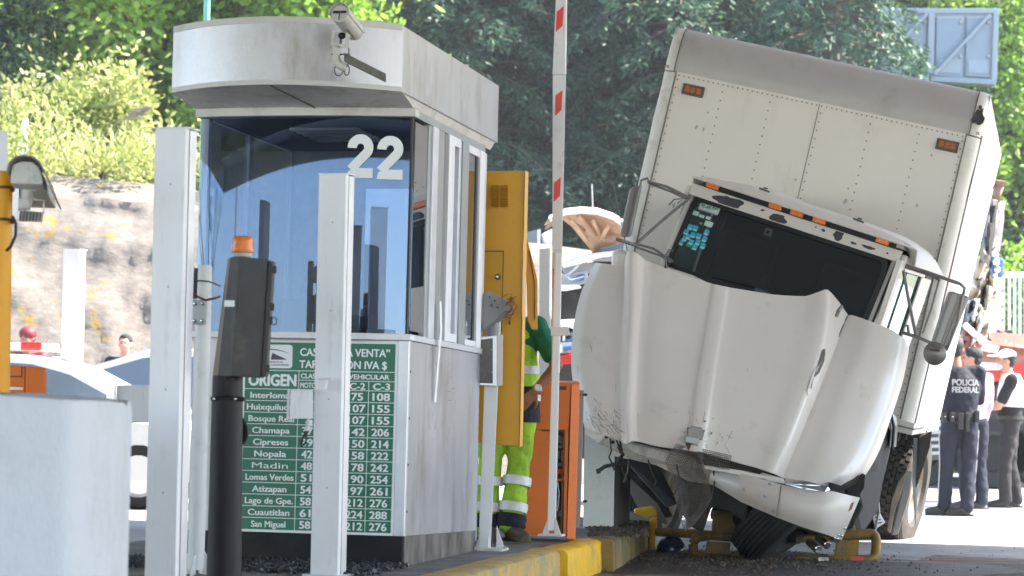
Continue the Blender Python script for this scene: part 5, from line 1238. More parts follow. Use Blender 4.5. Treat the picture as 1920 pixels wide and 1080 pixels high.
mb = MB(); mb.span((-.04,1.22,-1.3),(CW+.03,1.25,.1)); mb.span((.0,.5,-1.28),(CW,1.2,-.7)); ca('back_wall', mb, 'cab_interior')
for x in (.35, 1.15):
    mb = MB(); mb.span((x-.22,.55,-.75),(x+.22,.68,-.16)); ca('seat_back', mb, 'cab_interior', bev=.04)
mb = MB(); mb.grid([[ap(.0+CW*i/8, -WH+.04, .0), ap(.0+CW*i/8, -WH+.06, .42)][::1] for i in range(9)]); ca('dashboard', mb, 'cab_interior', sol=.02)
mb = MB(); mb.prism([ap(1.27,-.50,.06), ap(1.46,-.46,.06), ap(1.46,-.59,.06), ap(1.31,-.59,.06)], (0,.03,0)); ca('lime_card', mb, 'lime_card')
mb = MB(); mb.prism([ap(.66,-.485,.05), ap(.87,-.478,.05), ap(.87,-.52,.05), ap(.66,-.52,.05)], (0,.01,0)); ca('mint_card', mb, 'sticker_mint')
mb = MB(); mb.box(ap(.60,-.085,.02), (.055,.02,.055)); ca('camera_bracket', mb, 'alu_dark', bev=.004)
mb = MB(); mb.ball(ap(.60,-.085,.005), (.014,.01,.014)); ca('lens_knob', mb, 'black_plastic')
mb = MB(); mb.tube([ap(.0+.35,-.50,-.03), ap(.70,-.47,-.032), ap(.95,-.50,-.03)], .008, 6); mb.tube([ap(1.30,-.56,-.03), ap(1.20,-.42,-.032)], .004, 6); ca('wiper', mb, 'black_plastic')
# papers on the glass
def paper(x, z, w, h, m, name='sticker', off=-.0125, rot=0):
    mb = MB(); c = ap(x, z, off); q = [ap(x-w/2, z+h/2, off), ap(x+w/2, z+h/2, off), ap(x+w/2, z-h/2, off), ap(x-w/2, z-h/2, off)]; mb.prism(q, (0,.0012,0)); return ca(name, mb, m)
paper(.135, -.052, .155, .052, 'plate_pale', 'plate_card'); paper(.135,-.082,.155,.010, mat('mauve_band', (.35,.22,.36), .6), 'plate_band')
t = text_mb('91-AF-7W', .125, .030, .01, .001); place(t, CT @ Matrix.Translation(ap(.135,-.050,-.0145))); obj('plate_lettering', t, 'navy_ink', cab)
for (x, z, w, h, m_) in ((.055,-.118,.045,.032,'sticker_mint'),(.105,-.125,.04,.02,'plate_pale'),(.155,-.122,.035,.022,'plate_pale'),(.175,-.162,.062,.038,'plate_pale'),(.120,-.175,.02,.012,'alu_dark')): paper(x, z, w, h, m_)
for (x, z) in ((.055,-.225),(.095,-.222),(.185,-.225),(.040,-.268),(.05,-.315),(.098,-.272),(.105,-.325),(.14,-.268),(.152,-.312),(.19,-.275),(.198,-.325),(.035,-.35),(.145,-.352),(.07,-.295)):
    paper(x, z, .037, .040, 'sticker_cyan'); paper(x+.002, z-.012, .028, .010, 'plate_pale', 'sticker_print', -.0138)
paper(.098,-.345,.04,.035,'sticker_green')
# ---- mirrors
def mirror(lab, quad, dth, rods, m='mirror_steel'):
    e0 = thing_part('mirror', truck, P(*quad[0]), None)
    mb = MB(); q = [P(*k) for k in quad]; back = fwd*dth
    mb.hexa(q, [p+back for p in q]); obj('mirror_case', mb, m, e0, bev=.018)
    a, b, c, d = q; mb = MB()
    for f0, f1 in ((.42,.56),(.60,.66)):
        mb.hexa([a.lerp(b,f0)-fwd*.006, a.lerp(b,f1)-fwd*.006, d.lerp(c,f1)-fwd*.006, d.lerp(c,f0)-fwd*.006],[a.lerp(b,f0), a.lerp(b,f1), d.lerp(c,f1), d.lerp(c,f0)])
    obj('case_rib', mb, 'rod', e0, bev=.002)
    for pts, r in rods:
        mb = MB(); mb.tube([P(*p) for p in pts], r, 8); obj('mirror_rod', mb, 'rod', e0, smooth=60)
    return e0
mirror('left', [(1182,352,20.2),(1205,345,20.2),(1184,444,20.1),(1162,444,20.1)], .10,
  [([(1200,352,20.2),(1202,338,20.2),(1214,334,20.2),(1216,340,20.2)], .010), ([(1214,340,20.2),(1250,350,20.15),(1293,371,20.1)], .010), ([(1216,344,20.2),(1260,360,20.15),(1290,375,20.1)], .008),
   ([(1290,373,20.1),(1240,415,20.1),(1192,458,20.05)], .011), ([(1155,448,20.0),(1180,456,20.0),(1192,460,20.05)], .013), ([(1188,456,20.05),(1225,466,20.05),(1262,490,20.0)], .009), ([(1190,462,20.05),(1240,480,20.05),(1258,492,20.0)], .008),
   ([(1270,381,20.1),(1284,372,20.1),(1264,374,20.1),(1254,384,20.1)], .006), ([(1262,505,20.0),(1250,500,20.0),(1246,482,20.0),(1254,468,20.0),(1262,470,20.0)], .007), ([(1150,344,20.4),(1176,470,20.1)], .004)])
mm_ = mirror('right', [(1783,545,19.6),(1819,556,19.6),(1780,655,19.6),(1749,645,19.6)], .14,
  [([(1690,495,19.75),(1740,511,19.7),(1785,527,19.6),(1800,532,19.6),(1809,540,19.6),(1806,552,19.6)], .013), ([(1692,499,19.75),(1750,518,19.7),(1762,526,19.65)], .010), ([(1692,497,19.75),(1705,570,19.7),(1717,627,19.65)], .012),
   ([(1760,528,19.65),(1746,580,19.6),(1730,625,19.6)], .008), ([(1690,623,19.7),(1720,632,19.65),(1750,645,19.6),(1775,656,19.6)], .012), ([(1690,500,19.75),(1692,482,19.75),(1700,480,19.75)], .012), ([(1806,552,19.58),(1795,605,19.58),(1775,658,19.58)], .008), ([(1695,612,19.7),(1702,610,19.7),(1704,626,19.7)], .010)])
mb = MB(); c = P(1753,663,19.55); mb.lathe(c, (-.1,-1,0), [(-.05,.001),(-.05,.06),(-.01,.080),(.012,.082),(.03,.06),(.036,.001)], 28); obj('round_mirror', mb, 'rod', mm_, smooth=40)
mb = MB(); mb.tube([P(1742,652,19.5),P(1762,655,19.5)], .016, 8); obj('mirror_bracket', mb, 'dark_metal', mm_)

# ---- bonnet: one shaped skin thrown forward, pieces set on it
HC = [ [(1118,493),(1090,550),(1075,620),(1072,690),(1084,760),(1098,800)], [(1132,495),(1110,555),(1098,625),(1096,695),(1104,763),(1113,808)], [(1150,497),(1137,560),(1128,630),(1125,700),(1130,765),(1135,817)],
 [(1172,500),(1170,565),(1166,632),(1164,700),(1164,770),(1166,828)], [(1176,476),(1175,560),(1172,632),(1170,700),(1170,770),(1171,831)], [(1184,470),(1182,560),(1178,632),(1176,700),(1175,770),(1176,833)], [(1194,476),(1190,563),(1186,634),(1184,703),(1182,771),(1184,828)], [(1208,488),(1204,568),(1198,638),(1195,706),(1192,772),(1194,828)],
 [(1262,509),(1254,580),(1246,645),(1240,710),(1236,775),(1234,838)], [(1322,528),(1312,595),(1302,660),(1292,720),(1284,785),(1278,843)], [(1334,532),(1324,597),(1313,661),(1303,721),(1295,786),(1289,845)], [(1341,534),(1330,598),(1319,662),(1309,722),(1301,787),(1295,846)],
 [(1360,538),(1350,602),(1340,666),(1331,727),(1322,790),(1314,849)], [(1368,540),(1358,603),(1347,667),(1338,728),(1329,792),(1322,851)], [(1450,553),(1436,620),(1420,685),(1404,745),(1388,808),(1375,866)], [(1512,556),(1498,625),(1479,690),(1458,755),(1438,818),(1420,878)],
 [(1538,547),(1526,623),(1506,693),(1482,760),(1460,825),(1438,884)], [(1551,543),(1546,622),(1526,695),(1502,765),(1477,830),(1452,889)], [(1572,566),(1556,640),(1533,710),(1508,778),(1483,840),(1460,893)], [(1589,590),(1563,660),(1537,727),(1511,792),(1486,852),(1467,897)],
 [(1600,592),(1573,664),(1546,731),(1520,796),(1495,856),(1476,899)], [(1635,604),(1611,680),(1584,750),(1560,815),(1535,870),(1512,905)], [(1672,619),(1654,698),(1630,770),(1604,836),(1577,884),(1549,911)], [(1695,636),(1680,706),(1658,778),(1632,844),(1604,891),(1580,913)], [(1703,655),(1691,716),(1669,784),(1645,850),(1617,896),(1600,908)] ]
HD_ = [.22,.08,.05,.04,.0,-.035,-.03,.03,.0,-.02,-.02,-.045,-.045,-.02,-.02,-.01,-.025,-.02,.06,.12,.10,.04,.06,.16,.42]
RD = [19.55,19.38,19.16,18.95,18.80,18.74]
def cat1(v, t):
    n = len(v)-1; t = max(0, min(n-1e-6, t)); i = int(t); f = t-i
    a = v[max(i-1,0)]; b = v[i]; c = v[min(i+1,n)]; d = v[min(i+2,n)]
    return b+.5*f*((c-a)+f*((2*a-5*b+4*c-d)+f*(3*(b-c)+d-a)))
NR = 44; colpts = []
for c, cd in zip(HC, HD_):
    colpts.append([(cat1([p[0] for p in c], 5*i/NR), cat1([p[1] for p in c], 5*i/NR), cat1(RD, 5*i/NR)+cd) for i in range(NR+1)])
rows = []
SUBC = 3
for i in range(NR+1):
    rw = []
    xs_ = [c[i][0] for c in colpts]; ys_ = [c[i][1] for c in colpts]; ds_ = [c[i][2] for c in colpts]
    for j in range((len(HC)-1)*SUBC+1):
        t = j/SUBC; k = int(min(t, len(HC)-1.001)); f = t-k
        x = xs_[k]+(xs_[k+1]-xs_[k])*f; y = cat1(ys_, t)*.5+(ys_[k]+(ys_[k+1]-ys_[k])*f)*.5
        # monotone smooth depth
        d = ds_[k]+(ds_[k+1]-ds_[k])*(f*f*(3-2*f)*.5+f*.5)
        wob = noise.noise(Vector((x*.012, y*.012, 1)))*.012
        p = P(x, y, d+wob); rw.append(p)
    rows.append(rw)
mb = MB(); mb.grid(rows); bon = to('bonnet', mb, 'truck_white', smooth=70, sol=.014)
q = bon.modifiers.new('soft', 'SMOOTH'); q.factor = .5; q.iterations = 1
while bon.modifiers[0].name != 'soft': bon.modifiers.move(len(bon.modifiers)-1, 0) if hasattr(bon.modifiers, 'move') else None
def hp(px, py, off=0):                 # a point on the bonnet skin under a pixel, lifted by off
    best = None
    for rw in rows:
        for p in rw:
            a, b = pix(p); d = (a-px)**2+(b-py)**2
            if best is None or d < best[0]: best = (d, p.y)
    return P(px, py, best[1]-off)
# side grille on the right flank of the bonnet
vent = [(1550,648),(1556,650),(1555,668),(1546,695),(1532,722),(1521,740),(1515,742),(1514,732),(1522,706),(1535,676)]
mb = MB(); q = [hp(x, y, .026) for x, y in vent]; mb.prism(q, fwd*.02); vf = to('vent_frame', mb, 'truck_white', bon, bev=.006)
mb = MB(); q = []
cxv = sum(a for a, b in vent)/len(vent); cyv = sum(b for a, b in vent)/len(vent)
inn = [(cxv+(a-cxv)*.66, cyv+(b-cyv)*.88) for a, b in vent]
q = [hp(x, y, .032) for x, y in inn]; mb.prism(q, fwd*.004); to('vent_mesh', mb, mat('vent_mesh', (.12,.11,.105), .6, .2, .7, 140), bon)
# latch, ornaments, scratches
mb = MB(); slab(mb, [(1288,806),(1298,799),(1316,802),(1321,812),(1317,826),(1290,822)], 18.70, .03); lt = to('bonnet_latch', mb, 'rod', bev=.006)
mb = MB(); slab(mb, [(1285,817),(1311,821),(1309,834),(1284,829)], 18.66, .05); to('latch_block', mb, 'alu_dark', lt, bev=.004)
mb = MB(); slab(mb, [(1286,830),(1309,835),(1306,852),(1292,848)], 18.69, .05); to('latch_hook', mb, 'brown_rust', lt, bev=.004)
mb = MB()
for (x, y) in ((1290,803),(1320,808),(1322,790),(1334,812)): mb.ball(hp(x, y, .016), .007, 6, 5)
to('latch_screw', mb, 'rivet', bon)
rnd = random.Random(31); mb = MB()
def scratch(pts, w=.0012):
    q = [hp(x, y, .013) for x, y in pts]
    for i in range(len(q)-1):
        d = (q[i+1]-q[i]); n_ = d.cross(fwd).normalized()*w*rnd.uniform(.5,1.6); mb.add([q[i]-n_, q[i]+n_, q[i+1]+n_, q[i+1]-n_], [(0,1,2,3)])
for pts in ([(1292,760),(1293,785),(1291,800)],[(1291,772),(1293,780)],[(1322,772),(1318,790)],[(1120,765),(1140,788),(1155,808)],[(1118,750),(1128,772)],[(1098,772),(1120,790),(1150,815)],[(1100,785),(1125,802)],[(1373,808),(1366,822),(1359,835),(1368,850)],[(1362,815),(1372,822)],[(1155,720),(1152,770),(1150,800)],[(1256,822),(1262,834),(1266,842)],[(1106,640),(1110,660)],[(1080,660),(1084,700)],[(1300,758),(1312,760)],[(1296,848),(1300,842)],[(1400,690),(1403,696)],[(1104,776),(1112,792),(1108,800)],[(1350,812),(1356,828)]): scratch(pts, .0011)
for _ in range(130):
    x = rnd.gauss(1135, 26); y = rnd.gauss(800, 22)
    if not (1100 < x < 1172 and 740 < y < 828 and y < 795+(x-1100)*.5): continue
    a_ = rnd.gauss(.75, .25); l = rnd.uniform(3, 16); pts = [(x, y), (x+math.cos(a_)*l, y+math.sin(a_)*l)]; scratch(pts, rnd.uniform(.0004,.0014))
for _ in range(60):
    x = rnd.gauss(1308, 22); y = rnd.gauss(818, 16)
    if y > 838 or y < 770: continue
    a_ = rnd.uniform(0, 3.1); l = rnd.uniform(2, 8); scratch([(x, y), (x+math.cos(a_)*l, y+math.sin(a_)*l)], rnd.uniform(.0004,.0012))
to('scratches', mb, mat('scratch_grey', (.20,.175,.16), .7), bon, kind='stuff')
mb = MB(); q = [hp(x, y, .015) for x, y in ((1589,593),(1584,603),(1576,622),(1570,638))]; mb.tube(q, .004, 5); to('panel_seam', mb, 'under', bon)
mb = MB(); pl = [(1112,808),(1140,812),(1172,828),(1178,845),(1160,850),(1130,838),(1105,815)]
# torn lip left of the bonnet: bent bumper end with holes
mb = MB(); slab(mb, [(1095,795),(1135,815),(1175,832),(1240,842),(1295,855),(1345,878),(1338,910),(1290,902),(1230,872),(1185,862),(1150,855),(1122,832),(1098,815)], [19.35,19.2,18.98,18.95,18.95,18.95,18.98,19.0,19.05,19.08,19.15,19.25,19.35], .02)
lw_ = to('lower_valance', mb, mat('dirty_cream_bumper', (.66,.60,.53), .5, 0, .12, 6, .2, 14, (.24,.20,.17), .35, 7), bev=.01)
for (x, y, r) in ((1137,819,.013),(1149,829,.013),(1160,838,.010)):
    mb = MB(); mb.lathe(P(x,y,19.08), -fwd, [(0,r),(.012,r),(.014,.001)], 10); to('bolt_hole', mb, 'under', lw_)
mb = MB(); slab(mb, [(1210,821),(1255,834),(1254,842),(1242,843),(1212,831)], 18.88, .03); to('dark_slot', mb, 'under', bev=.004)
mb = MB(); slab(mb, [(1318,848),(1355,856),(1426,875),(1430,888),(1400,886),(1345,876),(1320,872)], 18.80, .05); to('grille_slot', mb, mat('dark_slot_fill', (.07,.06,.052), .9, 0, .4, 14), bev=.006)  # solid dark slab filling the grille slot
mb = MB(); slab(mb, [(1334,852),(1352,862),(1390,872),(1426,884),(1424,890),(1385,884),(1340,872)], 18.78, .03); to('slot_dark_strip', mb, 'under')  # narrower black strip set over the slot slab
mb = MB(); slab(mb, [(1320,872),(1390,882),(1440,893),(1440,899),(1390,892),(1322,880)], 18.74, .03); to('slot_sill', mb, 'truck_white', bev=.008)
mb = MB(); slab(mb, [(1430,886),(1470,898),(1472,908),(1440,902),(1420,892)], 18.8, .03); to('lower_lip', mb, 'truck_white', bev=.006)
# bumper
bt = [(1336,881),(1392,889),(1464,910),(1512,920),(1560,922),(1611,934)]; bb = [(1330,902),(1392,940),(1456,968),(1500,985),(1540,998),(1577,1011)]
dp = [18.92,18.70,18.55,18.50,18.50,18.62]
rows2 = []
for v in range(7):
    f = v/6; rw = []
    for u in range(31):
        t = u/30*5; tx = cat1([p[0] for p in bt], t); ty = cat1([p[1] for p in bt], t) if 0 else (lambda k, g: bt[k][1]+(bt[k+1][1]-bt[k][1])*g)(min(4, int(t)), t-min(4, int(t)))
        bx = (lambda k, g: bb[k][0]+(bb[k+1][0]-bb[k][0])*g)(min(4, int(t)), t-min(4, int(t))); by = (lambda k, g: bb[k][1]+(bb[k+1][1]-bb[k][1])*g)(min(4, int(t)), t-min(4, int(t)))
        tx = (lambda k, g: bt[k][0]+(bt[k+1][0]-bt[k][0])*g)(min(4, int(t)), t-min(4, int(t)))
        d = cat1(dp, t)+.05*(2*f-1)**2*(abs(2*f-1) > .5)+.0
        rw.append(P(tx+(bx-tx)*f, ty+(by-ty)*f, d))
    rows2.append(rw)
mb = MB(); mb.grid(rows2); bu = to('bumper', mb, 'truck_white', sol=.02, smooth=50)
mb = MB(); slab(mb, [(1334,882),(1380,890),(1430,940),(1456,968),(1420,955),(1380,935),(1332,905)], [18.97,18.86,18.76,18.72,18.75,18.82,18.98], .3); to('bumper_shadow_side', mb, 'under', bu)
mb = MB(); slab(mb, [(1463,910),(1466,911),(1458,969),(1455,968)], 18.49, .004); to('bumper_joint', mb, 'rivet', bu)
mb = MB(); slab(mb, [(1596,943),(1602,941),(1597,955),(1590,960)], 18.535, .006); to('bumper_reflector', mb, mat('orange_brown_reflector', (.42,.12,.04), .4), bu, bev=.002)
for (x, y) in ((1443,907),(1434,930),(1449,958),(1395,917)):
    mb = MB(); mb.lathe(P(x,y,18.57), -fwd, [(0,.011),(.01,.011),(.014,.006),(.014,.001)], 10); to('bumper_bolt', mb, 'alu_dark', bu)
for (x, y) in ((1584,990),(1578,1004),(1570,1010),(1572,1003)):
    mb = MB(); mb.ball(P(x,y,18.5), .011, 8, 6); to('chrome_nut', mb, 'chrome', bu, smooth=60)
mb = MB(); slab(mb, [(1474,896),(1510,902),(1554,912),(1558,920),(1548,923),(1508,918),(1470,908)], [18.56,18.50,18.50,18.52,18.48,18.46,18.52], .03); to('chrome_trim', mb, 'chrome', bu, bev=.008)
mb = MB(); slab(mb, [(1556,905),(1580,912),(1602,900),(1612,893),(1606,905),(1590,916),(1572,922),(1556,921)], 18.72, .1); to('headlight_recess', mb, 'under')
mb = MB(); slab(mb, [(1586,915),(1612,898),(1622,890),(1620,915),(1610,930),(1592,928)], 18.95, .2); to('bumper_end_rubber', mb, 'rubber')
mb = MB(); slab(mb, [(1262,868),(1345,900),(1400,930),(1404,985),(1372,962),(1335,950),(1318,1000),(1292,985)], [19.6]*8, .5); to('underside_shade_fill', mb, 'under', bev=.02)  # dark slab added behind the mesh to shade out a bright gap
# hanging wire mesh of the torn grille: countless wires as one part
mb = MB()
mt = [(1262,836),(1300,842),(1325,850)]; 
def msh(u, v):
    l = [(1268,832),(1246,865),(1262,905),(1270,950),(1284,995)]; r_ = [(1318,850),(1316,880),(1328,900),(1335,935),(1300,985)]
    t = v*4; k = min(3, int(t)); g = t-k
    lx = l[k][0]+(l[k+1][0]-l[k][0])*g; ly = l[k][1]+(l[k+1][1]-l[k][1])*g; rx = r_[k][0]+(r_[k+1][0]-r_[k][0])*g; ry = r_[k][1]+(r_[k+1][1]-r_[k][1])*g
    return P(lx+(rx-lx)*u+noise.noise(Vector((u*4,v*5,0)))*3, ly+(ry-ly)*u, 18.62+.10*math.sin(u*3.1)-.05*v+noise.noise(Vector((u*5,v*6,2)))*.05)
for i in range(24): mb.tube([msh(i/23, j/26) for j in range(27)], .0021, 4, False)
for j in range(48): mb.tube([msh(i/12, j/47) for i in range(13)], .0021, 4, False)
to('grille_mesh', mb, 'wire', kind='stuff')
mb = MB()
def msh2(u, v): return P(1318+60*u-6*v+noise.noise(Vector((u*4,v*4,7)))*4, 842+14*u+26*v, 18.68+noise.noise(Vector((u*4,v*4,3)))*.04)
for i in range(18): mb.tube([msh2(i/17*.9, j/7) for j in range(8)], .0020, 4, False)
for j in range(9): mb.tube([msh2(i/10*.9, j/8) for i in range(11)], .0020, 4, False)
to('grille_mesh', mb, 'wire', kind='stuff')
for pts, r in (([(1144,822),(1146,845),(1142,858),(1148,870),(1152,882)], .006), ([(1120,884),(1135,874),(1155,870),(1168,852),(1160,838)], .014), ([(1164,850),(1160,835),(1156,826),(1162,824),(1166,845)], .008), ([(1215,862),(1222,885),(1230,902),(1228,910)], .006), ([(1163,865),(1168,885),(1176,900)], .005),([(1180,860),(1178,880),(1170,905)], .008),([(1268,870),(1276,905),(1262,930)], .006),([(1336,868),(1340,900),(1336,930)], .006)):
    mb = MB(); mb.tube([P(x, y, 18.9) for x, y in pts], r, 7); to('torn_cable', mb, 'black_plastic', smooth=60)
mb = MB(); slab(mb, [(1117,880),(1125,878),(1127,887),(1119,889)], 18.87, .03); to('cable_plug', mb, 'black_plastic', bev=.003)
# dark body between cab and bonnet, firewall and bonnet inner
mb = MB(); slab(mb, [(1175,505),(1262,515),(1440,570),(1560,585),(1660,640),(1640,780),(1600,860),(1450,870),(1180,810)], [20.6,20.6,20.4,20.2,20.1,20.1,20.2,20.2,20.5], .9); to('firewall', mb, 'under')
mb = MB(); slab(mb, [(1250,500),(1300,516),(1335,534),(1345,545),(1300,540),(1252,520)], [19.95,19.85,19.8,19.75,19.8,19.9], .12); to('cowl', mb, 'truck_white', bev=.02)
mb = MB(); slab(mb, [(1150,470),(1166,465),(1180,475),(1172,520),(1148,520)], [20.3]*5, .3); to('cab_corner', mb, 'truck_white', bev=.03)
mb = MB(); mb.tube([P(1578,575,19.3),P(1572,583,19.25),P(1568,594,19.25)], .014, 8); to('bonnet_hook', mb, 'rod', smooth=50)
# ------------------------------------------------------------------ people
def capsule(mb, a, b, ra, rb_, n=12, flat_=(1,1)):
    a = Vector(a); b = Vector(b); k = max(2, int((b-a).length/.05)); pts = [a.lerp(b, i/k) for i in range(k+1)]
    rs = [ra+(rb_-ra)*i/k for i in range(k+1)]; mb.tube(pts, rs, n); mb.ball(a, ra, n, 8); mb.ball(b, rb_, n, 8)
def chain(mb, pts, rs, n=12):
    for i in range(len(pts)-1): capsule(mb, pts[i], pts[i+1], rs[i], rs[i+1], n)
def torso(mb, secs):                   # (center, rx, ry)
    rows = []
    for c, rx, ry in secs: rows.append([Vector(c)+Vector((rx*math.cos(6.28319*k/18), ry*math.sin(6.28319*k/18), 0)) for k in range(18)])
    n = 18; vs = [p for r in rows for p in r]; fs = []
    for i in range(len(rows)-1):
        for k in range(n): fs.append((i*n+k, i*n+(k+1)%n, (i+1)*n+(k+1)%n, (i+1)*n+k))
    fs += [list(range(n))[::-1], [len(vs)-n+k for k in range(n)]]; mb.add(vs, fs)
def remesh(o, vox, it=6, wr=0.):
    q = o.modifiers.new('union', 'REMESH'); q.mode = 'VOXEL'; q.voxel_size = vox; q.use_smooth_shade = True
    q = o.modifiers.new('soft', 'SMOOTH'); q.factor = .6; q.iterations = it
    if wr:
        tx = bpy.data.textures.new('folds', 'CLOUDS'); tx.noise_scale = .11
        q = o.modifiers.new('folds', 'DISPLACE'); q.texture = tx; q.strength = wr; q.mid_level = .5
DEF = dict(head=(0,.02,1.635), neck=(0,0,1.47), chest=(0,.0,1.30), waist=(0,.01,1.06), pelvis=(0,0,.95),
  shL=(-.185,0,1.42), shR=(.185,0,1.42), elL=(-.25,-.03,1.14), elR=(.25,-.03,1.14), wrL=(-.24,.05,.90), wrR=(.24,.05,.90),
  hpL=(-.09,0,.93), hpR=(.09,0,.93), knL=(-.11,.02,.50), knR=(.11,.02,.50), anL=(-.12,-.02,.09), anR=(.12,-.02,.09))
def hand(mb, w, d, nrm, side, curl=.3, s=1.):
    """palm, four unequal bent fingers and a thumb from the side; d = direction of the fingers, nrm = back of the hand"""
    w = Vector(w); d = Vector(d).normalized(); nrm = Vector(nrm); nrm = (nrm-d*nrm.dot(d)).normalized(); r = d.cross(nrm)*side
    for k in (-1.5,-.5,.5,1.5): capsule(mb, w+r*k*.010*s, w+d*.085*s+r*k*.020*s, .015*s, .0125*s, 8)
    for k, l in zip((-1.5,-.5,.5,1.5), (.062,.078,.084,.074)):
        b = w+d*.088*s+r*k*.021*s; p1 = b+(d-nrm*curl*.5)*l*.45*s; p2 = p1+(d-nrm*curl*1.4).normalized()*l*.32*s; p3 = p2+(d-nrm*curl*2.4).normalized()*l*.26*s
        chain(mb, [b, p1, p2, p3], [.0098*s,.0092*s,.0085*s,.0075*s], 7)
    b = w+d*.02*s+r*.030*s; p1 = b+(d*.7+r*.75-nrm*.2).normalized()*.045*s; p2 = p1+(d*.95+r*.35-nrm*.3).normalized()*.034*s
    chain(mb, [b, p1, p2], [.014*s,.0115*s,.0095*s], 7)
def head(mb, hc, yaw=0, pitchd=0):
    hc = Vector(hc); Rm = Matrix.Rotation(R(yaw), 3, 'Z') @ Matrix.Rotation(R(pitchd), 3, 'X')
    def b(c, r): mb.ball(hc+Rm @ Vector(c), r, 14, 10, Rm)
    b((0,-.012,.03), (.076,.096,.088)); b((0,.022,-.025), (.062,.078,.080)); b((0,.045,-.075), (.040,.044,.032))
    b((0,.098,-.018), (.012,.018,.020)); b((0,.090,.010), (.009,.016,.026)); b((0,.085,.036), (.052,.018,.010)); b((0,.088,-.052), (.024,.011,.009))
    for s in (-1, 1): b((s*.078,-.01,-.01), (.010,.022,.032)); b((s*.038,.068,-.022), (.022,.02,.018))
    return Rm
def person(label, base, yaw, J=None, shirt='navy', pants='navy', boots='leather', skin='skin', sleeves='long', hair='hair', scale=1., headyaw=0, headpitch=0, hands=True, vox=.014, shirt_name='shirt', group=None, girth=1.):
    j = dict(DEF); j.update(J or {}); rt = Matrix.Rotation(R(yaw), 3, 'Z'); base = Vector(base)
    t = thing('person', label, 'person', base, rt @ Matrix.Diagonal((scale, scale, scale)), group)
    o = lambda n, mb, m, **k: obj(n, mb, m, t, world=False, fix=False, **k)
    V_ = Vector; mb = MB(); Rm = head(mb, j['head'], headyaw, headpitch); g = girth
    capsule(mb, V_(j['neck'])-V_((0,0,.04)), V_(j['head'])-V_((0,.0,.07)), .058, .052)
    torso(mb, [(V_(j['neck'])-V_((0,0,.05)),.12,.07),(V_(j['chest']),.145,.09),(V_(j['waist']),.125,.085),(V_(j['pelvis']),.135,.09)])
    for s in 'LR':
        chain(mb, [j['sh'+s], j['el'+s], j['wr'+s]], [.045,.040,.029]); chain(mb, [j['hp'+s], j['kn'+s], j['an'+s]], [.075,.052,.036])
        if hands:
            d = (V_(j['wr'+s])-V_(j['el'+s])).normalized(); d = V_(j.get('hd'+s, d)); hand(mb, V_(j['wr'+s]), d, j.get('hn'+s, (1 if s == 'R' else -1, 0, .1)), 1 if s == 'L' else -1, j.get('curl', .35))
    bd = o('body', mb, skin); remesh(bd, vox if not hands else min(vox, .008), 2)
    mb = MB(); tz = .0
    torso(mb, [(V_(j['neck'])+V_((0,-.01,-.015)),.075,.07),(V_(j['neck'])-V_((0,0,.045)),.155,.098),(V_(j['chest'])+V_((0,0,.04)),.185*g,.125*g),(V_(j['chest'])-V_((0,0,.10)),.172*g,.128*g),(V_(j['waist']),.162*g,.125*g),(V_(j['pelvis'])+V_((0,0,.02)),.168*g,.130*g)])
    for s in 'LR':
        sh, el, wr = V_(j['sh'+s]), V_(j['el'+s]), V_(j['wr'+s])
        if sleeves == 'long': chain(mb, [sh, el, wr-(wr-el)*.05], [.070,.056,.042])
        else: chain(mb, [sh, sh.lerp(el, .72)], [.072,.062])
        capsule(mb, V_(j['neck'])-V_((0,0,.07)), sh, .07, .066)
    sh_ = o(shirt_name, mb, shirt); remesh(sh_, vox, 4, .022)
    mb = MB(); torso(mb, [(V_(j['pelvis'])+V_((0,0,.075)),.160*g,.122*g),(V_(j['pelvis'])-V_((0,0,.02)),.172*g,.128*g)])
    for s in 'LR':
        hp_, kn, an = V_(j['hp'+s]), V_(j['kn'+s]), V_(j['an'+s]); chain(mb, [hp_, hp_.lerp(kn, .5), kn, an+V_((0,0,.01))], [.100,.092,.076,.074])
    pn = o('trousers', mb, pants); remesh(pn, vox, 4, .030)
    for s in 'LR':
        an = V_(j['an'+s]); ty = j.get('toe'+s, 0); f = V_((math.sin(R(ty)), math.cos(R(ty)), 0)); mb = MB(); n_ = V_((f.y, -f.x, 0))
        mb.ball(an+f*.02-V_((0,0,.035)), (.048,.06,.055), 12, 8); 
        chain(mb, [an+V_((0,0,.04)), an-V_((0,0,.02)), an+f*.10-V_((0,0,.042)), an+f*.175-V_((0,0,.052))], [.052,.050,.042,.034]); mb.box(an+f*.06-V_((0,0,.080)), (.085,.27,.02), Matrix((n_, f, ZZ)).transposed())
        b_ = o('boot', mb, boots); remesh(b_, .01, 3)
    if hair:
        mb = MB(); hc = V_(j['head']); mb.ball(hc+Rm @ V_((0,-.022,.045)), (.083,.098,.082), 14, 10, Rm); mb.ball(hc+Rm @ V_((0,-.062,-.01)), (.066,.046,.066), 12, 8, Rm); mb.ball(hc+Rm @ V_((0,.02,.085)), (.062,.060,.035), 12, 8, Rm)
        h_ = o('hair', mb, hair); remesh(h_, .009, 2, .012)
    for s in (-1, 1):
        mb = MB(); mb.ball(V_(j['head'])+Rm @ V_((s*.030,.083,.012)), (.013,.008,.007), 8, 6, Rm); o('eye', mb, 'hair')
    return t, o, j, Rm

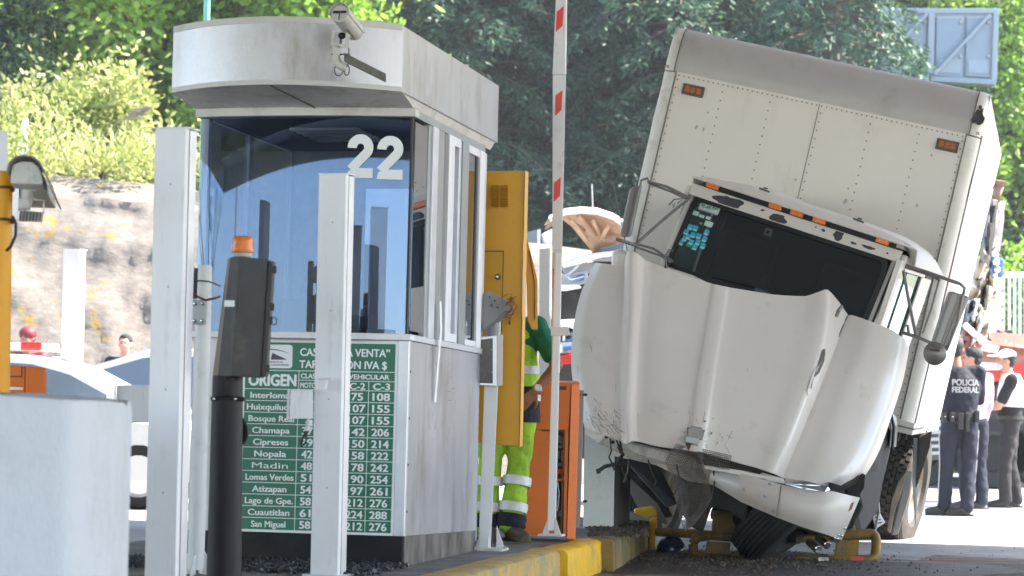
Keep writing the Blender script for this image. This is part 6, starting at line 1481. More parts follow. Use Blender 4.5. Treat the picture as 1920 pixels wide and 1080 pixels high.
# worker leaning into the yellow machine
wb = flat(P(948,1027,17.75), IZ)
Jw = dict(head=(-.10,.12,1.55), neck=(-.04,.03,1.41), chest=(.0,-.01,1.23), waist=(.02,0,1.00), pelvis=(.02,-.02,.90),
  shL=(-.22,.03,1.36), shR=(.17,-.03,1.37), elR=(.30,-.12,1.12), wrR=(.165,-.16,.955), elL=(-.33,.12,1.15), wrL=(-.2,.32,1.2), hdR=(-.55,.0,-.62), hnR=(.2,-1,.1), curl=.35,
  hpL=(-.075,-.02,.88), hpR=(.085,-.02,.88), knL=(-.11,.02,.49), knR=(.075,.01,.49), anL=(-.125,.0,.10), anR=(.03,-.06,.10), toeL=160, toeR=150)
t, o, j, Rm = person('worker in hi-vis green vest and trousers half hidden by the yellow machine door', wb, 0, Jw, shirt='green_shirt', pants='hivis_worn', boots='boot', sleeves='short', vox=.010, shirt_name='jersey')
V_ = Vector
mb = MB(); torso(mb, [(V_((.0,-.01,1.345)),.14,.105),(V_((.0,-.01,1.22)),.180,.138),(V_((.01,0,1.10)),.176,.138),(V_((.02,0,1.0)),.170,.136),(V_((.02,0,.92)),.174,.138)])
vest = o('hi_vis_vest', mb, 'hivis'); remesh(vest, .011, 3, .015)
def band(name, secs, m): 
    mb = MB(); torso(mb, secs); return o(name, mb, m, smooth=60)
band('reflective_band', [(V_((.005,0,1.115)),.190,.149),(V_((.007,0,1.065)),.189,.149)], 'reflect')
band('black_side_panel', [(V_((.02,0,.985)),.180,.146),(V_((.02,0,.935)),.182,.147)], 'black_cloth')
band('reflective_band', [(V_((.02,0,.934)),.184,.149),(V_((.02,0,.895)),.186,.151)], 'reflect')
mb = MB(); mb.grid([[V_((.035+dx, y, z)) for dx in (0,.03,.06)] for y, z in ((-.105,1.38),(-.150,1.30),(-.162,1.20),(-.163,1.10),(-.160,1.0))]); o('black_zip_panel', mb, 'black_cloth', sol=.008)
band('navy_waist', [(V_((.02,-.02,.955)),.172,.135),(V_((.02,-.02,.86)),.180,.138),(V_((.02,-.02,.76)),.184,.135)], 'navy')
for s, hp_, kn, an in (('L', Jw['hpL'], Jw['knL'], Jw['anL']), ('R', Jw['hpR'], Jw['knR'], Jw['anR'])):
    hp_, kn, an = V_(hp_), V_(kn), V_(an)
    for f, w in ((.20,.055),(.62,.055)):
        c = kn.lerp(an, f); c2 = kn.lerp(an, f+w/.38); mb = MB(); mb.lathe(c, c2-c, [(0,.091),((c2-c).length*.5,.094),((c2-c).length,.090)], 20); o('trouser_band', mb, 'reflect', smooth=60)
    c = kn.lerp(an, .80); mb = MB(); mb.lathe(c, an-kn, [(0,.087),(.03,.096),(.05,.090),(.07,.097),(.085,.088),(.09,.06)], 18); cu = o('navy_cuff', mb, 'navy', smooth=60)
mb = MB(); w_ = V_(Jw['wrR']); el = V_(Jw['elR']); d = (w_-el).normalized(); mb.lathe(w_-d*.03, d, [(-.008,.034),(.008,.0345)], 18); o('watch_strap', mb, 'alu_plain', smooth=60)
mb = MB(); mb.lathe(w_-d*.03+V_((.0,-.034,0)), (.1,-1,.1), [(-.004,.023),(.004,.023),(.008,.019),(.008,.001)], 18); o('watch_face', mb, 'reflect', smooth=40)
mb = MB(); mb.lathe((.20,-.10,.935), (.5,-1,0), [(-.003,.020),(.003,.020)], 14); o('belt_ring', mb, 'rim')

# policeman from behind
pb_ = flat(P(1797,962,28.6), 0)
Jp = dict(head=(-.045,.03,1.66), neck=(-.03,0,1.50), elL=(-.22,.10,1.16), wrL=(-.08,.26,1.16), elR=(.22,.10,1.16), wrR=(.08,.26,1.18), shL=(-.20,0,1.44), shR=(.19,0,1.44), knL=(-.12,.03,.50), anL=(-.13,.06,.09), knR=(.10,.0,.50), anR=(.07,-.06,.09), toeL=-60, toeR=-70)
t, o, j, Rm = person('policeman seen from behind in navy uniform lettered POLICIA FEDERAL', pb_, 2, Jp, shirt='navy', pants='navy_light', girth=1.12, scale=1.02)
tx = text_mb('POLICIA', .27, .062, .03, .002); t2 = text_mb('FEDERAL', .27, .058, .03, .002)
def curve_back(mb, z):
    for v in mb.v: v.z += z; v.y = -.150+v.x*v.x*1.6-.004+.0; v.x += .03
    return mb
o('back_lettering', curve_back(tx, 1.335), 'reflect'); o('back_lettering', curve_back(t2, 1.262), 'reflect')
mb = MB(); torso(mb, [(V_((0,0,1.035)),.190,.150),(V_((0,0,.985)),.192,.152)]); o('duty_belt', mb, 'leather', smooth=60)
for x, w, h, dz in ((-.17,.05,.10,0),(-.10,.05,.10,0),(-.02,.055,.17,-.04),(.045,.04,.19,-.05),(.15,.05,.12,.01)):
    mb = MB(); mb.box((x, -.150+x*x*1.5, .985+dz), (w,.05,h)); o('belt_pouch', mb, 'leather', bev=.01)
for x in (-.17,-.10): mb = MB(); mb.ball((x, -.178+x*x*1.5, .99), .008, 6, 5); o('snap', mb, 'chrome')
for s, xs in (('L', (-.21,-.195,-.205)), ('R', (.19,.175,.15))):
    mb = MB(); mb.tube([(xs[0],-.02,.86),(xs[1],-.0,.5),(xs[2],.02,.12)], .005, 5); o('trouser_piping', mb, 'sticker_cyan' if 0 else 'pc_grey')

# man in pink shirt just beyond him
pk = flat(P(1822,949,30.4), 0)
Jk = dict(elR=(.19,-.02,1.14), wrR=(.20,.10,.93), hdR=(.05,.25,-.9), hnR=(1,-.2,.1), curl=.5, toeL=-70, toeR=-60, anL=(-.08,-.02,.09), knL=(-.09,.02,.5))
t, o, j, Rm = person('man in pale pink shirt and dark trousers standing beyond the policeman', pk, 25, Jk, shirt='pink', pants='navy_light', headyaw=35, skin='skin_pale', vox=.014)
# man in white cap at the right edge, in profile, holding a folder
cp = flat(P(1893,950,31.2), 0)
Jc = dict(head=(0,.06,1.63), elL=(-.20,.14,1.12), wrL=(-.04,.34,1.10), elR=(.20,.16,1.12), wrR=(.08,.38,1.08), hdL=(.5,.8,.1), hdR=(-.4,.9,.1), toeL=0, toeR=0, anL=(-.08,.05,.09), anR=(.08,-.08,.09), knL=(-.09,.06,.5), knR=(.09,.0,.5))
t, o, j, Rm = person('man in white cap and blue mask reading papers at the right edge', cp, 82, Jc, shirt='black_cloth', pants='charcoal_cloth', sleeves='short', skin='skin_pale', girth=1.1, scale=1.0)
mb = MB(); torso(mb, [(V_((0,0,1.49)),.12,.09),(V_((0,0,1.43)),.195,.125),(V_((0,0,1.30)),.215,.155),(V_((0,0,1.12)),.21,.16)]); v = o('white_vest', mb, 'white_cloth'); remesh(v, .014, 3, .015)
hc = V_(j['head']); mb = MB(); mb.ball(hc+V_((0,-.01,.065)), (.092,.108,.070), 14, 8); mb.ball(hc+V_((0,.13,.055)), (.075,.085,.012), 12, 6); c_ = o('cap', mb, 'white_cloth', smooth=60)
mb = MB(); mb.ball(hc+V_((0,.062,-.055)), (.058,.050,.045), 12, 8); o('face_mask', mb, 'mask', smooth=60)
mb = MB(); mb.box((.02,.42,1.075), (.30,.24,.012), Matrix.Rotation(R(-8), 3, 'X')); fo = obj('paper_folder', MB().box(WM[t.name] @ V_((.02,.42,1.09)), (.24,.30,.012), Matrix.Rotation(R(8), 3, 'Y')), 'trim_cream'); tag(fo, 'sheaf of cream papers held by the man in the cap', 'folder')
mb = MB(); torso(mb, [(V_((0,0,1.02)),.19,.15),(V_((0,0,.98)),.19,.15)]); o('belt', mb, 'leather', smooth=60)
# two men behind the white cars
hp1 = flat(P(229,900,34.5), 0)
person('dark haired man looking over the roof of the white hatchback', hp1, 175, dict(), shirt='navy_light', skin='skin_pale', scale=1.03, vox=.016, hands=False)
hp2 = flat(P(46,900,33.5), 0)
t, o, j, Rm = person('person in a dark red cap behind the police car light bar', hp2, 160, dict(), shirt='cap_red', skin='skin', scale=1.05, vox=.016, hands=False)
hc = V_(j['head']); mb = MB(); mb.ball(hc+V_((0,-.01,.05)), (.100,.115,.085), 14, 8); o('cap', mb, 'cap_red', smooth=60)
# ------------------------------------------------------------------ background
M['rockm'] = mat('shotcrete_slope', (.175,.150,.122), .92, 0, .35, 5.5, .9, 8, (.115,.096,.075), .45, 5, (1,1,1.6))
def add_moss(m):
    nt = m.node_tree; N = nt.nodes; L = nt.links; b = N["Principled BSDF"]; src = b.inputs["Base Color"].links[0].from_socket
    tc = N.new("ShaderNodeTexCoord"); n = N.new("ShaderNodeTexNoise"); n.inputs["Scale"].default_value = 2.4; n.inputs["Detail"].default_value = 8; n.inputs["Roughness"].default_value = .68
    L.new(tc.outputs["Object"], n.inputs[0]); r = N.new("ShaderNodeMapRange"); r.inputs[1].default_value = .60; r.inputs[2].default_value = .65
    L.new(n.outputs[0], r.inputs[0]); mx = N.new("ShaderNodeMix"); mx.data_type = 'RGBA'; L.new(r.outputs[0], mx.inputs[0]); L.new(src, mx.inputs[6]); mx.inputs[7].default_value = (.22,.14,.03,1)
    L.new(mx.outputs[2], b.inputs["Base Color"])
add_moss(M['rockm'])
mb = MB(); rows = []
pf = [(36.4,-.1),(36.9,.5),(37.7,1.4),(38.4,2.6),(39.1,3.6),(39.8,4.3),(40.8,4.65),(42.6,4.6),(44.2,4.2),(46,3.4)]
for i in range(240):
    x = -18+i*.08; rw = []
    for k in range(len(pf)*6-5):
        t = k/6; a = int(min(t, len(pf)-2)); f = t-a; y = pf[a][0]+(pf[a+1][0]-pf[a][0])*f; z = pf[a][1]+(pf[a+1][1]-pf[a][1])*f
        n1 = noise.noise(Vector((x*.35, z*.5, 3)))*.45+noise.noise(Vector((x*1.3, z*1.6, 9)))*.16+noise.noise(Vector((x*3.6, z*4, 1)))*.09+abs(noise.noise(Vector((x*.9+z*.5, z*1.1, 5))))*.28+abs(noise.noise(Vector((x*2.6-z*1.5, z*2.9, 8))))*.12+noise.noise(Vector((x*8, z*9, 4)))*.06
        z2 = z*(1-.035*(x+10)*(x > -10)*.75)+.12*noise.noise(Vector((x*.5, y*.5, 0)))
        rw.append(Vector((x+n1*.2, y+n1*.8, z2)))
    rows.append(rw)
mb.grid(rows); struct('rock_slope', mb, 'rockm', smooth=70)

LEAF = dict(  # pine and cedar: brightest tone paints sunlit clumps into the leaf colour
 pine=leafmat('pine_needles', (.010,.030,.018), (.032,.078,.045), (.12,.21,.10), .25, .35),
 cedar=leafmat('cedar_sprays', (.012,.036,.022), (.04,.09,.05), (.15,.25,.12), .25, .35),
 young=leafmat('young_conifer', (.05,.11,.06), (.09,.18,.09), (.16,.26,.12), .3, .8),
 bright=leafmat('bright_leaves', (.09,.19,.02), (.24,.40,.05), (.50,.60,.16), .45, .5),
 dark=leafmat('deep_leaves', (.012,.035,.014), (.03,.07,.025), (.08,.14,.04), .35, .5),
 straw=leafmat('yellowing_leaves', (.20,.27,.05), (.38,.40,.12), (.58,.54,.32), .4, .7),
 lime=leafmat('lime_leaves', (.09,.20,.02), (.26,.42,.05), (.52,.62,.18), .5, .4))
def quad(mb, p, d, w, l, rnd):
    s = d.cross(Vector((rnd.uniform(-1,1), rnd.uniform(-1,1), rnd.uniform(-1,1)))).normalized()*w*.5; e = d*l
    n = len(mb.v); mb.v += [p-s*.5, p+s*.5, p+e*.55+s, p+e, p+e*.55-s]; mb.f.append([n, n+1, n+2, n+3, n+4]); mb.mi.append(0)
def raw(name, mb, m):
    me = bpy.data.meshes.new(name); me.from_pydata([tuple(v) for v in mb.v], [], mb.f); me.materials.append(m); me.update(); return me
def conifer_mesh(seed, H=13., Rr=3.4, leaf=.15, nb=150, z0=.6, droop=.45):
    rnd = random.Random(seed); mb = MB(); limbs = MB()
    for b in range(nb):
        f = (b+.5)/nb; z = z0+(H-z0)*f**.92; rad = Rr*(1-f)**.72*rnd.uniform(.6,1.12)+.25; a = b*2.399+rnd.uniform(-.3,.3)
        dirv = Vector((math.cos(a), math.sin(a), 0)); side = Vector((-dirv.y, dirv.x, 0)); pts = []
        for k in range(9):
            t = k/8; pts.append(Vector((0,0,z))+dirv*rad*t+ZZ*(.25*rad*t-droop*rad*t*t*1.3))
        limbs.tube(pts[:7], [.05*(1-k/8)*(1.2-f)+.008 for k in range(7)], 4, False)
        ns = int(50*rad/2.4)+6
        for _ in range(ns):
            t = rnd.uniform(.22,1)**.8; i = min(7, int(t*8)); p = pts[i].lerp(pts[i+1], t*8-i) if i < 8 else pts[8]
            sd = rnd.choice((-1,1)); sl = (1.05-t)*rad*.42*rnd.uniform(.3,1)+.10
            tip = p+side*sd*sl+dirv*sl*.5-ZZ*sl*rnd.uniform(.1,.7); m_ = max(3, int(sl/leaf*2.6))
            for q in range(m_):
                u = (q+rnd.random())/m_; c = p.lerp(tip, u)-ZZ*u*u*sl*.25+Vector((rnd.gauss(0,.05), rnd.gauss(0,.05), rnd.gauss(0,.05)))
                dd = ((tip-p).normalized()*.6+Vector((rnd.uniform(-.7,.7), rnd.uniform(-.7,.7), rnd.uniform(-.9,.35)))).normalized()
                quad(mb, c, dd, leaf*.42, leaf*rnd.uniform(.8,1.6), rnd)
    return mb, limbs
def bush_mesh(seed, rx, ry, rz, leaf=.14, n=9000, lumps=30):
    rnd = random.Random(seed); mb = MB(); L_ = []
    for _ in range(lumps):
        a = rnd.uniform(0,6.28); r = rnd.uniform(.1,1.05)
        L_.append((Vector((math.cos(a)*rx*r, math.sin(a)*ry*r, rz*rnd.uniform(.08,1.0))), rnd.uniform(.14,.36)))
    for _ in range(n):
        c, s = rnd.choice(L_)
        if rnd.random() < .12: s *= 1.9
        v = Vector((rnd.gauss(0,1), rnd.gauss(0,1), rnd.gauss(0,1))).normalized()*(rnd.random()**.35)
        p = c+Vector((v.x*rx*s, v.y*ry*s, v.z*rz*s*.9)); 
        if p.z < .02: p.z = rnd.uniform(.02,.3)
        d = (v*.8+Vector((rnd.uniform(-1,1), rnd.uniform(-1,1), rnd.uniform(-.8,.8)))).normalized(); quad(mb, p, d, leaf*.6, leaf*rnd.uniform(.7,1.4), rnd)
    return mb
def trunk_mb(H, r, seed, lean=.03):
    rnd = random.Random(seed); pts = [Vector((rnd.gauss(0,lean)*k*.5, rnd.gauss(0,lean)*k*.5, H*k/9-.3)) for k in range(10)]
    mb = MB(); mb.tube(pts, [r*(1-k/10.5)+.015 for k in range(10)], 9); return mb
def hgt(x, y):
    base = 0
    if y > 50: base = (y-50)*.62*min(1, (y-50)/8)
    if x < -2 and y > 43: base = max(base, 3.2*min(1, (y-43)/3)+max(0, (y-46))*.6)
    return base+noise.noise(Vector((x*.12, y*.12, 0)))*min(1, max(0, (y-45)/8))*1.6-.05
TREES = {}
def tree(x, y, kind, s, rot, label, group, z=None, name='conifer_tree', cat='tree'):
    k = kind
    if k not in TREES:
        if k[0] in ('pine','cedar','young'):
            c, l = conifer_mesh(k[1], *( (13.,3.7,.12,120) if k[0] != 'young' else (3.6,1.1,.09,80) ), .5, .25 if k[0] == 'young' else .5)
            l.v += []; n0 = len(l.v); tb = trunk_mb(12.4 if k[0] != 'young' else 3.4, .24 if k[0] != 'young' else .06, k[1]); tb2 = join([tb, l])
            TREES[k] = (raw('crown', c, LEAF[k[0]]), raw('trunk', tb2, M['bark']))
        else:
            mats_ = k[0]; rx, ry, rz, n, leaf = k[2]; c = bush_mesh(k[1], rx, ry, rz, leaf, n)
            tb = MB(); rnd = random.Random(k[1])
            for _ in range(6): 
                a = rnd.uniform(0,6.28); tb.tube([(0,0,-.2),(math.cos(a)*rx*.2, math.sin(a)*ry*.2, rz*.4),(math.cos(a)*rx*.5, math.sin(a)*ry*.5, rz*.95)], [.07,.05,.02], 6)
            TREES[k] = (raw('crown', c, LEAF[mats_]), raw('trunk', tb, M['bark']))
    cm_, tm_ = TREES[k]
    e0 = bpy.data.objects.new(name, None); COL.objects.link(e0); e0.location = (x, y, hgt(x, y) if z is None else z); e0.rotation_euler = (0, 0, rot); e0.scale = (s, s, s)
    e0['label'] = label; e0['category'] = cat; e0['group'] = group
    for nm, me in (('crown', cm_), ('trunk', tm_)):
        c = bpy.data.objects.new(nm, me); COL.objects.link(c); c.parent = e0
    return e0
G1 = 'dark conifers behind the toll lanes'
pin = [(5.6,49.5,1,.98),(-1.9,62,0,1.0),(-3.4,60,1,1.08),(-.9,56,2,1.0),(1.3,59,0,1.1),(3.3,56,1,1.05),(5.3,60,2,1.12),(7.0,57,0,.98),(-2.0,66,1,1.2),(2.6,67,2,1.2),(8.8,63,1,1.1),(6.4,69,0,1.2),(10.6,70,2,1.1),(4.4,66,2,1.15),(0.2,70,0,1.25)]
pl_ = ['spreading in front of the left end of the gantry box','deep in the wood above the booth roof corner','behind the gap between booth and barrier arm','behind the raised barrier arm','just right of the barrier arm','behind the left edge of the tilted truck box','behind the truck box roof','left of the gantry box, lit at its tips','high on the slope above the booth roof','high on the slope above the barrier arm','overhanging the gantry box from the left','high above the truck box','beyond the gantry box','high behind the truck box roof, one row farther back','highest on the slope in the middle']
for i, (x, y, v, s) in enumerate(pin):
    kk = [('pine',101),('cedar',102),('pine',103)][v]
    tree(x, y, kk, s, i*1.7, 'tall dark conifer '+pl_[i], G1)
tree(3.3, 46.5, ('young',7), 1.05, .5, 'small pale green young conifer between barrier arm and truck box', 'young conifers', name='young_conifer')
tree(2.35, 47.5, ('young',8), .8, 2.5, 'smaller young conifer left of the pale one, half in its shade', 'young conifers', name='young_conifer')
G2 = 'leafy trees above the rock slope'
for i, (x, y, k, s, lab) in enumerate([
  (-9.9,47.5,('dark',21,(1.9,1.8,4.2,20000,.11)),1.1,'dark leafy tree at the top left corner above the rock slope'),
  (-10.2,44.6,('dark',22,(1.6,1.6,3.4,14000,.12)),1.1,'dark leafy tree left of the sunlit shrubs'),
  (-6.9,50,('lime',23,(2.6,2.4,4.2,20000,.13)),1.5,'bright lime green tree behind the left end of the booth roof'),
  (-7.9,57,('bright',24,(3.0,2.6,5.0,20000,.14)),1.45,'tall bright green tree high above the rock slope'),
  (-4.6,50,('bright',25,(1.8,1.8,3.4,16000,.11)),1.2,'bright green bush seen just left of the booth roof'),
  (-4.4,58,('lime',26,(2.8,2.5,5.0,20000,.13)),1.5,'tall lime tree whose crown shows above the booth roof corner'),
  (-10.6,56,('bright',27,(3,2.6,5.,20000,.14)),1.3,'bright green tree at the far left of the hill')]):
    tree(x, y, k, s, i*1.3, lab, G2, name='leafy_tree')
G3 = 'yellowing shrubs on top of the rock slope'
for i, (x, y, k, s, lab) in enumerate([
  (-6.9,44.5,('straw',31,(1.1,1.0,1.7,16000,.075)),1.15,'straw coloured shrub at the middle of the rock slope top'),
  (-8.3,45,('straw',32,(1.0,.9,1.5,15000,.075)),1.2,'straw coloured shrub further left beneath the dark tree'),
  (-5.7,44.6,('bright',33,(1.0,.9,1.4,15000,.08)),1.1,'green shrub beside the white post on the rock slope top'),
  (-7.0,45.9,('straw',34,(1.3,1.1,2.2,18000,.08)),1.3,'tallest pale yellow shrub in the middle of the slope top'),
  (-4.7,44.8,('dark',35,(1.0,.9,1.7,13000,.09)),1.1,'dark shrub on the rock slope next to the booth')]):
    tree(x, y, k, s, i*2.1, lab, G3, name='shrub', cat='shrub')
G4 = 'sunlit trees at the right edge'
for i, (x, y, k, s, lab) in enumerate([
  (10.4,58,('bright',41,(2.6,2.3,4.6,20000,.13)),1.25,'bright green tree right of the gantry box'),
  (9.3,52,('lime',42,(2.0,1.8,2.8,18000,.11)),1.3,'lime green bush low behind the tilted box corner'),
  (11.2,54,('dark',43,(2.3,2.0,3.2,16000,.12)),1.1,'dark green tree above the white fence'),
  (12.4,64,('lime',44,(3.0,2.6,5.2,20000,.14)),1.5,'tall lime tree at the right edge of the hill'),
  (8.7,47,('dark',45,(1.6,1.4,1.6,7000,.14)),1.1,'dark bush just above the white fence')]):
    tree(x, y, k, s, i*1.9, lab, G4, name='leafy_tree')
# undergrowth covering the hillside
def cover(name, n, area, mats_, leaf, seed, lab):
    rnd = random.Random(seed); mb = MB()
    for _ in range(n):
        x, y = area(rnd); p = Vector((x, y, hgt(x, y)+abs(rnd.gauss(0,.25)))); d = Vector((rnd.uniform(-1,1), rnd.uniform(-1,.3), rnd.uniform(.1,1))).normalized(); quad(mb, p, d, leaf*.5, leaf*rnd.uniform(.7,1.6), rnd)
    me = raw(name, mb, LEAF[mats_]); o = bpy.data.objects.new(name, me); COL.objects.link(o); o['kind'] = 'stuff'; o['label'] = lab; o['category'] = 'undergrowth'
cover('undergrowth', 22000, lambda r: (r.uniform(-1,12), r.uniform(48,66)), 'dark', .22, 71, 'dark undergrowth on the hillside beneath the conifers')
cover('undergrowth', 22000, lambda r: (r.uniform(-13,-2), r.uniform(43.2,60)), 'straw', .17, 72, 'dry yellow green undergrowth above the rock slope')
cover('undergrowth', 14000, lambda r: (r.uniform(7,15), r.uniform(48,64)), 'lime', .18, 73, 'lime green undergrowth on the sunny bank at the right')
# feathery reed plume
rp = thing('reed_plume', 'pale feathery reed plume leaning right over the straw coloured shrubs', 'reed', P(200,300,43.5), rotz(0))
mb = MB(); mb.tube([P(190,268,43.5), P(212,236,43.5), P(240,219,43.5), P(270,208,43.5)], .008, 5); obj('stalk', mb, mat('stalk_tan', (.26,.20,.11), .9), rp)
mb = MB(); rnd = random.Random(2); a = P(238,219,43.5); b = P(274,206,43.5)
for _ in range(150):
    t = rnd.random(); quad(mb, a.lerp(b, t)+Vector((0,0,rnd.gauss(0,.035*(1-t)+.01))), ((b-a).normalized()+Vector((0,rnd.uniform(-.3,.3),rnd.uniform(-.45,.35)))).normalized(), .018, .14, rnd)
obj('plume', mb, mat('plume_tan', (.30,.25,.17), .9), rp, fix=False)

# green pole and thin posts
gpole = thing('green_pole', 'slim pale green pole rising behind the left end of the booth', 'pole', flat(P(372,900,30), 0), rotz(0))
mb = MB(); a = flat(P(368,900,30), 0); b = P(389,-30,30); mb.tube([a, b], [.045,.036], 14); obj('shaft', mb, 'teal', gpole, smooth=50)
lp_ = thing('roadside_post', 'slender white post on the rock slope behind the hooded camera', 'post', P(44,312,41), rotz(0))
mb = MB(); a = P(44,330,41); b = P(46,222,41); mb.tube([a, a.lerp(b,.45)], .075, 8); mb.tube([a.lerp(b,.45), b], [.05,.05], 8); obj('shaft', mb, 'white_post', lp_)

# overhead gantry box at the upper right
D = 52.
gs = thing('gantry_box', 'pale blue grey steel gantry cabinet with cross braces at the upper right', 'gantry cabinet', flat(P(1780,300,D), 0), rotz(0))
A = lambda x, y, d=D: P(x, y, d)
mb = MB(); slab(mb, [(1652,18),(1872,18),(1868,154),(1648,140)], D+.1, .7); obj('box_body', mb, 'gantry', gs, bev=.02)
def bar(p, q, w, off=-.03, m='gantry', name='frame_bar', th=.08):
    a = P(*p, D+off); b = P(*q, D+off); d = (b-a).normalized(); s = d.cross(fwd).normalized()*w; mb = MB(); mb.prism([a-s, b-s, b+s, a+s], fwd*th); obj(name, mb, m, gs, bev=.008)
bar((1650,20),(1873,20),.045); bar((1650,142),(1868,154),.05, m='gantry_panel'); bar((1868,20),(1864,154),.05); bar((1747,24),(1744,148),.06)
for p, q in (((1752,140),(1856,28)),((1690,78),(1738,26)),((1668,118),(1700,82))): bar(p, q, .028, -.10)
for x0, x1 in ((1756,1806),(1812,1858),(1700,1740),(1655,1692)):
    mb = MB(); slab(mb, [(x0,32),(x1,31),(x1-2,146),(x0-2,142)], D+.04, .06); dr = obj('door_panel', mb, 'gantry_panel', gs, bev=.01)
    mb = MB(); slab(mb, [(x0+4,112),(x1-4,112),(x1-5,138),(x0+3,136)], D+.02, .02); obj('lower_panel', mb, 'gantry', dr)
    for y in (42,106):
        mb = MB(); mb.ball(P(x1-5,y,D+.03), .035, 6, 5); obj('bolt', mb, 'alu_dark', dr)
mb = MB(); slab(mb, [(1735,154),(1760,156),(1756,900),(1731,900)], D+.2, .3); obj('mast', mb, 'gantry', gs, bev=.02)
mb = MB(); slab(mb, [(1660,142),(1868,155),(1866,160),(1660,148)], D+.15, .5); obj('walkway_edge', mb, 'alu_dark', gs)

# white steel fence / gate at the right
D = 46.
wf = thing('white_fence', 'tall white vertical bar fence at the right edge above the red truck', 'fence', flat(P(1900,860,D), 0), rotz(0))
mb = MB(); mb.hexa([P(1850,520,D),P(1884,515,D),P(1884,880,D),P(1846,880,D)],[P(1850,520,D+.1),P(1884,515,D+.1),P(1884,880,D+.1),P(1846,880,D+.1)]); obj('gate_leaf', mb, 'fence_white', wf, bev=.01)
for y in (516, 640, 700):
    mb = MB(); mb.tube([P(1885,y,D), P(1990,y-2,D)], .05, 8); obj('rail', mb, 'fence_white', wf)
for k in range(10):
    x = 1890+k*10; mb = MB(); mb.hexa([P(x,518,D-.02),P(x+5,518,D-.02),P(x+5,870,D-.02),P(x,870,D-.02)],[P(x,518,D+.02),P(x+5,518,D+.02),P(x+5,870,D+.02),P(x,870,D+.02)]); obj('bar', mb, 'fence_white', wf)
for y in (545,575,600,620):
    mb = MB(); mb.ball(P(1880,y,D-.02), .03, 6, 5); obj('bolt', mb, 'alu_dark', wf)

# red tow truck with dark chassis behind the policemen
D = 38.
tt = thing('red_tow_truck', 'red recovery truck with white side panel behind the three men', 'truck', flat(P(1850,905,D), 0), rotz(-4))
def tb(name, q, m, off=0, th=.4, **k):
    mb = MB(); slab(mb, q, D+off, th); return obj(name, mb, m, tt, **k)
tb('side_body', [(1790,668),(1990,668),(1990,716),(1790,716)], 'red_body', 0, 1.6, bev=.03)
tb('white_panel', [(1812,662),(1898,662),(1898,694),(1812,694)], 'fence_white', -.05, .04, bev=.01)
tb('white_deck', [(1800,645),(1880,650),(1880,662),(1800,662)], 'trim_cream', .1, 1.2, bev=.02)
tb('chassis', [(1720,717),(1990,717),(1990,818),(1720,818)], 'black_plastic', .1, 1.2, bev=.03)
tb('side_skirt', [(1700,790),(1775,788),(1775,862),(1698,864)], mat('dark_slatted_skirt', (.06,.055,.06), .6), -.15, .1)
for k in range(5): tb('skirt_slat', [(1700,796+k*13),(1774,794+k*13),(1774,800+k*13),(1700,802+k*13)], 'alu_dark', -.19, .04)
for x in (1722, 1860, 1960):
    mb = MB(); c = P(x,850,D+.25); c.z = .5; mb.lathe(c, (0,-1,0), [(-.25,.3),(-.25,.48),(-.2,.5),(.1,.5),(.15,.47),(.15,.28),(.05,.25),(.05,.001)], 26); obj('wheel', mb, 'rubber', tt, smooth=40)
tb('tail_lamp', [(1876,700),(1888,700),(1888,708),(1876,708)], 'amber', -.06, .03)

# crumpled cream wreck pieces on its deck, seen right of the box
wk = thing('crushed_car_wreck', 'crushed cream car with torn panels piled behind the tilted box', 'wrecked car', flat(P(1850,850,33), 0), rotz(0))
D = 32.
def crumple(name, pts, m, d, amp=.05, nu=8, nv=8, sol=.02, par=wk, seed=1):
    a, b, c, e_ = [Vector((x, y)) for x, y in pts]; rows = []
    for v in range(nv+1):
        rw = []
        for u in range(nu+1):
            q = a.lerp(b, u/nu).lerp(e_.lerp(c, u/nu), v/nv); n_ = noise.noise(Vector((u*.5, v*.5, seed)))
            rw.append(P(q.x+noise.noise(Vector((u*.6,v*.6,seed+5)))*3, q.y, d+n_*amp*6+.25*math.sin(u*.5+seed)))
        rows.append(rw)
    mb = MB(); mb.grid(rows); return obj(name, mb, m, par, sol=sol, smooth=50)
crumple('torn_pillar', [(1858,335),(1884,340),(1872,380),(1856,378)], 'wood', D, .03, 4, 4, seed=2)
crumple('bent_wing', [(1850,372),(1884,378),(1868,520),(1838,480)], 'mirror_steel', D, .06, seed=3)
crumple('dark_strip', [(1858,385),(1870,385),(1858,480),(1848,470)], 'under', D-.4, .02, 4, 8, seed=4)
crumple('roof_skin', [(1838,480),(1868,500),(1868,560),(1810,560)], 'cream_wreck', D+.2, .08, seed=5)
crumple('cream_door', [(1822,520),(1862,540),(1850,640),(1800,650)], 'cream_wreck', D, .10, seed=6)
crumple('curled_sill', [(1830,560),(1850,590),(1828,640),(1812,660)], 'cream_wreck', D-.6, .12, seed=7)
crumple('grey_lining', [(1800,565),(1836,560),(1826,610),(1800,620)], 'alu_dark', D-.3, .08, seed=8)
crumple('red_flap', [(1808,618),(1842,628),(1838,652),(1806,648)], 'rust_red', D-.5, .05, seed=9)
mb = MB(); mb.prism([P(1806,612,D-1),P(1812,604,D-1),P(1866,650,D-1),P(1858,662,D-1)], fwd*.12); obj('white_beam', mb, 'trim_cream', wk, bev=.01)
mb = MB(); slab(mb, [(1858,478),(1884,485),(1882,520),(1862,522)], D-.3, .2); ml_ = obj('dangling_lamp', mb, 'blue_scrap', wk, bev=.03)
for x, y, r in ((1868,492,.045),(1870,506,.04),(1866,516,.03)):
    mb = MB(); mb.ball(P(x,y,D-.34), r, 10, 7); obj('lamp_bowl', mb, 'chrome', ml_, smooth=60)
mb = MB(); mb.tube([P(1860,470,D-.3),P(1866,462,D-.3),P(1873,475,D-.3)], .012, 6); obj('lamp_wire', mb, 'black_plastic', wk)
rnd = random.Random(44)
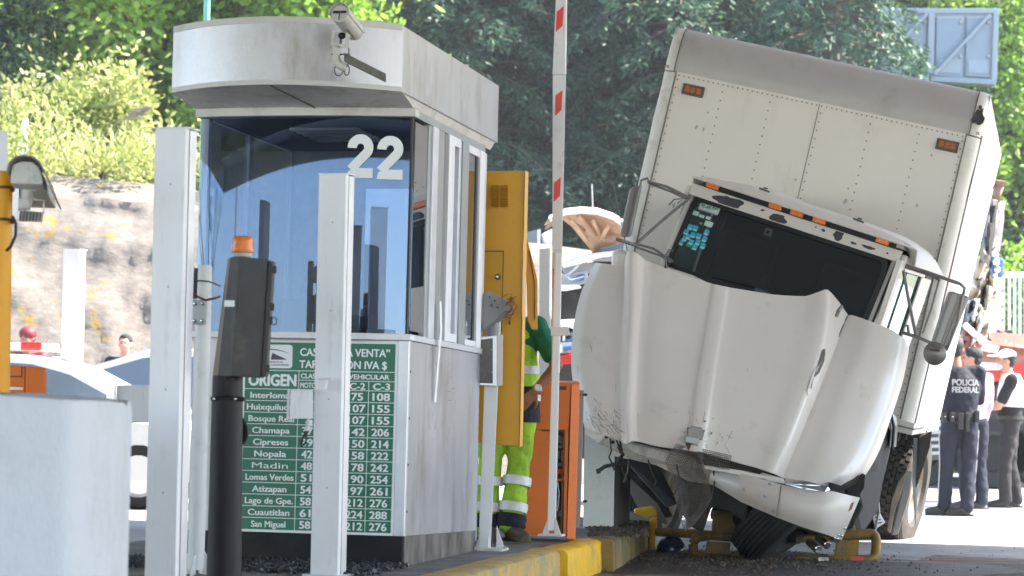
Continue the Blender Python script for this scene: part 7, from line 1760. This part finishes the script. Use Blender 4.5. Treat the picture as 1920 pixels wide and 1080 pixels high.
for k in range(26):
    x = rnd.uniform(1822,1905); y = rnd.uniform(628,655)+max(0,(x-1870))*.25; mb = MB(); c = P(x,y,D+rnd.uniform(0,1.5))
    rot = Matrix.Rotation(rnd.uniform(0,6), 3, Vector((rnd.random(),rnd.random(),rnd.random()+.1)).normalized()); mb.box(c, (rnd.uniform(.05,.2),rnd.uniform(.05,.2),rnd.uniform(.03,.1)), rot)
    obj('scrap_piece', mb, rnd.choice(['rust_red','rim','cream_wreck','dark_metal','rust_red']), wk, bev=.01)
for ch, (x, y) in (('scrap_heap', (1850,640)),):
    mb = MB(); mb.ball(P(1850,650,D+1), (1.1,.7,.16), 16, 8); 
    for v in mb.v: v += Vector((0,0,noise.noise(v*3)*.1))
    obj(ch, mb, 'rust_red', wk, smooth=50)

# cream vehicle with raised bonnet between barrier arm and truck
D = 29.5
cw = thing('crashed_van', 'cream crashed van with its bonnet raised and engine bay torn open', 'wrecked van', flat(P(1110,900,D), 0), rotz(0))
mb = MB(); rows = []
top = [(1030,412),(1060,399),(1090,396),(1120,398),(1150,408),(1175,424),(1190,440)]; bot_ = [(1020,432),(1056,413),(1072,425),(1092,450),(1112,475),(1140,470),(1180,455)]
for v in range(9):
    rows.append([])
    for u in range(25):
        k = min(5, int(u/4)); g = u/4-k; tx = top[k][0]+(top[k+1][0]-top[k][0])*g; ty = top[k][1]+(top[k+1][1]-top[k][1])*g; bx = bot_[k][0]+(bot_[k+1][0]-bot_[k][0])*g; by = bot_[k][1]+(bot_[k+1][1]-bot_[k][1])*g
        f = v/8; rows[-1].append(P(tx+(bx-tx)*f, ty+(by-ty)*f, D-.35+.95*f+.12*math.sin(f*3.1)))
mb.grid(rows); hd2 = obj('raised_bonnet', mb, 'tan_inner', cw, smooth=60)
mb = MB(); mb.grid([[p+ZZ*.05+fwd*.10 for p in rows[i]] for i in range(0, 9, 2)]); mb.grid([[p+ZZ*.05+fwd*.10 for p in rows[0]],[p+ZZ*.01-fwd*.01 for p in rows[0]]]); obj('outer_skin', mb, 'cream_wreck', cw, smooth=50)
mb = MB(); mb.tube([p-fwd*.03 for p in rows[0]], .028, 8); obj('bonnet_rim', mb, 'car_white', hd2, smooth=60)
for a, b in (((1070,412),(1100,445)),((1085,405),(1118,440)),((1112,415),(1130,450)),((1062,408),(1095,432)),((1140,425),(1125,452)),((1082,428),(1108,462))):
    mb = MB(); mb.tube([P(*a, D-.30), P(*b, D+.25)], .022, 6); obj('bonnet_rib', mb, mat('rib_tan', (.60,.40,.26), .6) if 'ribm' not in M else M['ribm'], hd2, smooth=60)
    M.setdefault('ribm', bpy.data.materials['rib_tan'])
def vb(name, q, m, d=D, th=.2, bev=.01, par=cw):
    mb = MB(); slab(mb, q, d, th); return obj(name, mb, m, par, bev=bev)
mb = MB(); mb.tube([P(1055,498,D-.3),P(1080,490,D-.3),P(1105,483,D-.3),P(1125,478,D-.3),P(1160,474,D-.3)], [.03,.04,.04,.03,.03], 8); obj('wing_edge', mb, 'car_white', cw, smooth=60)
vb('engine_bay', [(1040,505),(1120,490),(1185,480),(1185,600),(1040,600)], 'under', D+.25, 1.0)
vb('slam_panel', [(1040,520),(1100,508),(1106,530),(1080,536),(1040,532)], 'pc_grey', D-.1, .1)
vb('radiator_support', [(1050,500),(1118,492),(1112,512),(1062,518)], 'alu_dark', D-.0, .1)
vb('blue_washer_bottle', [(1080,515),(1098,512),(1096,526),(1078,528)], 'blue_scrap', D-.2, .1, .03)
vb('battery_label', [(1090,493),(1096,492),(1096,495),(1090,496)], 'red_lens', D-.25, .03, .0); vb('battery_label', [(1097,492),(1101,491),(1101,494),(1097,495)], 'sticker_green', D-.25, .03, .0)
mb = MB(); mb.tube([P(1060,520,D-.3),P(1075,508,D-.3),P(1085,498,D-.3)], .018, 6); mb.tube([P(1050,512,D-.35),P(1070,526,D-.3),P(1095,520,D-.3)], .014, 6); obj('silver_strut', mb, 'chrome', cw, smooth=50)
vb('white_crossmember', [(1040,533),(1085,533),(1092,540),(1060,546),(1040,545)], 'car_white', D-.2, .12, .02)
vb('windscreen', [(1125,465),(1170,455),(1175,485),(1130,485)], 'glass_car_dark', D+.1, .03, 0)
vb('crumpled_scuttle', [(1118,476),(1160,470),(1160,490),(1110,490)], 'alu_dark', D-.05, .1)
vb('dark_grille', [(1040,548),(1100,545),(1096,600),(1040,600)], 'under', D-.15, .2)
vb('bumper', [(1040,600),(1092,598),(1086,622),(1040,622)], 'car_white', D-.3, .25, .04)
vb('headlight', [(1054,625),(1082,622),(1080,640),(1054,642)], 'glass_car', D-.2, .15, .03)
vb('lower_scrap', [(1050,642),(1080,640),(1078,662),(1050,664)], 'alu_plain', D-.2, .15, .02)
vb('red_trim', [(1040,668),(1085,662),(1085,680),(1040,686)], 'red_body', D-.25, .1, .01)
vb('blue_trim', [(1056,650),(1076,646),(1074,656),(1056,660)], 'blue_scrap', D-.3, .1, .01)
vb('lower_body', [(1036,600),(1190,600),(1190,860),(1036,860)], 'under', D+.1, 1.2)
mb = MB(); mb.tube([P(1110,345,D+.4),P(1112,400,D+.4)], .007, 5); obj('antenna', mb, 'pc_grey', cw)

# lamp post and bare tree on the approach behind the photographer; the booth's window mirrors them
lpz = thing('lamp_post', 'grey concrete lamp post on the approach road mirrored in the booth window', 'lamp post', (-34,-17.6,0), rotz(0))
mb = MB(); mb.tube([(-34,-17.6,0),(-34.2,-17.6,13)], [.24,.15], 14); obj('column', mb, 'concrete', lpz, smooth=50)
mb = MB(); mb.tube([(-34.2,-17.6,13),(-33.6,-17.6,13.7),(-32,-17.6,14)], .07, 8); mb.box((-31.8,-17.6,13.98), (.9,.3,.14)); obj('lamp_arm', mb, 'alu_dark', lpz, smooth=50)

bt_ = thing('bare_tree', 'leafless tree beside the approach road mirrored in the booth window', 'tree', (-25,-4,0), rotz(0))
mb = MB(); rnd = random.Random(17)
def branch(p, d, l, r, dep):
    pts = [p]; q = p
    for k in range(4):
        d = (d+Vector((rnd.gauss(0,.14), rnd.gauss(0,.14), rnd.gauss(.03,.08)))).normalized(); q = q+d*l/4; pts.append(q)
    mb.tube(pts, [r*(1-.15*k) for k in range(5)], 5, False)
    if dep:
        for _ in range(3 if dep > 1 else 4):
            dd = (d+Vector((rnd.uniform(-.9,.9), rnd.uniform(-.9,.9), rnd.uniform(-.3,.6)))).normalized(); branch(pts[rnd.randint(2,4)], dd, l*rnd.uniform(.55,.8), r*.5, dep-1)
branch(Vector((-25,-4,0)), Vector((0,0,1)), 4.2, .16, 4); obj('trunk', mb, 'bark', bt_, fix=False)

rnd = random.Random(81); mb = MB()
for _ in range(15000):
    x = rnd.uniform(-13,-2.2); y = rnd.uniform(39.9,42.6); c = noise.noise(Vector((x*.9, y*.5, 3)))
    if c < -.1 and y < 41: continue
    z = 4.35+.05*(y-40)-(.35*(40.6-y) if y < 40.6 else 0)+rnd.random()**2*(.55+c*.8); quad(mb, Vector((x, y+.2, z)), Vector((rnd.uniform(-.5,.5), rnd.uniform(-.6,.2), rnd.uniform(-.3,1))).normalized(), .04, rnd.uniform(.07,.17), rnd)
me = raw('undergrowth', mb, LEAF['straw']); o = bpy.data.objects.new('undergrowth', me); COL.objects.link(o); o['kind'] = 'stuff'; o['label'] = 'dry straw weeds spilling over the top edge of the rock slope'; o['category'] = 'undergrowth'
# ------------------------------------------------------------------ thin daylight haze round the whole place
mb = MB(); mb.span((-95,-75,-1.2), (95,125,60))
hz_ = obj('haze', mb, 'rivet', kind='stuff'); hm = bpy.data.materials.new('haze_air'); hm.use_nodes = True
nt = hm.node_tree; nt.nodes.remove(nt.nodes["Principled BSDF"]); pv = nt.nodes.new("ShaderNodeVolumePrincipled")
pv.inputs["Color"].default_value = (.93,.96,1,1); pv.inputs["Density"].default_value = .0009; pv.inputs["Anisotropy"].default_value = .2
nt.links.new(pv.outputs[0], nt.nodes["Material Output"].inputs["Volume"]); hz_.data.materials[0] = hm
scene.cycles.volume_bounces = 0
